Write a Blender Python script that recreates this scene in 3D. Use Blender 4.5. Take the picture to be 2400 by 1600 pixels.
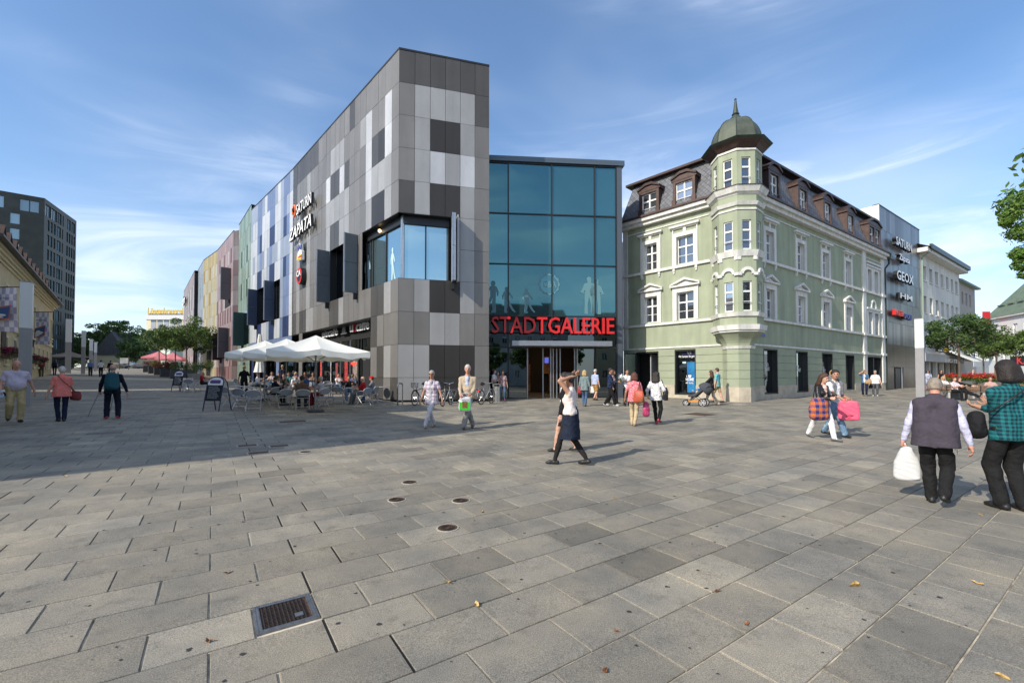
import bpy, math, random
import numpy as np
from math import radians as R, sin, cos, pi
random.seed(11); np.random.seed(11)
S = bpy.context.scene
for o in list(bpy.data.objects): bpy.data.objects.remove(o)
COL = S.collection

# ------------------------------------------------------------------ camera
EYE = np.array([0., 0., 1.66])
FPX, VPR, PITCH = 1026., 862., R(1.18)      # focal length, principal row (photo px), tilt
cam = bpy.data.cameras.new('camera'); cam.sensor_width = 36; cam.lens = FPX/2400*36
cam.shift_y = (VPR-800)/2400; cam.clip_start = .1; cam.clip_end = 3000
co = bpy.data.objects.new('camera', cam); COL.objects.link(co)
co.location = EYE; co.rotation_euler = (R(90)+PITCH, 0, 0)
S.camera = co
# ------------------------------------------------------------------ world / sky
SUN_EL, SUN_AZ = 35., 230.                   # sun stands behind the camera, to the left
W = bpy.data.worlds.new('World'); S.world = W; W.use_nodes = True
nt = W.node_tree; nt.nodes.clear()
out = nt.nodes.new('ShaderNodeOutputWorld'); bg = nt.nodes.new('ShaderNodeBackground')
sky = nt.nodes.new('ShaderNodeTexSky'); sky.sky_type = 'NISHITA'; sky.sun_disc = False
sky.sun_elevation = R(SUN_EL); sky.sun_rotation = R(SUN_AZ); sky.altitude = 300
sky.air_density = 1.0; sky.dust_density = 1.0; sky.ozone_density = 2.0
tc = nt.nodes.new('ShaderNodeTexCoord')
def wmap(scale, rot):
    m = nt.nodes.new('ShaderNodeMapping'); m.inputs['Scale'].default_value = scale; m.inputs['Rotation'].default_value = rot
    nt.links.new(tc.outputs['Generated'], m.inputs[0]); return m
def wnoise(m, sc, det, ro, dist):
    n = nt.nodes.new('ShaderNodeTexNoise'); n.inputs['Scale'].default_value = sc; n.inputs['Detail'].default_value = det
    n.inputs['Roughness'].default_value = ro; n.inputs['Distortion'].default_value = dist
    nt.links.new(m.outputs[0], n.inputs['Vector']); return n
def wramp(n, a, b, hi):
    r = nt.nodes.new('ShaderNodeMapRange'); r.inputs[1].default_value = a; r.inputs[2].default_value = b
    r.inputs[3].default_value = 0; r.inputs[4].default_value = hi; r.interpolation_type = 'SMOOTHSTEP'
    nt.links.new(n.outputs[0], r.inputs[0]); return r
n1 = wnoise(wmap((.7, 1.6, 6.0), (.25, .45, .5)), 1.6, 10, .6, 1.1)       # thin cirrus streaks
n2 = wnoise(wmap((.8, .8, 2.2), (0, .1, 0)), 1.1, 4, .5, .2)              # broad veils
m1 = wramp(n1, .43, .71, .72); m2 = wramp(n2, .36, .62, 1.)
mul = nt.nodes.new('ShaderNodeMath'); mul.operation = 'MULTIPLY'
nt.links.new(m1.outputs[0], mul.inputs[0]); nt.links.new(m2.outputs[0], mul.inputs[1])
m3 = wramp(n2, .34, .72, .52); m3.inputs[3].default_value = .08
add = nt.nodes.new('ShaderNodeMath'); add.operation = 'ADD'; add.use_clamp = True
nt.links.new(mul.outputs[0], add.inputs[0]); nt.links.new(m3.outputs[0], add.inputs[1])
mix = nt.nodes.new('ShaderNodeMix'); mix.data_type = 'RGBA'
hsv = nt.nodes.new('ShaderNodeHueSaturation'); hsv.inputs['Saturation'].default_value = 1.24; nt.links.new(sky.outputs[0], hsv.inputs['Color'])
nt.links.new(add.outputs[0], mix.inputs[0]); nt.links.new(hsv.outputs[0], mix.inputs[6])
mix.inputs[7].default_value = (5.0, 5.6, 6.6, 1)
nt.links.new(mix.outputs[2], bg.inputs[0]); bg.inputs[1].default_value = .14
nt.links.new(bg.outputs[0], out.inputs[0])
# ------------------------------------------------------------------ sun
sl = bpy.data.lights.new('sun', 'SUN'); sl.energy = 3.6; sl.angle = R(.55); sl.color = (1, .925, .80)
so = bpy.data.objects.new('sun', sl); COL.objects.link(so); so.location = (-20, -20, 40)
az = R(SUN_AZ)                                # azimuth clockwise from +Y
so.rotation_euler = (R(90-SUN_EL), 0, -az+pi)
vs = S.view_settings; S.display_settings.display_device = 'sRGB'
vs.view_transform = 'Standard'; vs.look = 'None'; vs.gamma = 1; vs.exposure = .56; vs.use_curve_mapping = False
S.render.engine = 'CYCLES'; S.render.resolution_x = 1024; S.render.resolution_y = 682

# ------------------------------------------------------------------ photo px -> place
_cp, _sp = cos(PITCH), sin(PITCH)
def ray(u, v):
    a = (u-1200)/FPX; b = (VPR-v)/FPX
    return np.array([a, _cp-b*_sp, _sp+b*_cp])
def proj(p):
    d = np.array(p, float)-EYE
    y = d[1]*_cp+d[2]*_sp; z = -d[1]*_sp+d[2]*_cp
    return (1200+FPX*d[0]/y, VPR-FPX*z/y) if y > .1 else None
def soft(t, k=2.):
    t = np.asarray(t, float); return k*np.logaddexp(0, t/k)
def zg(x, y):                                # the square rises gently away from the camera
    s = np.minimum(soft(-np.asarray(x, float)-1), 70); yy = np.minimum(soft(np.asarray(y, float)-3), 110)
    return .0175*yy+.013*s+.0002*s*s
def gnd(u, v):
    d = ray(u, v); t = 1.
    f = lambda q: (EYE+d*q)[2]-float(zg(*(EYE+d*q)[:2]))
    while f(t*1.01+.02) > 0 and t < 400: t = t*1.01+.02
    lo, hi = t, t*1.01+.02
    for i in range(40):
        m = (lo+hi)/2
        if f(m) < 0: hi = m
        else: lo = m
    return EYE+d*lo
def at(u, v, Y):                             # the point at depth Y seen at pixel u, v
    d = ray(u, v); return EYE+d*(Y/d[1])
def onp(u, v, P, n):
    d = ray(u, v); return EYE+d*(np.dot(np.array(P)-EYE, n)/np.dot(d, n))
def dirv(a): return np.array([sin(R(a)), cos(R(a)), 0.])

# ------------------------------------------------------------------ materials
MATS = {}
def mat(name, col=(.5, .5, .5), rough=.7, metal=0., noise=None, bump=None, rnd=0., spec=.5, emit=None, alpha=None, coat=0., sheen=0., hue=None, trans=0., ior=1.45, coords='Object'):
    if name in MATS: return MATS[name]
    m = bpy.data.materials.new(name); m.use_nodes = True; t = m.node_tree
    b = t.nodes['Principled BSDF']
    b.inputs['Roughness'].default_value = rough; b.inputs['Metallic'].default_value = metal
    b.inputs['Specular IOR Level'].default_value = spec; b.inputs['IOR'].default_value = ior
    b.inputs['Coat Weight'].default_value = coat; b.inputs['Sheen Weight'].default_value = sheen
    b.inputs['Transmission Weight'].default_value = trans
    c4 = (*col, 1); b.inputs['Base Color'].default_value = c4
    src = None
    def rgb(c):
        r = t.nodes.new('ShaderNodeRGB'); r.outputs[0].default_value = (*c, 1); return r.outputs[0]
    co_ = None
    if noise or bump:
        tcn = t.nodes.new('ShaderNodeTexCoord'); co_ = tcn.outputs[coords]
    if noise:                                 # (scale, amount[, second colour])
        n = t.nodes.new('ShaderNodeTexNoise'); n.inputs['Scale'].default_value = noise[0]; n.inputs['Detail'].default_value = 5
        n.inputs['Roughness'].default_value = .62
        t.links.new(co_, n.inputs['Vector'])
        mr = t.nodes.new('ShaderNodeMapRange'); mr.inputs[1].default_value = .3; mr.inputs[2].default_value = .7
        t.links.new(n.outputs[0], mr.inputs[0])
        mx = t.nodes.new('ShaderNodeMix'); mx.data_type = 'RGBA'
        c2 = noise[2] if len(noise) > 2 else tuple(min(1, k*(1+noise[1])) for k in col)
        c1 = col if len(noise) > 2 else tuple(k*(1-noise[1]) for k in col)
        t.links.new(mr.outputs[0], mx.inputs[0]); mx.inputs[6].default_value = (*c1, 1); mx.inputs[7].default_value = (*c2, 1)
        src = mx.outputs[2]
    if rnd or hue:
        oi = t.nodes.new('ShaderNodeObjectInfo'); hs = t.nodes.new('ShaderNodeHueSaturation')
        mr = t.nodes.new('ShaderNodeMapRange'); mr.inputs[3].default_value = 1-rnd; mr.inputs[4].default_value = 1+rnd
        t.links.new(oi.outputs['Random'], mr.inputs[0]); t.links.new(mr.outputs[0], hs.inputs['Value'])
        t.links.new(src or rgb(col), hs.inputs['Color']); src = hs.outputs[0]
    if src: t.links.new(src, b.inputs['Base Color'])
    if bump:                                  # (scale, strength)
        n = t.nodes.new('ShaderNodeTexNoise'); n.inputs['Scale'].default_value = bump[0]; n.inputs['Detail'].default_value = 6
        t.links.new(co_, n.inputs['Vector'])
        bp = t.nodes.new('ShaderNodeBump'); bp.inputs['Strength'].default_value = bump[1]; bp.inputs['Distance'].default_value = bump[2] if len(bump) > 2 else .02
        t.links.new(n.outputs[0], bp.inputs['Height']); t.links.new(bp.outputs[0], b.inputs['Normal'])
    if emit: b.inputs['Emission Color'].default_value = (*emit[0], 1); b.inputs['Emission Strength'].default_value = emit[1]
    MATS[name] = m; return m
def hexc(h):
    h = h.lstrip('#'); v = [int(h[i:i+2], 16)/255 for i in (0, 2, 4)]
    return tuple(((c+.055)/1.055)**2.4 if c > .04045 else c/12.92 for c in v)
def streak(m, amt=.12, sc=3.):
    """rain streaks: noise drawn out vertically, multiplied into the base colour"""
    N, L, b = nodes_of(m); g = N.new('ShaderNodeNewGeometry'); mp = N.new('ShaderNodeMapping'); mp.inputs['Scale'].default_value = (sc, sc, sc*.09)
    L.new(g.outputs['Position'], mp.inputs[0]); n = N.new('ShaderNodeTexNoise'); n.inputs['Scale'].default_value = 1; n.inputs['Detail'].default_value = 6; L.new(mp.outputs[0], n.inputs['Vector'])
    r = N.new('ShaderNodeMapRange'); r.inputs[1].default_value = .35; r.inputs[2].default_value = .7; r.inputs[3].default_value = 1+amt*.4; r.inputs[4].default_value = 1-amt; L.new(n.outputs[0], r.inputs[0])
    h = N.new('ShaderNodeHueSaturation'); bc = b.inputs['Base Color']
    if bc.links: L.new(bc.links[0].from_socket, h.inputs['Color'])
    else: h.inputs['Color'].default_value = bc.default_value
    L.new(r.outputs[0], h.inputs['Value']); L.new(h.outputs[0], bc); return m
def nodes_of(m): return m.node_tree.nodes, m.node_tree.links, m.node_tree.nodes['Principled BSDF']

# ------------------------------------------------------------------ mesh building
class MB:
    """collects faces in world (or local) coordinates; build() links them as one mesh object"""
    def __init__(s): s.v = []; s.f = []; s.mi = []; s.cur = 0
    def add(s, vs, fs):
        n = len(s.v); s.v.extend([tuple(map(float, p)) for p in vs])
        for f in fs: s.f.append([i+n for i in f]); s.mi.append(s.cur)
        return s
    def hexa(s, p):                           # eight corners: 4 below, 4 above, same order
        return s.add(p, [(3, 2, 1, 0), (4, 5, 6, 7), (0, 1, 5, 4), (1, 2, 6, 5), (2, 3, 7, 6), (3, 0, 4, 7)])
    def box(s, c, sz, rz=0, rx=0):
        x, y, z = [k/2 for k in sz]; P = []
        for dz in (-z, z):
            for dx, dy in ((-x, -y), (x, -y), (x, y), (-x, y)):
                a, b, d = dx, dy, dz
                if rx: b, d = b*cos(rx)-d*sin(rx), b*sin(rx)+d*cos(rx)
                P.append((c[0]+a*cos(rz)-b*sin(rz), c[1]+a*sin(rz)+b*cos(rz), c[2]+d))
        return s.hexa(P)
    def prism(s, poly, z0, z1):               # poly: xy counter-clockwise
        n = len(poly); P = [(p[0], p[1], z0) for p in poly]+[(p[0], p[1], z1) for p in poly]
        return s.add(P, [tuple(range(n-1, -1, -1)), tuple(range(n, 2*n))]+[(i, (i+1) % n, (i+1) % n+n, i+n) for i in range(n)])
    def tube(s, pts, r, n=8, cap=True):
        pts = [np.array(p, float) for p in pts]; rs = r if hasattr(r, '__len__') else [r]*len(pts); base = len(s.v); V = []
        up = None
        for i, p in enumerate(pts):
            d = pts[min(i+1, len(pts)-1)]-pts[max(i-1, 0)]; d = d/(np.linalg.norm(d)+1e-9)
            if up is None: up = np.array([0, 0, 1.]) if abs(d[2]) < .9 else np.array([1., 0, 0])
            a = np.cross(d, up); a /= np.linalg.norm(a)+1e-9; b = np.cross(a, d); up = b
            for k in range(n):
                t = 2*pi*k/n; V.append(p+rs[i]*(a*cos(t)+b*sin(t)))
        F = [(i*n+k, i*n+(k+1) % n, (i+1)*n+(k+1) % n, (i+1)*n+k) for i in range(len(pts)-1) for k in range(n)]
        F = [tuple(reversed(f)) for f in F]
        if cap: F += [tuple(range(n)), tuple(range((len(pts)-1)*n+n-1, (len(pts)-1)*n-1, -1))]
        return s.add(V, F)
    def lathe(s, c, prof, n=16, a0=0., cap=True):
        V = []; F = []
        for r, z in prof:
            for k in range(n):
                t = a0+2*pi*k/n; V.append((c[0]+r*cos(t), c[1]+r*sin(t), c[2]+z))
        m = len(prof)
        for i in range(m-1):
            for k in range(n): F.append((i*n+k, i*n+(k+1) % n, (i+1)*n+(k+1) % n, (i+1)*n+k))
        if cap: F += [tuple(range(n-1, -1, -1)), tuple(range((m-1)*n, m*n))]
        return s.add(V, F)
    def sphere(s, c, r, n=10, m=7):
        rr = r if hasattr(r, '__len__') else (r, r, r); V = []; F = []
        for i in range(m+1):
            a = -pi/2+pi*i/m
            for k in range(n):
                t = 2*pi*k/n; V.append((c[0]+rr[0]*cos(a)*cos(t), c[1]+rr[1]*cos(a)*sin(t), c[2]+rr[2]*sin(a)))
        for i in range(m):
            for k in range(n): F.append((i*n+k, i*n+(k+1) % n, (i+1)*n+(k+1) % n, (i+1)*n+k))
        return s.add(V, F)
    def build(s, name, m, parent=None, smooth=False, origin=None):
        return obj(name, s.v, s.f, m, parent, smooth, origin, s.mi)
def obj(name, V, F, m, parent=None, smooth=False, origin=None, mi=None):
    V = np.array(V, float).reshape(-1, 3)
    if parent is not None: o_ = np.array(parent.get('_o', (0, 0, 0)), float)
    elif origin is not None: o_ = np.array(origin, float)
    else: o_ = np.array([(V[:, 0].min()+V[:, 0].max())/2, (V[:, 1].min()+V[:, 1].max())/2, V[:, 2].min()])
    me = bpy.data.meshes.new(name); me.from_pydata((V-o_).tolist(), [], [tuple(f) for f in F])
    ms = m if isinstance(m, (list, tuple)) else [m]
    for k in ms: me.materials.append(k)
    if len(ms) > 1 and mi is not None: me.polygons.foreach_set('material_index', np.array(mi, np.int32))
    if smooth: me.polygons.foreach_set('use_smooth', np.ones(len(me.polygons), bool))
    me.update()
    o = bpy.data.objects.new(name, me); COL.objects.link(o)
    if parent is not None: o.parent = parent
    else: o.location = o_
    o['_o'] = tuple(float(k) for k in o_)
    return o
def thing(name, loc, label, cat, group=None, kind=None):
    o = bpy.data.objects.new(name, None); COL.objects.link(o); o.location = loc; o['_o'] = tuple(float(k) for k in loc)
    o.empty_display_size = .2
    return tag(o, label, cat, group, kind)
def tag(o, label=None, cat=None, group=None, kind=None):
    if label: o['label'] = label
    if cat: o['category'] = cat
    if group: o['group'] = group
    if kind: o['kind'] = kind
    return o
def dup(o, loc=None, rz=0, parent=None, label=None, scale=None):
    c = o.copy(); COL.objects.link(c)
    if parent is not None: c.parent = parent
    else:
        c.location = loc; c.rotation_euler = (0, 0, rz)
        if scale: c.scale = (scale,)*3
    if label: c['label'] = label
    for ch in o.children: dup(ch, parent=c)
    return c
FONT_CACHE = {}
_tc = {}
def text_mesh(s, size, extrude, bold=0., shear=0., squeeze=1.):
    """lettering as (verts, faces) lying in x (right), z (up); y is depth, front at y=-extrude"""
    k = (s, round(extrude/size, 4), round(bold, 4), shear)
    if k not in _tc:
        cu = bpy.data.curves.new('t', 'FONT'); cu.body = s; cu.size = 1; cu.extrude = extrude/size; cu.offset = bold; cu.shear = shear
        cu.resolution_u = 2
        o = bpy.data.objects.new('t', cu); me = o.to_mesh()
        V = np.array([v.co[:] for v in me.vertices]).reshape(-1, 3); F = [tuple(p.vertices) for p in me.polygons]
        o.to_mesh_clear(); bpy.data.objects.remove(o); bpy.data.curves.remove(cu); _tc[k] = (V, F)
    V, F = _tc[k]; V = V*size
    return np.stack([V[:, 0]*squeeze, -V[:, 2], V[:, 1]], 1), F
def flat(vs, fs, P, d, n, off):
    """place lettering coordinates on a wall: origin P, reading direction d, outward normal n"""
    vs = np.asarray(vs); d = np.asarray(d); n = np.asarray(n)
    return [tuple(np.array(P)+d*v[0]+n*(off-v[1])+np.array([0, 0, v[2]])) for v in vs]
class Fac:
    """a wall plane: s runs along d, z up, off = outwards from the wall"""
    def __init__(f, P, d, flip=False):
        f.P = np.array([P[0], P[1], 0.]); f.d = np.array(d, float); n = np.array([-d[1], d[0], 0.])
        if np.dot(n, EYE*np.array([1, 1, 0])-f.P) < 0: n = -n
        f.n = n
    def p(f, s, z, off=0.): return f.P+f.d*s+f.n*off+np.array([0, 0, z])
    def s(f, u, v):
        q = onp(u, v, f.P, f.n); return float(np.dot(q-f.P, f.d)), float(q[2])
    def box(f, mb, s0, s1, z0, z1, o0, o1):
        """o0 = inner, o1 = outer offset"""
        c = [f.p(s0, 0, o0), f.p(s1, 0, o0), f.p(s1, 0, o1), f.p(s0, 0, o1)]
        a = sum(c[i][0]*c[(i+1) % 4][1]-c[(i+1) % 4][0]*c[i][1] for i in range(4))
        if a < 0: c = c[::-1]
        return mb.prism([(q[0], q[1]) for q in c], z0, z1)
    def poly(f, mb, pts, o0, o1):
        """extruded polygon in the wall plane: pts (s, z)"""
        n = len(pts); V = [f.p(a, b, o0) for a, b in pts]+[f.p(a, b, o1) for a, b in pts]
        F = [tuple(range(n)), tuple(range(2*n-1, n-1, -1))]+[(i, i+n, (i+1) % n+n, (i+1) % n) for i in range(n)]
        V0 = np.array(V); nrm = np.zeros(3)
        for i in range(n): nrm += np.cross(V0[n+i], V0[n+(i+1) % n])
        if np.dot(nrm, f.n) > 0: F = [tuple(reversed(q)) for q in F]
        return mb.add(V, F)
def bx(f, name, m, parent, s0, s1, z0, z1, o0, o1): return f.box(MB(), s0, s1, z0, z1, o0, o1).build(name, m, parent)
# ------------------------------------------------------------------ ground and paving
RD = np.array([sin(R(55.7)), cos(R(55.7))]); JD = np.array([-RD[1], RD[0]])     # slab rows / across rows
SL, SW, AL0, AC0 = .628, .418, .625, .657                                       # slab pitch and phase
def stone_mat(name, col, slabs):
    m = mat(name, col, .78); N, L, b = nodes_of(m)
    geo = N.new('ShaderNodeNewGeometry')
    def noise(sc, det=4, ro=.6):
        n = N.new('ShaderNodeTexNoise'); n.inputs['Scale'].default_value = sc; n.inputs['Detail'].default_value = det; n.inputs['Roughness'].default_value = ro
        L.new(geo.outputs['Position'], n.inputs['Vector']); return n
    def rng(n, a, b_, lo, hi):
        r = N.new('ShaderNodeMapRange'); r.inputs[1].default_value = a; r.inputs[2].default_value = b_; r.inputs[3].default_value = lo; r.inputs[4].default_value = hi
        L.new(n.outputs[0], r.inputs[0]); return r
    grain = rng(noise(150, 3, .8), .32, .68, .38, 1.62)         # granite speckle
    patch = rng(noise(.9, 7, .7), .3, .7, .66, 1.3)         # broad wear
    stain = rng(noise(4.5, 7, .75), .55, .72, 1.0, .62)        # small stains
    stain2 = rng(noise(1.7, 3, .5), .64, .74, 1.0, 1.2)
    val = None
    for k in (grain, patch, stain, stain2):
        if val is None: val = k.outputs[0]
        else:
            q = N.new('ShaderNodeMath'); q.operation = 'MULTIPLY'; L.new(val, q.inputs[0]); L.new(k.outputs[0], q.inputs[1]); val = q.outputs[0]
    warm = N.new('ShaderNodeMix'); warm.data_type = 'RGBA'
    L.new(rng(noise(.9, 3), .35, .65, 0, 1).outputs[0], warm.inputs[0])
    warm.inputs[6].default_value = (*col, 1); warm.inputs[7].default_value = (col[0]*1.06, col[1]*1.0, col[2]*.9, 1)
    hs = N.new('ShaderNodeHueSaturation'); L.new(warm.outputs[2], hs.inputs['Color'])
    if slabs == 'rnd':
        at_ = N.new('ShaderNodeAttribute'); at_.attribute_name = 'tone'
        q = N.new('ShaderNodeMath'); q.operation = 'MULTIPLY'; L.new(val, q.inputs[0]); L.new(at_.outputs['Fac'], q.inputs[1]); val = q.outputs[0]
    L.new(val, hs.inputs['Value']); csrc = hs.outputs[0]
    if slabs == 'brick':
        mp = N.new('ShaderNodeMapping'); mp.inputs['Rotation'].default_value = (0, 0, -math.atan2(RD[1], RD[0]))
        L.new(geo.outputs['Position'], mp.inputs[0])
        br = N.new('ShaderNodeTexBrick'); br.inputs['Scale'].default_value = 1; br.inputs['Brick Width'].default_value = SL; br.inputs['Row Height'].default_value = SW
        br.inputs['Mortar Size'].default_value = .006; br.inputs['Color1'].default_value = (.86, .86, .86, 1); br.inputs['Color2'].default_value = (1.08, 1.08, 1.08, 1); br.inputs['Mortar'].default_value = (.75, .72, .66, 1)
        L.new(mp.outputs[0], br.inputs['Vector'])
        mm = N.new('ShaderNodeMix'); mm.data_type = 'RGBA'; mm.blend_type = 'MULTIPLY'; mm.inputs[0].default_value = 1
        L.new(csrc, mm.inputs[6]); L.new(br.outputs[0], mm.inputs[7]); csrc = mm.outputs[2]
    L.new(csrc, b.inputs['Base Color'])
    bp = N.new('ShaderNodeBump'); bp.inputs['Strength'].default_value = .25; bp.inputs['Distance'].default_value = .004
    L.new(noise(160, 3).outputs[0], bp.inputs['Height']); L.new(bp.outputs[0], b.inputs['Normal'])
    return m
M_slab = stone_mat('granite_slab', (.208, .194, .164), 'rnd')
M_far = stone_mat('granite_far', (.197, .184, .156), 'brick')
M_joint = mat('joint_sand', (.40, .35, .27), .95, noise=(5, .7), coords='Object')
gx = np.unique(np.concatenate([np.arange(-60, 61, 1.5), np.array([-900, -500, -300, -200, -150, -120, -100, -80, -70, 70, 80, 100, 130, 180, 300, 500, 900])]))
gy = np.unique(np.concatenate([np.arange(-12, 100, 1.5), np.array([-300, -150, -80, -50, -35, -25, -18, 110, 125, 150, 200, 300, 500, 900, 1400])]))
GX, GY = np.meshgrid(gx, gy, indexing='ij'); GZ = zg(GX, GY)-.012
ny = len(gy); gv = np.stack([GX, GY, GZ], -1).reshape(-1, 3)
gf = []; gm = []
NEAR = 46.
for i in range(len(gx)-1):
    for k in range(ny-1):
        gf.append((i*ny+k, (i+1)*ny+k, (i+1)*ny+k+1, i*ny+k+1))
        cx, cy = (gx[i]+gx[i+1])/2, (gy[k]+gy[k+1])/2
        gm.append(0 if (-3 < cy < NEAR and abs(cx) < 1.35*cy+8 and abs(cx) < 48) else 1)
ground = obj('ground', gv, gf, [M_joint, M_far], None, True, (0, 0, 0), gm); tag(ground, 'grey sanded ground of the square under the paving slabs', 'ground', kind='structure')
paving = thing('plaza_paving', (0, 0, 0), 'grey granite slab paving of the square', 'paving', kind='structure')
grate_zone = []
slabs = []
for n in range(-30, 130):
    a0 = AC0+n*SW; jo = AL0 if n % 2 else AL0+.315
    for k in range(-70, 90):
        l0 = jo+k*SL
        c = (l0+SL/2)*RD+(a0+SW/2)*JD
        if c[1] < .9 or c[1] > NEAR-1.5 or abs(c[0]) > 1.26*c[1]+1.2 or abs(c[0]) > 46: continue
        slabs.append((n, k, l0, a0, c))
rng_ = random.Random(4)
GR_AL, GR_AC = .06, 3.30            # grate cell, in slab rows (along, across)
def slab_geo(n, k, l0, a0):
    gl = .008 if k == 0 else (.004+.004*rng_.random()); gr = .008 if k == -1 else (.004+.004*rng_.random())
    ga = .0035+.004*rng_.random(); gb = .0035+.004*rng_.random()
    q = [(l0+gl, a0+ga), (l0+SL-gr, a0+gb), (l0+SL-gr, a0+SW-ga), (l0+gl, a0+SW-gb)]
    dz = rng_.uniform(-.0015, .0015); b = .004
    P = []
    lift = (0, .0)
    cen = (sum(t[0] for t in q)/4, sum(t[1] for t in q)/4)
    for ins, z in ((0, -.03), (0, -.004), (b, 0)):
        for t in q:
            al = t[0]+(b if t[0] < cen[0] else -b)*(ins > 0); ac = t[1]+(b if t[1] < cen[1] else -b)*(ins > 0)
            w = al*RD+ac*JD; P.append((w[0], w[1], float(zg(w[0], w[1]))+z+dz))
    F = [(8, 9, 10, 11)]
    for lv in (0, 4): F += [(lv+i, lv+(i+1) % 4, lv+4+(i+1) % 4, lv+4+i) for i in range(4)]
    return P, F
def vis_size(c):
    p = proj((c[0], c[1], float(zg(*c))))
    if p is None or p[1] > 1640 or not -60 < p[0] < 2460: return -1
    return 1/c[1]**3
order = sorted(range(len(slabs)), key=lambda i: -vis_size(slabs[i][4]))
restV, restF, restT = [], [], []
cnt = 0
def hits_grate(l0, a0):
    return l0 < GR_AL+.36 and l0+SL > GR_AL+.02 and abs(a0+SW/2-(GR_AC+.19)) < .16
for i in order:
    n, k, l0, a0, c = slabs[i]
    tone = rng_.gauss(1, .105)
    if rng_.random() < .06: tone *= .88
    if abs((a0+SW/2)-3.374) < .1 and l0 < .60 and l0+SL > .25: # the slab row interrupted by the cast iron grate
        pieces = []
        if .238-l0 > .12: pieces.append((l0, .238-l0))
        if l0+SL-.618 > .12: pieces.append((.618, l0+SL-.618))
        for pl, ln in pieces:
            sv = SL; SL = ln; P, F = slab_geo(n, 99, pl, a0); SL = sv
            o = obj('slab', P, F, M_slab, paving)
            at_ = o.data.attributes.new('tone', 'FLOAT', 'FACE'); at_.data.foreach_set('value', [tone]*len(F))
        continue
    P, F = slab_geo(n, k, l0, a0)
    if cnt < 300 and vis_size(c) > 0:
        o = obj('slab', P, F, M_slab, paving); cnt += 1
        at_ = o.data.attributes.new('tone', 'FLOAT', 'FACE'); at_.data.foreach_set('value', [tone]*len(F))
    else:
        m_ = len(restV); restV += P; restF += [[q+m_ for q in f] for f in F]; restT += [tone]*len(F)
o = obj('slab_field', restV, restF, M_slab, paving); o['kind'] = 'stuff'
at_ = o.data.attributes.new('tone', 'FLOAT', 'FACE'); at_.data.foreach_set('value', restT)
ej = MB()                                                     # open movement joint: a dark slot stepping from row to row
for n, k, l0, a0, c in slabs:
    if k == 0 and not (n == 6):
        q = [((l0-.009)*RD+a0*JD), ((l0+.009)*RD+a0*JD), ((l0+.009)*RD+(a0+SW)*JD), ((l0-.009)*RD+(a0+SW)*JD)]
        ej.add([(w[0], w[1], float(zg(w[0], w[1]))-.007) for w in q], [(0, 1, 2, 3)])
o = ej.build('movement_joint', mat('joint_black', (.012, .011, .01), .9), paving); o['kind'] = 'stuff'
def sl2w(al, ac, dz=0.):
    w = al*RD+ac*JD; return (w[0], w[1], float(zg(w[0], w[1]))+dz)
# --- cast iron grate with checker-plate frame
M_iron = mat('cast_iron', (.05, .036, .03), .6, .5, noise=(30, .5), bump=(60, .3))
M_plate = mat('galvanised_plate', (.20, .21, .225), .45, .7, noise=(25, .25), bump=(120, .25))
M_rust = mat('rusty_iron', (.085, .05, .035), .75, .3, noise=(40, .5), bump=(80, .4))
def lbox(mb, a0, a1, c0, c1, z0, z1):
    return mb.hexa([sl2w(a0, c0, z0), sl2w(a1, c0, z0), sl2w(a1, c1, z0), sl2w(a0, c1, z0), sl2w(a0, c0, z1), sl2w(a1, c0, z1), sl2w(a1, c1, z1), sl2w(a0, c1, z1)])
A0, A1, C0, C1 = .245, .611, 3.195, 3.575
gr = thing('drain_cover', sl2w(.43, 3.385), 'rectangular cast iron cover with bright checker plate frame in the near paving', 'drain cover')
mb = MB(); e = .034
for a, b_, c, d in ((A0, A1, C0, C0+e), (A0, A1, C1-e, C1), (A0, A0+e, C0+e, C1-e), (A1-e, A1, C0+e, C1-e)): lbox(mb, a, b_, c, d, -.02, .004)
for t in range(26):                                           # raised studs of the checker plate
    for a, c in ((A0+.012+t*.0138, C0+.012), (A0+.018+t*.0138, C0+.03), (A0+.012+t*.0138, C1-.012), (A0+.012, C0+.01+t*.0142), (A0+.03, C0+.016+t*.0142), (A1-.012, C0+.01+t*.0142), (A1-.03, C0+.016+t*.0142)):
        if a < A1-.006 and c < C1-.006: lbox(mb, a-.003, a+.003, c-.0015, c+.0015, .004, .0065)
mb.build('frame', M_plate, gr)
lbox(MB(), A0+e, A1-e, C0+e, C1-e, -.025, -.006).build('pan', M_rust, gr)
for k in range(11):
    a = A0+e+.013+k*.0246
    mb = MB(); lbox(mb, a-.004, a+.004, C0+e, C1-e, -.006, .003)
    for q in range(14): lbox(mb, a+.004, a+.0206, C0+e+.006+q*.0202, C0+e+.016+q*.0202, -.006, .0)
    mb.build('grate_bar', M_iron, gr)
lbox(MB(), A1-.135, A1-.085, C0+.085, C0+.135, .0, .0055).build('lock_plate', M_plate, gr)
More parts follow.
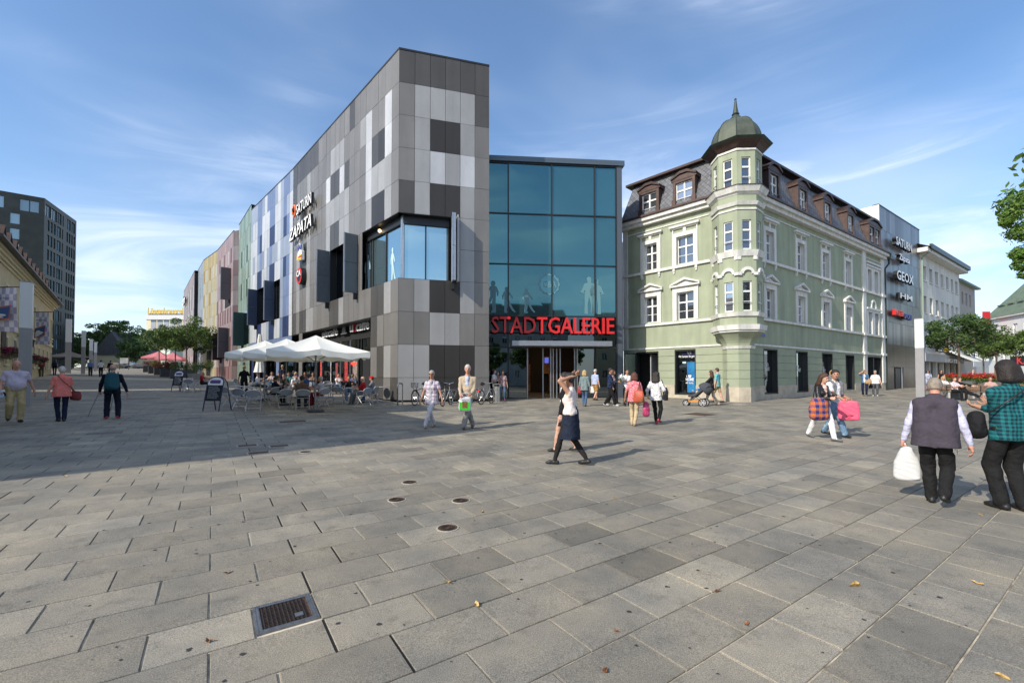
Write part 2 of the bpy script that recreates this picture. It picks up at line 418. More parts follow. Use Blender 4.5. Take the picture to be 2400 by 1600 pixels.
# --- round valve covers
def valve(u, v, label, rad=.105):
    p = gnd(u, v); z = float(p[2]); t = thing('valve_cover', (p[0], p[1], z), label, 'valve cover', 'round valve covers in the paving')
    MB().lathe((p[0], p[1], z), [(rad*1.13, -.02), (rad*1.13, .0045), (rad*1.0, .0055), (rad*1.0, -.02)], 24).build('mortar_ring', mat('mortar_ring', (.36, .33, .27), .9, noise=(30, .3)), t)
    MB().lathe((p[0], p[1], z), [(rad*.99, -.02), (rad*.99, .0075), (rad*.88, .0075), (rad*.86, .003), (.001, .003)], 24, cap=False).build('lid', M_rust, t)
    mb = MB()
    for q in (.28, .46, .64): mb.lathe((p[0], p[1], z), [(rad*q, .003), (rad*q, .0075), (rad*(q+.07), .0075), (rad*(q+.07), .003)], 20, cap=False)
    mb.build('lid_rings', M_iron, t)
valve(1049, 1237, 'round rusty valve cover nearest the camera, below the group of three')
valve(930, 1171, 'round rusty valve cover, left one of the group of three')
valve(1080, 1173, 'round rusty valve cover, right one of the group of three')
valve(960, 1130, 'round rusty valve cover, rear one of the group of three')
valve(716, 1059, 'round rusty valve cover further off beside three small oblong covers')
def oblong(u, v, label, L=.34, Wd=.2, g='oblong covers in the paving'):
    p = gnd(u, v)[:2]; al, ac = p@RD, p@JD
    t = thing('oblong_cover', sl2w(al, ac), label, 'drain cover', g)
    mb = MB(); lbox(mb, al-L/2-.03, al+L/2+.03, ac-Wd/2-.03, ac+Wd/2+.03, -.02, .005); mb.build('mortar_frame', MATS['mortar_ring'], t)
    mb = MB(); lbox(mb, al-L/2, al+L/2, ac-Wd/2, ac+Wd/2, -.01, .009); mb.build('lid', M_rust, t)
oblong(606, 1061, 'small oblong rusty cover nearest the round valve cover')
oblong(580, 1044, 'small oblong rusty cover at the left of the shaded paving edge')
oblong(655, 1045, 'small oblong rusty cover at the right of the shaded paving edge')
oblong(337, 934, 'long dark oblong grating in the shaded street paving', 1.3, .35)
oblong(686, 988, 'long brown oblong cover in front of the cafe chairs', .75, .4)
oblong(1640, 971, 'large brown square cover in front of the green house', .95, .95)
# --- fallen leaves and butts
M_leaf = [mat('dry_leaf_%d' % i, c, .7, noise=(40, .3)) for i, c in enumerate([(.42, .27, .09), (.22, .085, .025), (.46, .33, .14)])]
LEAVES = [(1050, 1364, .07, 0, 'pale curled leaf on the slab joint left of the other pale leaf'), (1116, 1419, .075, 2, 'pale curled leaf on the slab joint right of its like'), (2005, 1373, .10, 0, 'long yellow leaf lying on a slab at the right'), (2292, 1368, .07, 0, 'bright yellow leaf strip at the far right slabs'),
 (1682, 1386, .06, 1, 'reddish brown crumpled leaf on a joint at centre right'), (2345, 1586, .06, 0, 'orange leaf in the lower right corner'), (1750, 1464, .05, 1, 'dark red curled leaf below the centre right slabs'), (1445, 1480, .04, 1, 'small rusty leaf on a slab at the lower centre'),
 (1419, 1573, .05, 1, 'small red leaf stalk at the lower edge'), (489, 1503, .06, 1, 'orange brown leaf left of the drain cover'), (533, 1343, .06, 1, 'orange leaf above and left of the drain cover'), (152, 1117, .07, 0, 'faded leaf in the left sunlit paving'), (1131, 1200, .05, 0, 'tiny yellow leaf beside the right valve cover'), (1440, 1166, .05, 0, 'tiny pale leaf near the walking woman'), (2297, 1207, .05, 0, 'small yellow leaf in front of the checked shirt man'), (2104, 951, .12, 1, 'brown leaf on sunlit paving left of the old man')]
for i, (u, v, r, c, lab) in enumerate(LEAVES):
    p = gnd(u, v); a = i*1.7; mb = MB(); V = []
    for t in range(9):
        th = 2*pi*t/9; rr = r*(.5+.22*math.sin(3*th+i)); V.append((p[0]+rr*cos(th)*cos(a)-.45*rr*sin(th)*sin(a), p[1]+rr*cos(th)*sin(a)+.45*rr*sin(th)*cos(a), p[2]+.004+.018*abs(cos(th+i))*r/.07))
    V.append((p[0], p[1], p[2]+.003))
    mb.add(V, [(t, (t+1) % 9, 9) for t in range(9)])
    tag(mb.build('fallen_leaf', M_leaf[c]), lab, 'leaf', 'dry leaves on the paving')
gum = MB(); rg = random.Random(3)
for i in range(420):
    y = rg.uniform(1.7, 13); x = rg.uniform(-1.1*y, 1.15*y); r = rg.choice([.004, .006, .009, .013, .02]); z = float(zg(x, y))+.0035
    gum.add([(x+r*cos(t*pi/4)*rg.uniform(.4, 1.3), y+r*sin(t*pi/4)*rg.uniform(.3, 1.2), z) for t in range(8)], [tuple(range(8))])
o = gum.build('paving_specks', mat('gum_black', (.035, .034, .034), .8), origin=(0, 0, 0)); tag(o, 'dark gum and dirt specks scattered over the slabs', 'specks', kind='stuff')
# ------------------------------------------------------------------ the shopping mall
def panel_mat(name, col, rough=.42, metal=.25, perf=False):
    m = mat(name, col, rough, metal, noise=(.8, .07), rnd=.10, coords='Object')
    if perf:                                                   # perforated sheet: grid of punched holes
        N, L, b = nodes_of(m); tc_ = N.new('ShaderNodeTexCoord'); sp_ = N.new('ShaderNodeSeparateXYZ'); L.new(tc_.outputs['Generated'], sp_.inputs[0])
        def cell(o, n):
            a = N.new('ShaderNodeMath'); a.operation = 'MULTIPLY'; a.inputs[1].default_value = n; L.new(o, a.inputs[0]); f = N.new('ShaderNodeMath'); f.operation = 'FRACT'; L.new(a.outputs[0], f.inputs[0]); s = N.new('ShaderNodeMath'); s.operation = 'SUBTRACT'; s.inputs[1].default_value = .5; L.new(f.outputs[0], s.inputs[0]); q = N.new('ShaderNodeMath'); q.operation = 'MULTIPLY'; L.new(s.outputs[0], q.inputs[0]); L.new(s.outputs[0], q.inputs[1]); return q.outputs[0]
        ad = N.new('ShaderNodeMath'); ad.operation = 'ADD'; L.new(cell(sp_.outputs[0], 16), ad.inputs[0]); L.new(cell(sp_.outputs[2], 34), ad.inputs[1]); lt = N.new('ShaderNodeMath'); lt.operation = 'LESS_THAN'; lt.inputs[1].default_value = .085; L.new(ad.outputs[0], lt.inputs[0])
        mx = N.new('ShaderNodeMix'); mx.data_type = 'RGBA'; L.new(lt.outputs[0], mx.inputs[0]); L.new(b.inputs['Base Color'].links[0].from_socket, mx.inputs[6]); mx.inputs[7].default_value = (col[0]*.25, col[1]*.25, col[2]*.25, 1); L.new(mx.outputs[2], b.inputs['Base Color'])
    return streak(m, .10, 2.)
GREY = [panel_mat('panel_charcoal', (.052, .047, .043), perf=True), panel_mat('panel_dark', (.10, .094, .087), perf=True), panel_mat('panel_mid', (.235, .224, .21), perf=True),
        panel_mat('panel_light', (.39, .385, .378), perf=True), panel_mat('panel_white', (.62, .62, .63), perf=True)]
M_core = mat('core_black', (.012, .012, .013), .8)
M_frame = mat('dark_frame', (.035, .037, .04), .45, .5)
M_alu = mat('aluminium', (.42, .43, .45), .35, .8, noise=(6, .1))
def glass(name, col, rough=.015, metal=1.):
    m = mat(name, col, rough, metal); N, L, b = nodes_of(m)                    # slight waviness of real panes
    g = N.new('ShaderNodeNewGeometry'); n = N.new('ShaderNodeTexNoise'); n.inputs['Scale'].default_value = .5; n.inputs['Detail'].default_value = 2
    L.new(g.outputs['Position'], n.inputs['Vector']); bp = N.new('ShaderNodeBump'); bp.inputs['Strength'].default_value = .05; bp.inputs['Distance'].default_value = .05
    L.new(n.outputs[0], bp.inputs['Height']); L.new(bp.outputs[0], b.inputs['Normal'])
    oi = N.new('ShaderNodeObjectInfo'); r = N.new('ShaderNodeMapRange'); r.inputs[3].default_value = .82; r.inputs[4].default_value = 1.18; L.new(oi.outputs['Random'], r.inputs[0])
    h = N.new('ShaderNodeHueSaturation'); h.inputs['Color'].default_value = (*col, 1); L.new(r.outputs[0], h.inputs['Value']); L.new(h.outputs[0], b.inputs['Base Color']); return m
def tpane(f, root, m, s0, s1, z0, z1, o, nm='glass_pane'):
    """a pane set slightly out of true, as real glazing is"""
    a, b_, c = [rA_.uniform(-.014, .014) for _ in range(3)]; t = .03
    P = [f.p(s0, z0, o-t), f.p(s1, z0, o-t+a), f.p(s1, z0, o+a), f.p(s0, z0, o), f.p(s0, z1, o-t+b_), f.p(s1, z1, o-t+c), f.p(s1, z1, o+c), f.p(s0, z1, o+b_)]
    return MB().hexa(P).build(nm, m, root)
rA_ = random.Random(77)
G_teal = glass('glass_teal', (.085, .20, .215), .03, .8); G_blue = glass('glass_blue', (.34, .50, .55), .03, .85); G_dark = glass('glass_dark', (.10, .12, .13)); G_shop = glass('glass_shop', (.14, .16, .17))
M_white = mat('sticker_white', (.42, .58, .62), .6); M_letw = mat('letter_white', (.85, .85, .84), .35)
M_red = mat('sign_red', (.62, .02, .02), .35, coat=.4); M_steel = mat('brushed_steel', (.5, .5, .5), .3, .9, noise=(8, .12))
K = gnd(931.7, 942.6); PW, PH, ZT = .776, 1.66, 18.23
FA = Fac(K, dirv(-42.6)); FB = Fac(K, dirv(74.5)); LA, LB = 17.34, 6*PW
BE = FB.p(LB, 0); AE = FA.p(LA, 0)
mall = thing('mall_block', (K[0], K[1], float(K[2])), 'tall grey mall block clad in patchwork metal panels above the cafe terrace', 'building')
# core: set back behind the cladding
inner = [K-FA.n*0-0]
def inset(P, a, b): return np.array(P)-FA.n*a-FB.n*b
ci = [inset(K, 1.1, 1.1), FB.p(LB, 0)-FB.n*1.1, BE-FB.n*9-FA.n*0, AE+np.array([14., 14, 0]), AE-FA.n*1.1]
MB().prism([(q[0], q[1]) for q in ci], -.5, ZT-.25).build('core', M_core, mall)
def trow(k): return ZT-PH*k
patA = {0: '2222222122222211111111', 1: '24224223341322222323'[0:0]}
A_T = ["2222222122222221111111", "2422422223322222232222"[:22], "2401422214114222231132", "2333422233333222232232", "2300322233113222230032",
       "2222222222222222231132", "2222222222222222232232", "2311222223112222331121", "2221", "2312", "1211"]
A_T[1] = "2422432223332222232221"
rA_ = random.Random(77)
def panels(f, root, n, rows, w, s0, z0, tones, skip, zt=ZT, ph=PH, gap=.008, th=.03, off=0., name='panel'):
    for r in range(rows):
        za, zb = zt-ph*(r+1), zt-ph*r
        if za < z0: za = z0
        if zb-za < .15: continue
        for c in range(n):
            if skip(c, r): continue
            q = rA_.uniform(-.004, .004); bx(f, name, tones(c, r), root, s0+c*w+gap, s0+(c+1)*w-gap, za+gap, zb-gap, off-th+q, off+q)
rA = random.Random(5)
def toneA(c, r):
    row = A_T[r]; t = row[c] if c < len(row) else '2'
    return GREY[int(t)]
def skipA(c, r):
    if r in (5, 6) and (c <= 5 or 9 <= c <= 11): return True
    if r >= 8 and c >= 4 and not (c in (19,) and r >= 8): return True
    return False
panels(FA, mall, 22, 11, PW, 0, float(K[2])+.1, toneA, skipA)
bx(FA, 'panel', GREY[1], mall, 22*PW+.008, LA, trow(8), ZT-.01, -.03, 0)
B_T = ["111111", "133331"[:6], "131131", "234342", "131132", "000032", "000032", "231132", "223322", "331112", "331112"]
B_T[1] = "233331"; B_T[2] = "230032"; B_T[4] = "130032"; B_T[7] = "230032"; B_T[9] = "330002"; B_T[10] = "330002"
panels(FB, mall, 6, 11, PW, 0, float(K[2])+.1, lambda c, r: GREY[int(B_T[r][c])], lambda c, r: r in (5, 6) and c <= 3)
for f, L_ in ((FA, LA), (FB, LB)):
    bx(f, 'coping', M_frame, mall, -.02 if f is FA else .0, L_, ZT, ZT+.09, -.5, .02)
    bx(f, 'parapet_back', M_core, mall, .3, L_-.02, ZT-2.0, ZT-.02, -.16, -.08)
    bx(f, 'plinth', M_core, mall, -.05, L_ if f is FB else 4*PW, -.3, float(K[2])+.1, -.6, -.06)
zw0, zw1 = trow(7), trow(5)
# corner window band
bx(FA, 'window_head', M_frame, mall, .24, 5.95*PW, zw1-.42, zw1-.02, -.62, -.34)
bx(FB, 'window_head', M_frame, mall, .24, 3.32*PW, zw1-.42, zw1-.02, -.62, -.34)
for f, cuts in ((FA, [.28, 2.15, 3.75, 4.05, 5.9*PW]), (FB, [.28, 1.78*PW, 3.3*PW])):
    for a, b_ in zip(cuts[:-1], cuts[1:]):
        bx(f, 'window_pane', G_blue, mall, a+.03, b_-.03, zw0+.05, zw1-.4, -.5, -.46)
        bx(f, 'mullion', M_frame, mall, b_-.035, b_+.035, zw0, zw1-.02, -.58, -.40)
bx(FA, 'sill', M_frame, mall, 0, 6*PW, zw0-.06, zw0+.02, -1.0, -.032); bx(FB, 'sill', M_frame, mall, .0, 3.4*PW, zw0-.06, zw0+.02, -1.0, -.032)
bx(FA, 'soffit', M_frame, mall, 0, 6*PW, zw1-.02, zw1+.02, -1.0, -.04); bx(FB, 'soffit', M_frame, mall, 0, 3.4*PW, zw1-.02, zw1+.02, -1.0, -.04)
MB().prism([(q[0], q[1]) for q in (FA.p(.2, 0, -.3), FA.p(.32, 0, -.3), FA.p(.32, 0, -.42), FA.p(.2, 0, -.42))][::-1], zw0, zw1).build('corner_post', M_steel, mall)
MB().sphere(FA.p(2.6, zw1-.25, -.25), .09).build('ceiling_lamp', mat('lamp_warm', (1, .8, .5), .5, emit=((1, .72, .35), 3)), mall)
# second window
for a, b_ in ((9*PW+.02, 10.45*PW), (10.45*PW, 12*PW-.02)):
    bx(FA, 'window_pane', G_dark, mall, a+.03, b_-.03, zw0, zw1, -.5, -.46); bx(FA, 'mullion', M_frame, mall, b_-.03, b_+.03, zw0, zw1, -.56, -.42)
for a, b_ in ((9*PW-.03, 9*PW), (12*PW, 12*PW+.03)): bx(FA, 'reveal', M_frame, mall, a, b_, zw0, zw1, -.6, -.032)
# open shutters standing out from the wall
M_shut = mat('shutter_blue_grey', (.13, .155, .175), .45, .3, noise=(3, .08))
def shutter(f, root, s, z0, z1, depth=.80, th=.15, m=None, split=True, lab=None):
    m = m or M_shut; h = (z0+z1)/2
    for a, b_ in ((z0-.08, h-.01), (h+.01, z1)):
        o = bx(f, 'shutter', m, root, s-th/2, s+th/2, a, b_, .02, depth)
        bx(f, 'edge_rail', M_alu, o, s-th/2-.05, s-th/2-.003, a, b_, depth-.03, depth+.03)
    bx(f, 'shutter_bracket', M_frame, root, s-.06, s+.06, z0-.45, z0-.085, .02, .22)
shutter(FA, mall, 12*PW+.12, zw0, zw1); shutter(FA, mall, 6.2*PW+.12, zw0, zw1); shutter(FB, mall, 3.5*PW, zw0, zw1, .7, .14, M_alu)
bx(FB, 'shutter', GREY[4], mall, 3.74*PW, 3.82*PW, zw0-.08, zw1, .02, .45)
bx(FB, 'panel', GREY[3], mall, 3.9*PW, 4*PW-.008, zw0, zw1, -.03, 0)
bx(FA, 'panel', GREY[2], mall, 6*PW-.35, 6*PW-.01, zw0, zw1, -.034, -.004)
# ------------- cafe front under the block
zc = trow(8); zgA = lambda s: float(zg(*FA.p(s, 0)[:2]))
GOFF = -.75
bx(FA, 'soffit', M_frame, mall, 4*PW, LA, zc-.04, zc-.002, -1.1, -.032)
bx(FA, 'sign_fascia', M_core, mall, 4*PW+.02, LA-.1, zc-.95, zc-.04, -1.05, -.80)
cuts = [4*PW+.05, 4.6, 5.9, 6.3, 7.6, 9.2, 10.8, 12.4, 13.6, 15.1, 16.9]
for i, (a, b_) in enumerate(zip(cuts[:-1], cuts[1:])):
    zb = zgA((a+b_)/2)-.1
    bx(FA, 'shop_pane', G_shop, mall, a+.035, b_-.035, zb, zc-1.0, GOFF-.03, GOFF)
    bx(FA, 'shop_post', M_alu if i in (0, 3, 4) else M_frame, mall, b_-.035, b_+.035, zb, zc-.95, GOFF-.06, GOFF+.05)
bx(FA, 'transom', M_alu, mall, cuts[0], 7.6, 2.95, 3.05, GOFF-.05, GOFF+.06)
bx(FA, 'cafe_door', M_core, mall, 4.75, 5.75, zgA(5)-.1, 2.94, GOFF+.002, GOFF+.03)
bx(FA, 'reveal', GREY[1], mall, 4*PW-.01, 4*PW+.03, zgA(3)-.1, zc, -1.05, -.032)
for s, z0, z1, c, w in ((8.3, 1.2, 2.7, (.35, .03, .03), .5), (9.9, 1.1, 2.6, (.20, .05, .05), .4), (12.9, 1.3, 2.9, (.5, .06, .05), .3), (6.9, 1.0, 2.9, (.22, .17, .15), .7), (10.9, .9, 3.1, (.65, .66, .62), .22)):
    bx(FA, 'window_poster', mat('poster%d' % int(s*10), c, .6, noise=(6, .6)), mall, s-w/2, s+w/2, z0, z1, GOFF+.004, GOFF+.014)
V, F = text_mesh('auguri', .3, .02, .01); mb = MB(); mb.add(flat(V, F, FA.p(7.4, 2.45), -FA.d, FA.n, GOFF+.04), F); mb.build('neon_sign', mat('neon_red', (.9, .05, .03), .5, emit=((1, .04, .02), 2.)), mall)
def wall_text(f, root, txt, u0, v0, u1, h, m, off=.14, ext=.06, bold=.01, shear=0., rev=True, name='letter', each=True, side=None):
    """raised lettering along a wall from pixel (u0, v0) (baseline start) to pixel column u1"""
    s0, z0 = f.s(u0, v0); s1, _ = f.s(u1, v0); d = f.d if s1 > s0 else -f.d
    V, F = text_mesh(txt, 1., 0, 0, shear); wd = V[:, 0].max()-V[:, 0].min(); hh = V[:, 2].max()
    sx = abs(s1-s0)/wd; sz = h/hh
    x = 0; outl = []
    for i, ch in enumerate(txt):
        if ch == ' ': continue
        pre = text_mesh(txt[:i]+ch, 1., 0)[0]; own = text_mesh(ch, 1., ext/2, bold, shear)
        x0 = pre[:, 0].max()-text_mesh(ch, 1., 0)[0][:, 0].max()
        VV = own[0].copy(); VV[:, 0] = (VV[:, 0]+x0)*sx; VV[:, 2] *= sz
        outl.append((flat(VV, own[1], f.p(s0, z0), d, f.n, off), own[1]))
    for V_, F_ in outl:
        o = obj(name, V_, F_, [m, M_frame] if ext > .1 else m, root)
        if ext > .1 and m is not M_red:                         # dark returns, bright faces
            o.data.polygons.foreach_set('material_index', [0 if abs(float(np.dot(np.array(q.normal), f.n))) > .7 else 1 for q in o.data.polygons])
sg = thing('letter_sign', FA.p(*FA.s(716, 505)), 'white raised letters with orange ring emblem, topmost sign on the grey wall', 'sign')
wall_text(FA, sg, 'SATURN', 707, 508, 742, .76, M_letw, .3, .2, .01)
s_, z_ = FA.s(698, 500); mb = MB(); pts = [FA.p(s_+.42*cos(t*pi/8)*.9, z_+.1+.42*sin(t*pi/8), .26) for t in range(-1, 14)]; mb.tube(pts, .075, 6); mb.build('orange_ring', mat('sign_orange', (.85, .17, .04), .4), sg)
mb = MB(); mb.sphere(FA.p(s_-.12, z_+.12, .27), .2); mb.build('ring_dot', M_core, sg)
sg = thing('letter_sign', FA.p(*FA.s(716, 560)), 'white slanted raised letters under the topmost sign on the grey wall', 'sign')
wall_text(FA, sg, 'ZAPATA', 690, 569, 742, .86, M_letw, .3, .2, .015, .25)
s_, z_ = FA.s(712, 597); sg = thing('crown_sign', FA.p(s_, z_), 'small white crown shaped sign with yellow and red band on the grey wall', 'sign')
mb = MB(); FA.poly(mb, [(s_-.5, z_-.5), (s_+.5, z_-.45), (s_+.42, z_+.15), (s_+.2, z_+.2), (s_+.1, z_+.75), (s_-.1, z_+.8), (s_-.25, z_+.3), (s_-.45, z_+.15)], .1, .3); mb.build('panel_shape', M_letw, sg)
mb = MB(); FA.poly(mb, [(s_-.52, z_-.45), (s_+.52, z_-.40), (s_+.5, z_-.05), (s_+.2, z_-.2), (s_-.1, z_+.0), (s_-.5, z_-.12)], .302, .34); mb.build('yellow_band', mat('sign_yellow', (.85, .5, .03), .4), sg)
mb = MB(); FA.poly(mb, [(s_-.5, z_-.32), (s_+.1, z_-.30), (s_+.1, z_-.18), (s_-.5, z_-.2)], .342, .36); mb.build('red_band', M_red, sg)
wall_text(FA, sg, 'HAM', 706, 592, 718, .42, mat('sign_blue', (.03, .06, .3), .4), .32, .02, .01)
s_, z_ = FA.s(712.5, 648); sg = thing('round_sign', FA.p(s_, z_), 'round red ringed sign, lowest on the grey wall', 'sign')
def disc(f, s, z, r, o0, o1, n=28, wob=0., k=12): 
    mb = MB(); return f.poly(mb, [(s+r*(1+wob*cos(k*t*2*pi/n))*cos(t*2*pi/n), z+r*(1+wob*cos(k*t*2*pi/n))*sin(t*2*pi/n)) for t in range(n)], o0, o1)
disc(FA, s_, z_, .62, .04, .34).build('disc_body', M_frame, sg); disc(FA, s_, z_, .6, .342, .36).build('red_ring', M_red, sg); disc(FA, s_, z_, .42, .362, .37).build('inner_disc', M_frame, sg)
wall_text(FA, sg, 'CA', 708, 651.5, 717, .42, M_letw, .40, .02, .02)
# cafe name
sg = thing('cafe_sign', FA.p(*FA.s(830, 770)), 'white letters with one red letter and a cup over the cafe front', 'sign')
FC = Fac(FA.p(0, 0, -.72), FA.d)
wall_text(FC, sg, 'eiscafé', 758.5, 792, 795, .55, M_letw, .12, .05, .012)
wall_text(FC, sg, 'u', 823, 778.5, 831, .50, M_letw, .12, .05, .012); wall_text(FC, sg, 'n', 832, 778, 838, .50, M_red, .12, .05, .012); wall_text(FC, sg, 'caffè', 839, 776.5, 869, .62, M_letw, .12, .05, .012)
s_, z_ = FC.s(811, 778); mb = MB(); FC.poly(mb, [(s_-.3, z_-.05), (s_+.3, z_-.05), (s_+.22, z_+.32), (s_-.22, z_+.32)], .1, .16); FC.poly(mb, [(s_-.5, z_-.14), (s_+.5, z_-.14), (s_+.5, z_-.08), (s_-.5, z_-.08)], .1, .16); mb.build('cup_emblem', M_alu, sg)
# ------------- blue wing
P2 = AE+dirv(-44.5)*12.12; FBL = Fac(AE, dirv(-44.5))
blue = thing('blue_mall_wing', (*AE[:2], float(zg(*AE[:2]))), 'mall wing clad in white, pale blue and navy panels left of the grey block', 'building')
BL = {'W': panel_mat('panel_bw', (.50, .51, .53)), 'L': panel_mat('panel_bl', (.28, .32, .39)), 'M': panel_mat('panel_bm', (.16, .21, .34)), 'D': panel_mat('panel_bd', (.022, .035, .10))}
BT = ["LMMLWLMMMWLMMLLL", "WLMLWWMMWWWMMWWL", "WMDLWWDDWWWDMWWW", "WLLLWLLMLWLMLWLW", "WMDLWWDDLWWDDWWW", "WMMLWWWWWWWWWWWW", "WMMLWWWWWWWWWWWW", "WDDMWWDDLWWDDWWW", "MMMMMMMMMMMMMMMM", "DDDDMDDDDDMDDDDD", "DDDDMDDDDDMDDDDD"]
WBL = 12.12/16
panels(FBL, blue, 16, 11, WBL, 0, 1.0, lambda c, r: BL[BT[r][c]], lambda c, r: r in (5, 6) and 4 <= c <= 12 or (r >= 9 and c % 5 != 4))
MB().prism([(q[0], q[1]) for q in (FBL.p(0, 0, -1.0), FBL.p(12.1, 0, -1.0), FBL.p(12.1, 0, -12), FBL.p(0, 0, -12))], -.5, ZT-.3).build('core', M_core, blue)
bx(FBL, 'coping', M_frame, blue, 0, 12.12, ZT-.02, ZT+.07, -.5, .02)
for c in range(4, 13):
    bx(FBL, 'window_pane', G_dark, blue, c*WBL+.02, (c+1)*WBL-.02, zw0, zw1, -.5, -.46); bx(FBL, 'mullion', M_frame, blue, c*WBL-.02, c*WBL+.02, zw0, zw1, -.55, -.42)
    if c in (4, 12): bx(FBL, 'reveal', M_frame, blue, (c if c == 4 else 13)*WBL-.02, (c if c == 4 else 13)*WBL+.02, zw0, zw1, -.6, -.032)
for c in range(16):
    if c % 5 != 4: bx(FBL, 'shop_pane', G_dark, blue, c*WBL+.02, (c+1)*WBL-.02, .9, trow(9), -.4, -.36)
M_shb = mat('shutter_blue', (.06, .085, .14), .45, .3)
shutter(FBL, blue, 6.1*WBL, zw0, zw1, .8, .2, M_shb); shutter(FBL, blue, 12.9*WBL, zw0, zw1, .8, .2, M_shb)
# ------------- further wings
def wing(name, label, A, B, zt, pal, rows, seed, ncol, skip=lambda c, r: False, z0=1.2, pat=None):
    A = np.array(A, float); B = np.array(B, float); d = B-A; L_ = np.linalg.norm(d); d = d/L_; d = np.array([d[0], d[1], 0]); f = Fac(A, d)
    r_ = random.Random(seed); root = thing(name, (A[0], A[1], float(zg(A[0], A[1]))), label, 'building')
    MB().prism([(q[0], q[1]) for q in (f.p(0, 0, -.06), f.p(L_, 0, -.06), f.p(L_, 0, -11), f.p(0, 0, -11))], 0, zt-.3).build('core', M_core, root)
    w = L_/ncol; cache = {}
    def tone(c, r):
        if pat and r < len(pat): return pal[int(pat[r][c % len(pat[r])])]
        return pal[min(len(pal)-1, int(abs(r_.gauss(0, 1.0))))]
    panels(f, root, ncol, rows, w, 0, z0, tone, skip, zt, (zt-z0)/rows)
    bx(f, 'coping', M_frame, root, 0, L_, zt, zt+.09, -.5, .02)
    return f, root, L_
def xy(u, D): return np.array([(u-1200)/FPX*D, D])
P2 = P2[:2]; P3 = xy(556, 49.); P4 = xy(543, 49.4); P5 = xy(506, 57.); P6 = xy(474, 61.8); P7 = xy(457, 69.7); P8 = xy(453, 67.2); P9 = xy(428, 83.8)
GN = [panel_mat('panel_g%d' % i, c) for i, c in enumerate([(0.243, 0.316, 0.261), (0.178, 0.245, 0.196), (0.293, 0.354, 0.311), (0.043, 0.089, 0.055)])]
f, r_, L_ = wing('green_mall_wing', 'mall wing clad in pale and bottle green panels beyond the blue wing', P2, P3, 18.75, GN, 10, 3, 9, pat=['010010010', '100101001', '023012301', '012001020', '023012301', '101010101', '020101020', '101101011', '111011101', '011101011'])
M_shg = mat('shutter_green', (0.033, 0.069, 0.060), .45, .3); shutter(f, r_, 3.6, 5.0, 8.4, 1.0, .25, M_shg); bx(f, 'window_pane', G_dark, r_, .6, 3.4, 5.0, 8.4, .004, .03)
bx(f, 'entrance', M_core, r_, 2.4, 3.6, 1.0, 3.2, .004, .05)
RDP = [panel_mat('panel_r%d' % i, c) for i, c in enumerate([(0.321, 0.235, 0.235), (0.248, 0.150, 0.150), (0.390, 0.334, 0.334), (0.148, 0.063, 0.063)])]
f, r_, L_ = wing('red_mall_wing', 'mall wing clad in rose and dark red panels with open shutters beyond the green wing', P4, P5, 18.2, RDP, 10, 8, 13, pat=['0000000000000', '0302023020300', '0000000000202', '0000000000000', '2020202030203', '0303030303030', '0000000000000', '0300000000200', '0300000000000', '1131331313131'])
for s0, s1, z0, z1 in ((1.2, 4.6, 9.9, 14.0), (1.6, 6.0, 3.9, 7.3)):
    bx(f, 'window_recess', M_core, r_, s0, s1, z0, z1, .004, .02)
M_shr = mat('shutter_mauve', (0.100, 0.084, 0.097), .45, .3); shutter(f, r_, 1.3, 10.6, 14.2, 1.0, .3, M_shr); shutter(f, r_, 2.5, 4.0, 7.4, 1.0, .3, M_shr); shutter(f, r_, 6.2, 3.8, 7.0, 1.0, .3, mat('shutter_maroon', (0.048, 0.023, 0.026), .5))
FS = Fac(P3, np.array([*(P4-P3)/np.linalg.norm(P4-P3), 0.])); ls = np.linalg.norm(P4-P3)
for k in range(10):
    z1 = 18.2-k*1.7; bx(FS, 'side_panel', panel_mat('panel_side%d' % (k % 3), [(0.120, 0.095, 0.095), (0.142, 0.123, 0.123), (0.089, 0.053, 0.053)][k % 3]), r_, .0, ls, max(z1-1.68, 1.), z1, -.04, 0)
YL = [panel_mat('panel_y%d' % i, c) for i, c in enumerate([(0.401, 0.333, 0.180), (0.422, 0.392, 0.288), (0.441, 0.429, 0.368), (0.284, 0.192, 0.057)])]
f, r_, L_ = wing('yellow_mall_wing', 'mall wing clad in cream and mustard yellow panels beyond the red wing', P5, P6, 18.2, YL, 10, 9, 9, pat=['000000000', '202130213', '101011011', '212130213', '101100101', '201211020', '012101130', '121012100', '210130021', '010201100'])
bx(f, 'service_door', M_core, r_, 2.6, 4.6, 1.6, 5.2, .004, .05)
SB = [panel_mat('panel_s%d' % i, c) for i, c in enumerate([(0.296, 0.339, 0.388), (0.379, 0.403, 0.428), (0.168, 0.217, 0.278), (0.102, 0.144, 0.193)])]
f, r_, L_ = wing('pale_blue_mall_wing', 'narrow pale blue clad mall wing beyond the yellow wing', P6, P7, 18.2, SB, 10, 12, 12, pat=['000000000000', '021202102120', '021202102120', '000000000000', '120210212021', '120210212021', '000000000000', '102120210212', '101010101010', '232323232323'])
PK = [panel_mat('panel_p%d' % i, c) for i, c in enumerate([(0.283, 0.240, 0.240), (0.401, 0.389, 0.383), (0.140, 0.103, 0.109), (0.212, 0.182, 0.182)])]
f, r_, L_ = wing('pink_mall_wing', 'farthest mall wing clad in dusky pink and white panels', P8, P9, 18.0, PK, 9, 15, 14, pat=['00000000000000', '01201201201201', '01201201201201', '00100010001000', '12012012012012', '12012012012012', '00000000000000', '01012010120101', '22222222222222'])
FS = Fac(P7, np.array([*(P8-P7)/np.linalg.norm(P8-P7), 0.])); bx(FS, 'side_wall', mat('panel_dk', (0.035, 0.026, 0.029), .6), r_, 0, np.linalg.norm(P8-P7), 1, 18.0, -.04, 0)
wall_text(f, r_, 'dm', 433.5, 718, 439, 1.5, M_letw, .3, .2, .02); 
